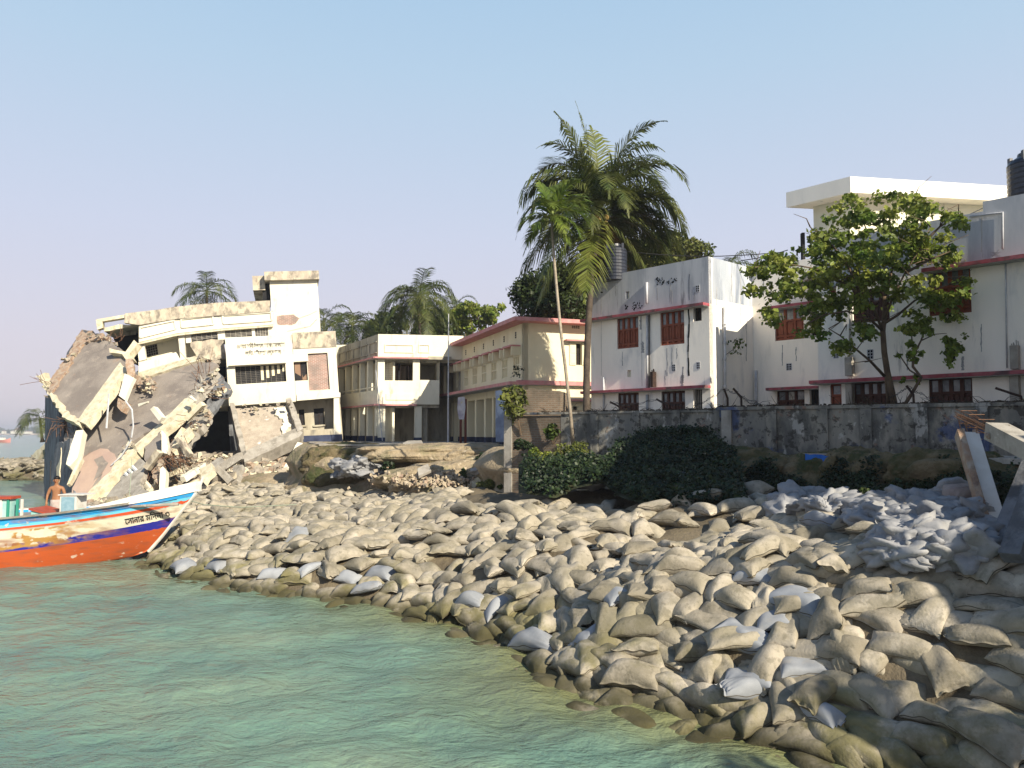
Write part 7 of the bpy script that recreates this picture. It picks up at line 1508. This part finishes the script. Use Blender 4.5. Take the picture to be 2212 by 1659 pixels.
for x, y, rxp, ryp, k in ((1860, 470, 60, 30, 16), (1950, 470, 50, 35, 14), (1985, 435, 22, 18, 5), (2040, 475, 40, 20, 9), (1770, 520, 55, 28, 13), (1860, 540, 80, 40, 26), (1960, 540, 70, 40, 18), (2040, 545, 40, 30, 9), (1690, 575, 55, 22, 12), (1640, 580, 25, 12, 4), (1625, 630, 14, 12, 3), (1700, 625, 55, 22, 12), (1800, 610, 80, 35, 24), (1900, 600, 70, 30, 14), (1960, 640, 55, 25, 9), (2030, 640, 45, 28, 10), (2070, 690, 28, 14, 5), (1750, 660, 45, 22, 9), (1670, 680, 22, 12, 4),
                     (1800, 665, 40, 18, 6), (1870, 650, 50, 20, 7), (1765, 715, 25, 16, 6), (1820, 745, 22, 14, 5), (1870, 710, 30, 18, 4), (1990, 700, 30, 16, 5), (1860, 580, 90, 40, 14), (1930, 430, 30, 12, 4), (2080, 600, 14, 20, 3)):
    for _ in range(k):
        c_ = W_(x + r.normal() * rxp * .55, y + r.normal() * ryp * .6, 21.9 + r.normal() * .8); s = r.uniform(.16, .34); cl.append((tuple(c_), s * 1.2, s, s * .75))
leaves(cl, 12500, .135, M_leafm, r, rt, up=.5, sy=1.35, shell=.3)
tb = P(1955, 880, 22.0); rt2 = empty('wall_sapling', tb, 'dark sapling with a few bright leaves growing from the wall just right of the tree', 'tree'); b = MB()
limb([(1948, 884, 22), (1970, 850, 21.9), (1990, 815, 21.9), (1972, 792, 21.8), (1972, 770, 21.8), (1990, 735, 21.7), (1998, 712, 21.7)], .06, .02, 6); limb([(1975, 775, 21.8), (1970, 735, 21.7), (1968, 705, 21.6)], .03, .01, 5); limb([(1992, 735, 21.7), (2020, 722, 21.6), (2045, 720, 21.5)], .02, .008, 5); limb([(1990, 815, 21.9), (1965, 800, 21.8), (1945, 770, 21.7), (1938, 760, 21.7)], .03, .008, 5)
b.obj('trunk', M_bark, rt2, smooth=True); cl = []
for x, y, k, s in ((1968, 710, 4, .2), (1998, 705, 7, .24), (1970, 745, 4, .2), (1968, 770, 3, .15), (2045, 735, 4, .2), (2062, 750, 5, .22), (2050, 770, 4, .22), (1940, 765, 2, .12), (2075, 745, 3, .15), (1955, 812, 2, .12), (1985, 825, 2, .12)):
    for _ in range(k): cl.append((tuple(W_(x + r.normal() * 8, y + r.normal() * 8, 21.7 + r.normal() * .2)), s * .8, s * .8, s * .7))
leaves(cl, 700, .13, leafmat('bright_sapling_leaf', (.10, .15, .02), (.18, .24, .035), .45, 2), r, rt2, up=.5, sy=1.3, shell=.3)
# small plants on facades
for (x, y, d, k, lab, m) in ((1588, 752, 29.6, 9, 'small fig seedling sprouting from the wall pipe of the white building', M_leafb), (1118, 805, 39.2, 8, 'small plant rooted on the ledge at the yellow building corner', M_creep)):
    c_ = P(x, y, d); pl = empty('wall_plant', c_, lab, 'plant'); b = MB(); b.tube([c_ + Vector((-.35, 0, -.25)), c_, c_ + Vector((.15, 0, .15))], .01, 4); b.obj('stem', M_bark, pl)
    leaves([(tuple(c_ + Vector((rnd.uniform(-.2, .3), 0, rnd.uniform(-.2, .3)))), .15, .1, .12) for _ in range(k)], 70, .11, m, r, pl, 'foliage', sy=1.3)
c_ = P(1108, 860, 29.0); pl = empty('sapling', P(1112, 935, 28.8), 'bright yellow-green mango sapling leaning over the left end of the boundary wall', 'tree'); b = MB(); b.tube([P(1125, 940, 29), P(1118, 900, 28.9), P(1105, 865, 28.8)], [.04, .03, .01], 5); b.obj('trunk', M_bark, pl)
leaves([(tuple(P(x, y, 28.9 + r.normal() * .2)), s, s * .8, s) for x, y, s in ((1100, 850, .3), (1115, 845, .3), (1092, 868, .28), (1110, 870, .34), (1125, 868, .25), (1100, 885, .26), (1122, 890, .22), (1108, 900, .18), (1126, 852, .2))], 420, .24, M_leafy, r, pl, 'crown', up=.4, sy=.75)
# creepers, bushes
def carpet(name, pxr, n, size, m, label, cat, dfun, kind='stuff', thick=.25, seed=1, sy=1.0):
    r = np.random.RandomState(seed); pts = []
    for _ in range(n):
        x, y = pxr(r); pts.append(tuple(P(x, y, dfun(x, y)) + Vector((r.normal() * .05, r.normal() * thick, r.normal() * thick * .4))))
    V = []; p = np.array(pts); k = len(p); nrm = r.normal(size=(k, 3)) * .6 + [0, -.5, .8]; nrm /= np.linalg.norm(nrm, axis=1)[:, None]; t = np.cross(nrm, r.normal(size=(k, 3))); t /= np.linalg.norm(t, axis=1)[:, None]; s = np.cross(nrm, t); sz = size * r.uniform(.6, 1.3, k)[:, None]
    V = np.stack([p - t * sz * .5, p + s * sz * .35 * sy, p + t * sz * .5, p - s * sz * .35 * sy], 1).reshape(-1, 3); o = npobj(name, V, np.arange(len(V)).reshape(-1, 4), m); return tag(o, label, cat, kind=kind)
def mound_d(x, y):  # creeper slope: from the wall foot down to the bags
    dw = FW_depth(x) ; t = min(1, max(0, (y - 940) / 130)); return dw - .4 - 5.6 * t ** .8
def FW_depth(x): r_ = ray(x, 940); return (FW.o - CAM).dot(FW.N) / r_.dot(FW.N)
top_y = lambda x: float(np.interp(x, [1130, 1180, 1250, 1300, 1340, 1400, 1450, 1500, 1540, 1572, 1600], [990, 1000, 985, 1000, 958, 938, 932, 928, 942, 970, 1010])); bot_y = lambda x: float(np.interp(x, [1130, 1200, 1250, 1300, 1340, 1400, 1480, 1560, 1600], [1045, 1055, 1032, 1022, 1052, 1070, 1074, 1072, 1060]))
U, V2 = np.meshgrid(np.linspace(1120, 1610, 90), np.linspace(0, 1, 30), indexing='ij'); X = np.zeros(U.shape); Y = X.copy(); Z = X.copy()
for i in range(U.shape[0]):
    for j in range(U.shape[1]):
        x = U[i, j]; y = top_y(x) + (bot_y(x) + 12 - top_y(x)) * V2[i, j]; p = P(x, y, mound_d(x, y) + .12 * math.sin(x * .11 + y * .13) + .1 * math.sin(x * .05 - y * .2)); X[i, j], Y[i, j], Z[i, j] = p
I = np.arange(U.size).reshape(U.shape); q = np.stack([I[:-1, :-1], I[1:, :-1], I[1:, 1:], I[:-1, 1:]], -1).reshape(-1, 4)
tag(npobj('overgrown_slope', np.c_[X.ravel(), Y.ravel(), Z.ravel() - .12], q, mat('dark_leaf_mould', (.035, .045, .02), (.05, .05, .025), 3, bump=.8), smooth=True), kind='structure')
def rg_creep(r):
    while True:
        x, y = r.uniform(1130, 1600), r.uniform(915, 1075)
        if top_y(x) - 3 - 7 * abs(math.sin(x * .21) * math.sin(x * .067)) < y < bot_y(x) + 6: return x, y
carpet('creeper', rg_creep, 26000, .115, M_creep, 'dark green creeper spilling down from the boundary wall to the sandbags', 'creeper', lambda x, y: mound_d(x, y) + .12 * math.sin(x * .11 + y * .13) + .1 * math.sin(x * .05 - y * .2) - .05, thick=.2)
def bush(name, label, px, py, d, rx, ry, n, size, m, seed, h=1.0, cat='bush'):
    c = P(px, py, d); w = rx / 1700 * d; hh = ry / 1700 * d; root = empty(name, (c.x, c.y, c.z - hh), label, cat); rs_ = np.random.RandomState(seed)
    b = MB(); 
    for _ in range(7): b.tube([(c.x, c.y, c.z - hh), (c.x + rs_.uniform(-.6, .6) * w, c.y + rs_.uniform(-.3, .3) * w, c.z + rs_.uniform(-.2, .6) * hh)], [.015, .006], 4)
    b.obj('stems', M_bark, root); leaves(clumpset(c.x, c.y, c.z, w * .75, w * .6, hh * .6, 18, w * .22, w * .4, rs_), n, size, m, rs_, root, 'foliage', up=.5); return root
bush('bush', 'sunlit yellow-green bush at the foot of the wall, left of the creeper', 1235, 985, 25.5, 62, 34, 2600, .11, M_leafy, 1); bush('bush', 'rusty-tipped low bush left of the sunlit bush', 1165, 990, 26.5, 36, 28, 1500, .11, M_leafm, 2)
bush('bush', 'dark bush below the areca palm foot', 1130, 960, 28.0, 24, 14, 600, .12, M_creep, 3); bush('bush', 'round bright weed tuft on the sandbags below the white sacks', 1055, 1046, 30.5, 24, 13, 900, .10, M_leafy, 4, cat='weed'); bush('bush', 'small green weed right of the round bright tuft', 1085, 1052, 30, 12, 8, 260, .10, M_leafb, 5, cat='weed')
bush('bush', 'narrow green weed on the dirt heap below the ledge', 1000, 1024, 32.3, 12, 16, 420, .11, M_leafb, 6, cat='weed'); bush('bush', 'dark weed in the hollow under the sandy ledge', 838, 1008, 35.5, 22, 15, 600, .13, M_creep, 7, cat='weed'); bush('bush', 'dark weed patch on the brown earth shoulder', 1045, 988, 34.0, 22, 14, 500, .13, M_creep, 8, cat='weed')
bush('bush', 'yellow-green weed in front of the stony footing', 660, 1000, 40.0, 14, 8, 260, .16, M_leafy, 9, cat='weed'); bush('bush', 'green weed on the mossy bank face', 735, 1010, 38.0, 20, 10, 400, .14, M_leafb, 10, cat='weed'); bush('bush', 'small weed tuft at the foot of the dirt heap', 925, 1048, 32.5, 9, 6, 130, .10, M_leafy, 11, cat='weed')
bush('bush', 'thin-leaved shrub against the boundary wall behind the areca trunk', 1195, 935, 27.8, 26, 26, 420, .16, M_leafb, 12); bush('bush', 'sprig of dark leaves beside the fallen brick pier', 2030, 1180, 12.3, 40, 34, 420, .055, M_creep, 13, cat='weed'); bush('bush', 'tiny green sprout on the earth-topped sandbag', 1868, 1058, 15.0, 12, 8, 90, .06, M_leafb, 14, cat='weed')
bush('bush', 'dark creeper clump hanging on the earth masses behind the white column', 2105, 1035, 16.6, 70, 45, 2200, .08, M_creep, 15); bush('bush', 'dark creeper clump on the earth between the two largest earth blocks', 1700, 1050, 20.5, 60, 26, 1500, .09, M_creep, 16); bush('bush', 'dark creeper over the middle earth blocks', 1990, 1060, 17.6, 60, 26, 1300, .08, M_creep, 17)

for i, (x, y, d, rx, ry) in enumerate(((1620, 1062, 21.4, 40, 22), (1655, 1020, 21.2, 45, 20), (1770, 1072, 19.2, 50, 16), (1850, 1040, 19.2, 40, 22), (1925, 1062, 18.3, 45, 18), (2010, 1020, 17.9, 50, 22), (2150, 1060, 15.5, 60, 34), (1590, 1000, 22.6, 26, 22))):
    bush('bush', 'dark creeper tuft ' + ('on the slope right below the wall jog', 'hanging over the rounded earth mass', 'at the foot of the blue-edged earth block', 'in the cleft right of the blue edge', 'at the foot of the bulging earth block', 'draping the pale slab lip', 'behind the foot of the leaning white column', 'against the pale pillar at the wall jog')[i], x, y, d, rx, ry, 1000, .085, M_creep, 60 + i)

def rg_led(r):
    while True:
        x, y = r.uniform(1590, 2200), r.uniform(990, 1088)
        if math.sin(x * .031 + 1) + math.sin(x * .083 + y * .04) + (y - 1035) * .025 + r.uniform(-.4, .4) > .1: return x, y
carpet('ledge_creeper', rg_led, 9000, .095, M_creep, 'dark creeper and weeds over the shaded earth ledge below the boundary wall', 'creeper', lambda x, y: 22.2 - (x - 1590) / 610 * 5.7 - .55 - max(0, y - 1010) * .011, thick=.14, seed=5)
# ------------------------------------------------------------------ jetty of bags at the left, far bank, small boat
rj = np.random.RandomState(8); jV = []; jF = []; base = 0
jc = P(40, 1000, 74)
def jh(x, y):
    u = (y - 67.0) / 9.0; z = np.clip(1 - abs(2 * u - 1) ** 2.2, 0, 1) * np.clip((x + 62) / 8, .0, 1) * (1.5 + .9 * np.clip((x + 46) / 10, 0, 1)); return z
for _ in range(950):
    x = rj.uniform(-62, -34); y = rj.uniform(66.5, 76); z = float(jh(x, y)); v = rj.randint(NV); V, Fq = VAR[v][1][:2]; a = rj.uniform(0, 6.28); sc = rj.uniform(1.0, 1.5)
    M_ = np.array(Matrix.Rotation(a, 3, 'Z') @ Matrix.Rotation(rj.normal() * .35, 3, 'X') @ Matrix.Rotation(rj.normal() * .3, 3, 'Y')); W = (V * sc) @ M_.T + [x, y, z - .1]; jV.append(W); jF.append(Fq + base); base += len(V)
tag(npobj('jetty_sandbags', np.concatenate(jV), np.concatenate(jF), M_bag, smooth=True), 'heaped sandbags of the low jetty beyond the ruin at the far left', 'sandbags', kind='stuff')
gx_ = np.linspace(-64, -33, 60); gy_ = np.linspace(65.5, 77, 24); A_, B_ = np.meshgrid(gx_, gy_); Zj = jh(A_, B_) - .35; I = np.arange(A_.size).reshape(A_.shape); q = np.stack([I[:-1, :-1], I[:-1, 1:], I[1:, 1:], I[1:, :-1]], -1).reshape(-1, 4)
tag(npobj('jetty_ground', np.c_[A_.ravel(), B_.ravel(), Zj.ravel()], q, M_earth, smooth=True), kind='structure')
fallen('leaning_beam', (60, 985, 62), (110, 960, 60), (60, 975, 62), [(68, 985), (78, 972), (108, 950), (112, 958), (92, 975), (82, 990)], .6, M_cream_conc, 'pale broken beam slanting up from the jetty to the ruin', 'beam', .1)
# far bank
rf = random.Random(6); FB0 = Fr(Vector((-1500, 1500, 0)), (1, 0, 0))
b = MB(); n = 90; x0, x1 = -1300, -700
tops = [(x0 + (x1 - x0) * i / n) for i in range(n + 1)]
vs = []; 
for i, x in enumerate(tops): vs += [(x, 1480, 0), (x, 1490, 2.2 + rf.uniform(-.5, .8)), (x, 1560, 3.0)]
b.add(vs, [(i * 3 + k, (i + 1) * 3 + k, (i + 1) * 3 + k + 1, i * 3 + k + 1) for i in range(n) for k in range(2)]); tag(b.obj('far_bank', mat('far_sand', (.55, .46, .40), (.45, .38, .32), .02, bump=0)), kind='structure')
rs = np.random.RandomState(2); cl = []
for _ in range(260): x = rs.uniform(-1290, -700); s = rs.uniform(5, 10); cl.append(((x, rs.uniform(1540, 1600), 6 + rs.uniform(0, 6) + 4 * math.sin(x * .02)), s * 1.3, s, s * .8))
o = leaves(cl, 16000, 4.5, leafmat('far_tree_leaf', (.035, .06, .03), (.06, .08, .04), .1, .02), rs, None, 'far_treeline'); tag(o, 'hazy treeline along the far bank at the left edge', 'trees', kind='stuff')
for i, (x, y, w, h, lab, roof) in enumerate(((9, 924, 5, 6, 'tiny white hut on the far bank nearest the left edge', 0), (30, 925, 8, 6, 'small pale pink house on the far bank left of the pointed one', 0), (39, 921, 8, 9, 'pointed pale pink building on the far bank', 1), (60, 930, 16, 5, 'long low white building on the far bank beach', 0))):
    d = 1485; p = P(x, y, d); s = d / 1700; r_ = empty('far_house', (p.x, d, 2.5), lab, 'building'); b = MB(); b.box((p.x, d, 2 + h * s / 2), (w * s, 8, h * s)); b.obj('wall', M_wcream, r_)
    b = MB(); z = 2 + h * s; k = 5 if roof else 1.6; ww = w * s / 2 + .5; b.add([(p.x - ww, d - 4.5, z), (p.x + ww, d - 4.5, z), (p.x + ww, d + 4.5, z), (p.x - ww, d + 4.5, z), (p.x, d, z + k)], [(0, 1, 4), (1, 2, 4), (2, 3, 4), (3, 0, 4), (3, 2, 1, 0)]); b.obj('roof', M_brickp, r_)
# distant boat
p = G(12, 956, 0); fbt = empty('distant_boat', (p.x, p.y, 0), 'small pink-hulled boat far out on the river at the left edge', 'boat'); s = p.y / 1700
b = MB(); L = 36 * s; vs = []; N_ = 10
for i in range(N_ + 1):
    t = i / N_; x = p.x - L * .7 + L * t; w = 1.3 * math.sin(min(1, t * 1.05 + .02) * math.pi) ** .5; zt = 1.0 + 1.0 * abs(2 * t - 1) ** 2.5; vs += [(x, p.y - w, zt), (x, p.y - w * .5, -.1), (x, p.y + w * .5, -.1), (x, p.y + w, zt)]
b.add(vs, [(i * 4 + k, (i + 1) * 4 + k, (i + 1) * 4 + (k + 1) % 4, i * 4 + (k + 1) % 4) for i in range(N_) for k in range(4)]); b.obj('hull', mat('pink_hull', (.50, .22, .20), bump=0), fbt)
b = MB(); b.box((p.x - L * .3, p.y, 1.5), (L * .45, 1.6, .9)); b.obj('cabin', M_wcream, fbt)

# ------------------------------------------------------------------ unseen house, wall and tree added out of view, shaped to shade the bank
nh = empty('unseen_shade_house', (13, 13, 2.6), 'unseen house shape added beyond the right edge to shade the bank', 'building')
b = MB(); b.box((16.2, 12.3, 7.1), (7.8, 8.4, 9.2)); b.obj('wall', M_white, nh)
b = MB(); b.box((16.2, 12.3, 11.78), (8.1, 8.6, .16)); b.obj('roof', M_conc, nh)
FN = Fr(Vector((11.2, 9.9, 0)), (0, -1, 0)); b = MB(); r9 = random.Random(3)
rough_edge(b, [(-.5, 2), (-.5, 7.3), (.4, 7.1), (1.3, 7.3), (1.8, 6.4), (3.0, 6.4), (3.6, 7.6), (5.0, 7.3), (6.2, 7.5), (7.0, 6.6), (7.4, 2)], 0, FN, -.3, 0, .3, .08, r9); b.obj('unseen_shade_wall', M_brick, nh)
tb = Vector((11.3, .2, 2.2)); r10 = np.random.RandomState(6)
tree('unseen tree added beyond the right edge to dapple the bank with shade', tb, clumpset(11.4, .2, 6.3, 1.3, 1.9, 1.4, 20, .25, .5, r10), 2600, .16, M_leafm, 21, .12)  # tree added out of view for dappled shade
def cable(pts, lab):
    b = MB(); o0 = pts[0]; w = []
    for a, c in zip(pts[:-1], pts[1:]):
        for k in range(8): t = k / 8; w.append(a.lerp(c, t) + Vector((0, 0, -.35 * math.sin(t * math.pi) * (c - a).length / 12)) - o0)
    w.append(pts[-1] - o0); b.tube(w, .018, 4); o = b.obj('cable', M_wire); o.location = o0; tag(o, lab, 'cable')
cable([P(1352, 543, 33), P(1690, 545, 30)], 'thin black cable strung from the roof tank to the stair room'); cable([P(1600, 563, 30.2), P(1702, 540, 29.2)], 'short black cable rising from the recessed roof edge to the stair room')
cable([P(2010, 482, 24), P(2122, 450, 26)], 'cable behind the nearest parapet, right of the tree crown')

# the river air: far things fade
me = bpy.data.meshes.new('haze'); x0, x1, y0, y1, z0, z1 = -2600, 2600, -60, 3300, -2.6, 30
me.from_pydata([(x, y, z) for x in (x0, x1) for y in (y0, y1) for z in (z0, z1)], [], [(0, 1, 3, 2), (4, 6, 7, 5), (0, 4, 5, 1), (2, 3, 7, 6), (0, 2, 6, 4), (1, 5, 7, 3)])
hz = bpy.data.objects.new('haze', me); scene.collection.objects.link(hz); hz['kind'] = 'stuff'
hm = bpy.data.materials.new('haze'); hm.use_nodes = True; hn = hm.node_tree.nodes; hn.remove(hn['Principled BSDF']); pv = hn.new('ShaderNodeVolumePrincipled'); pv.inputs['Density'].default_value = .00045; pv.inputs['Color'].default_value = (.80, .85, .95, 1); pv.inputs['Anisotropy'].default_value = .2
hm.node_tree.links.new(pv.outputs[0], hn['Material Output'].inputs['Volume']); me.materials.append(hm)
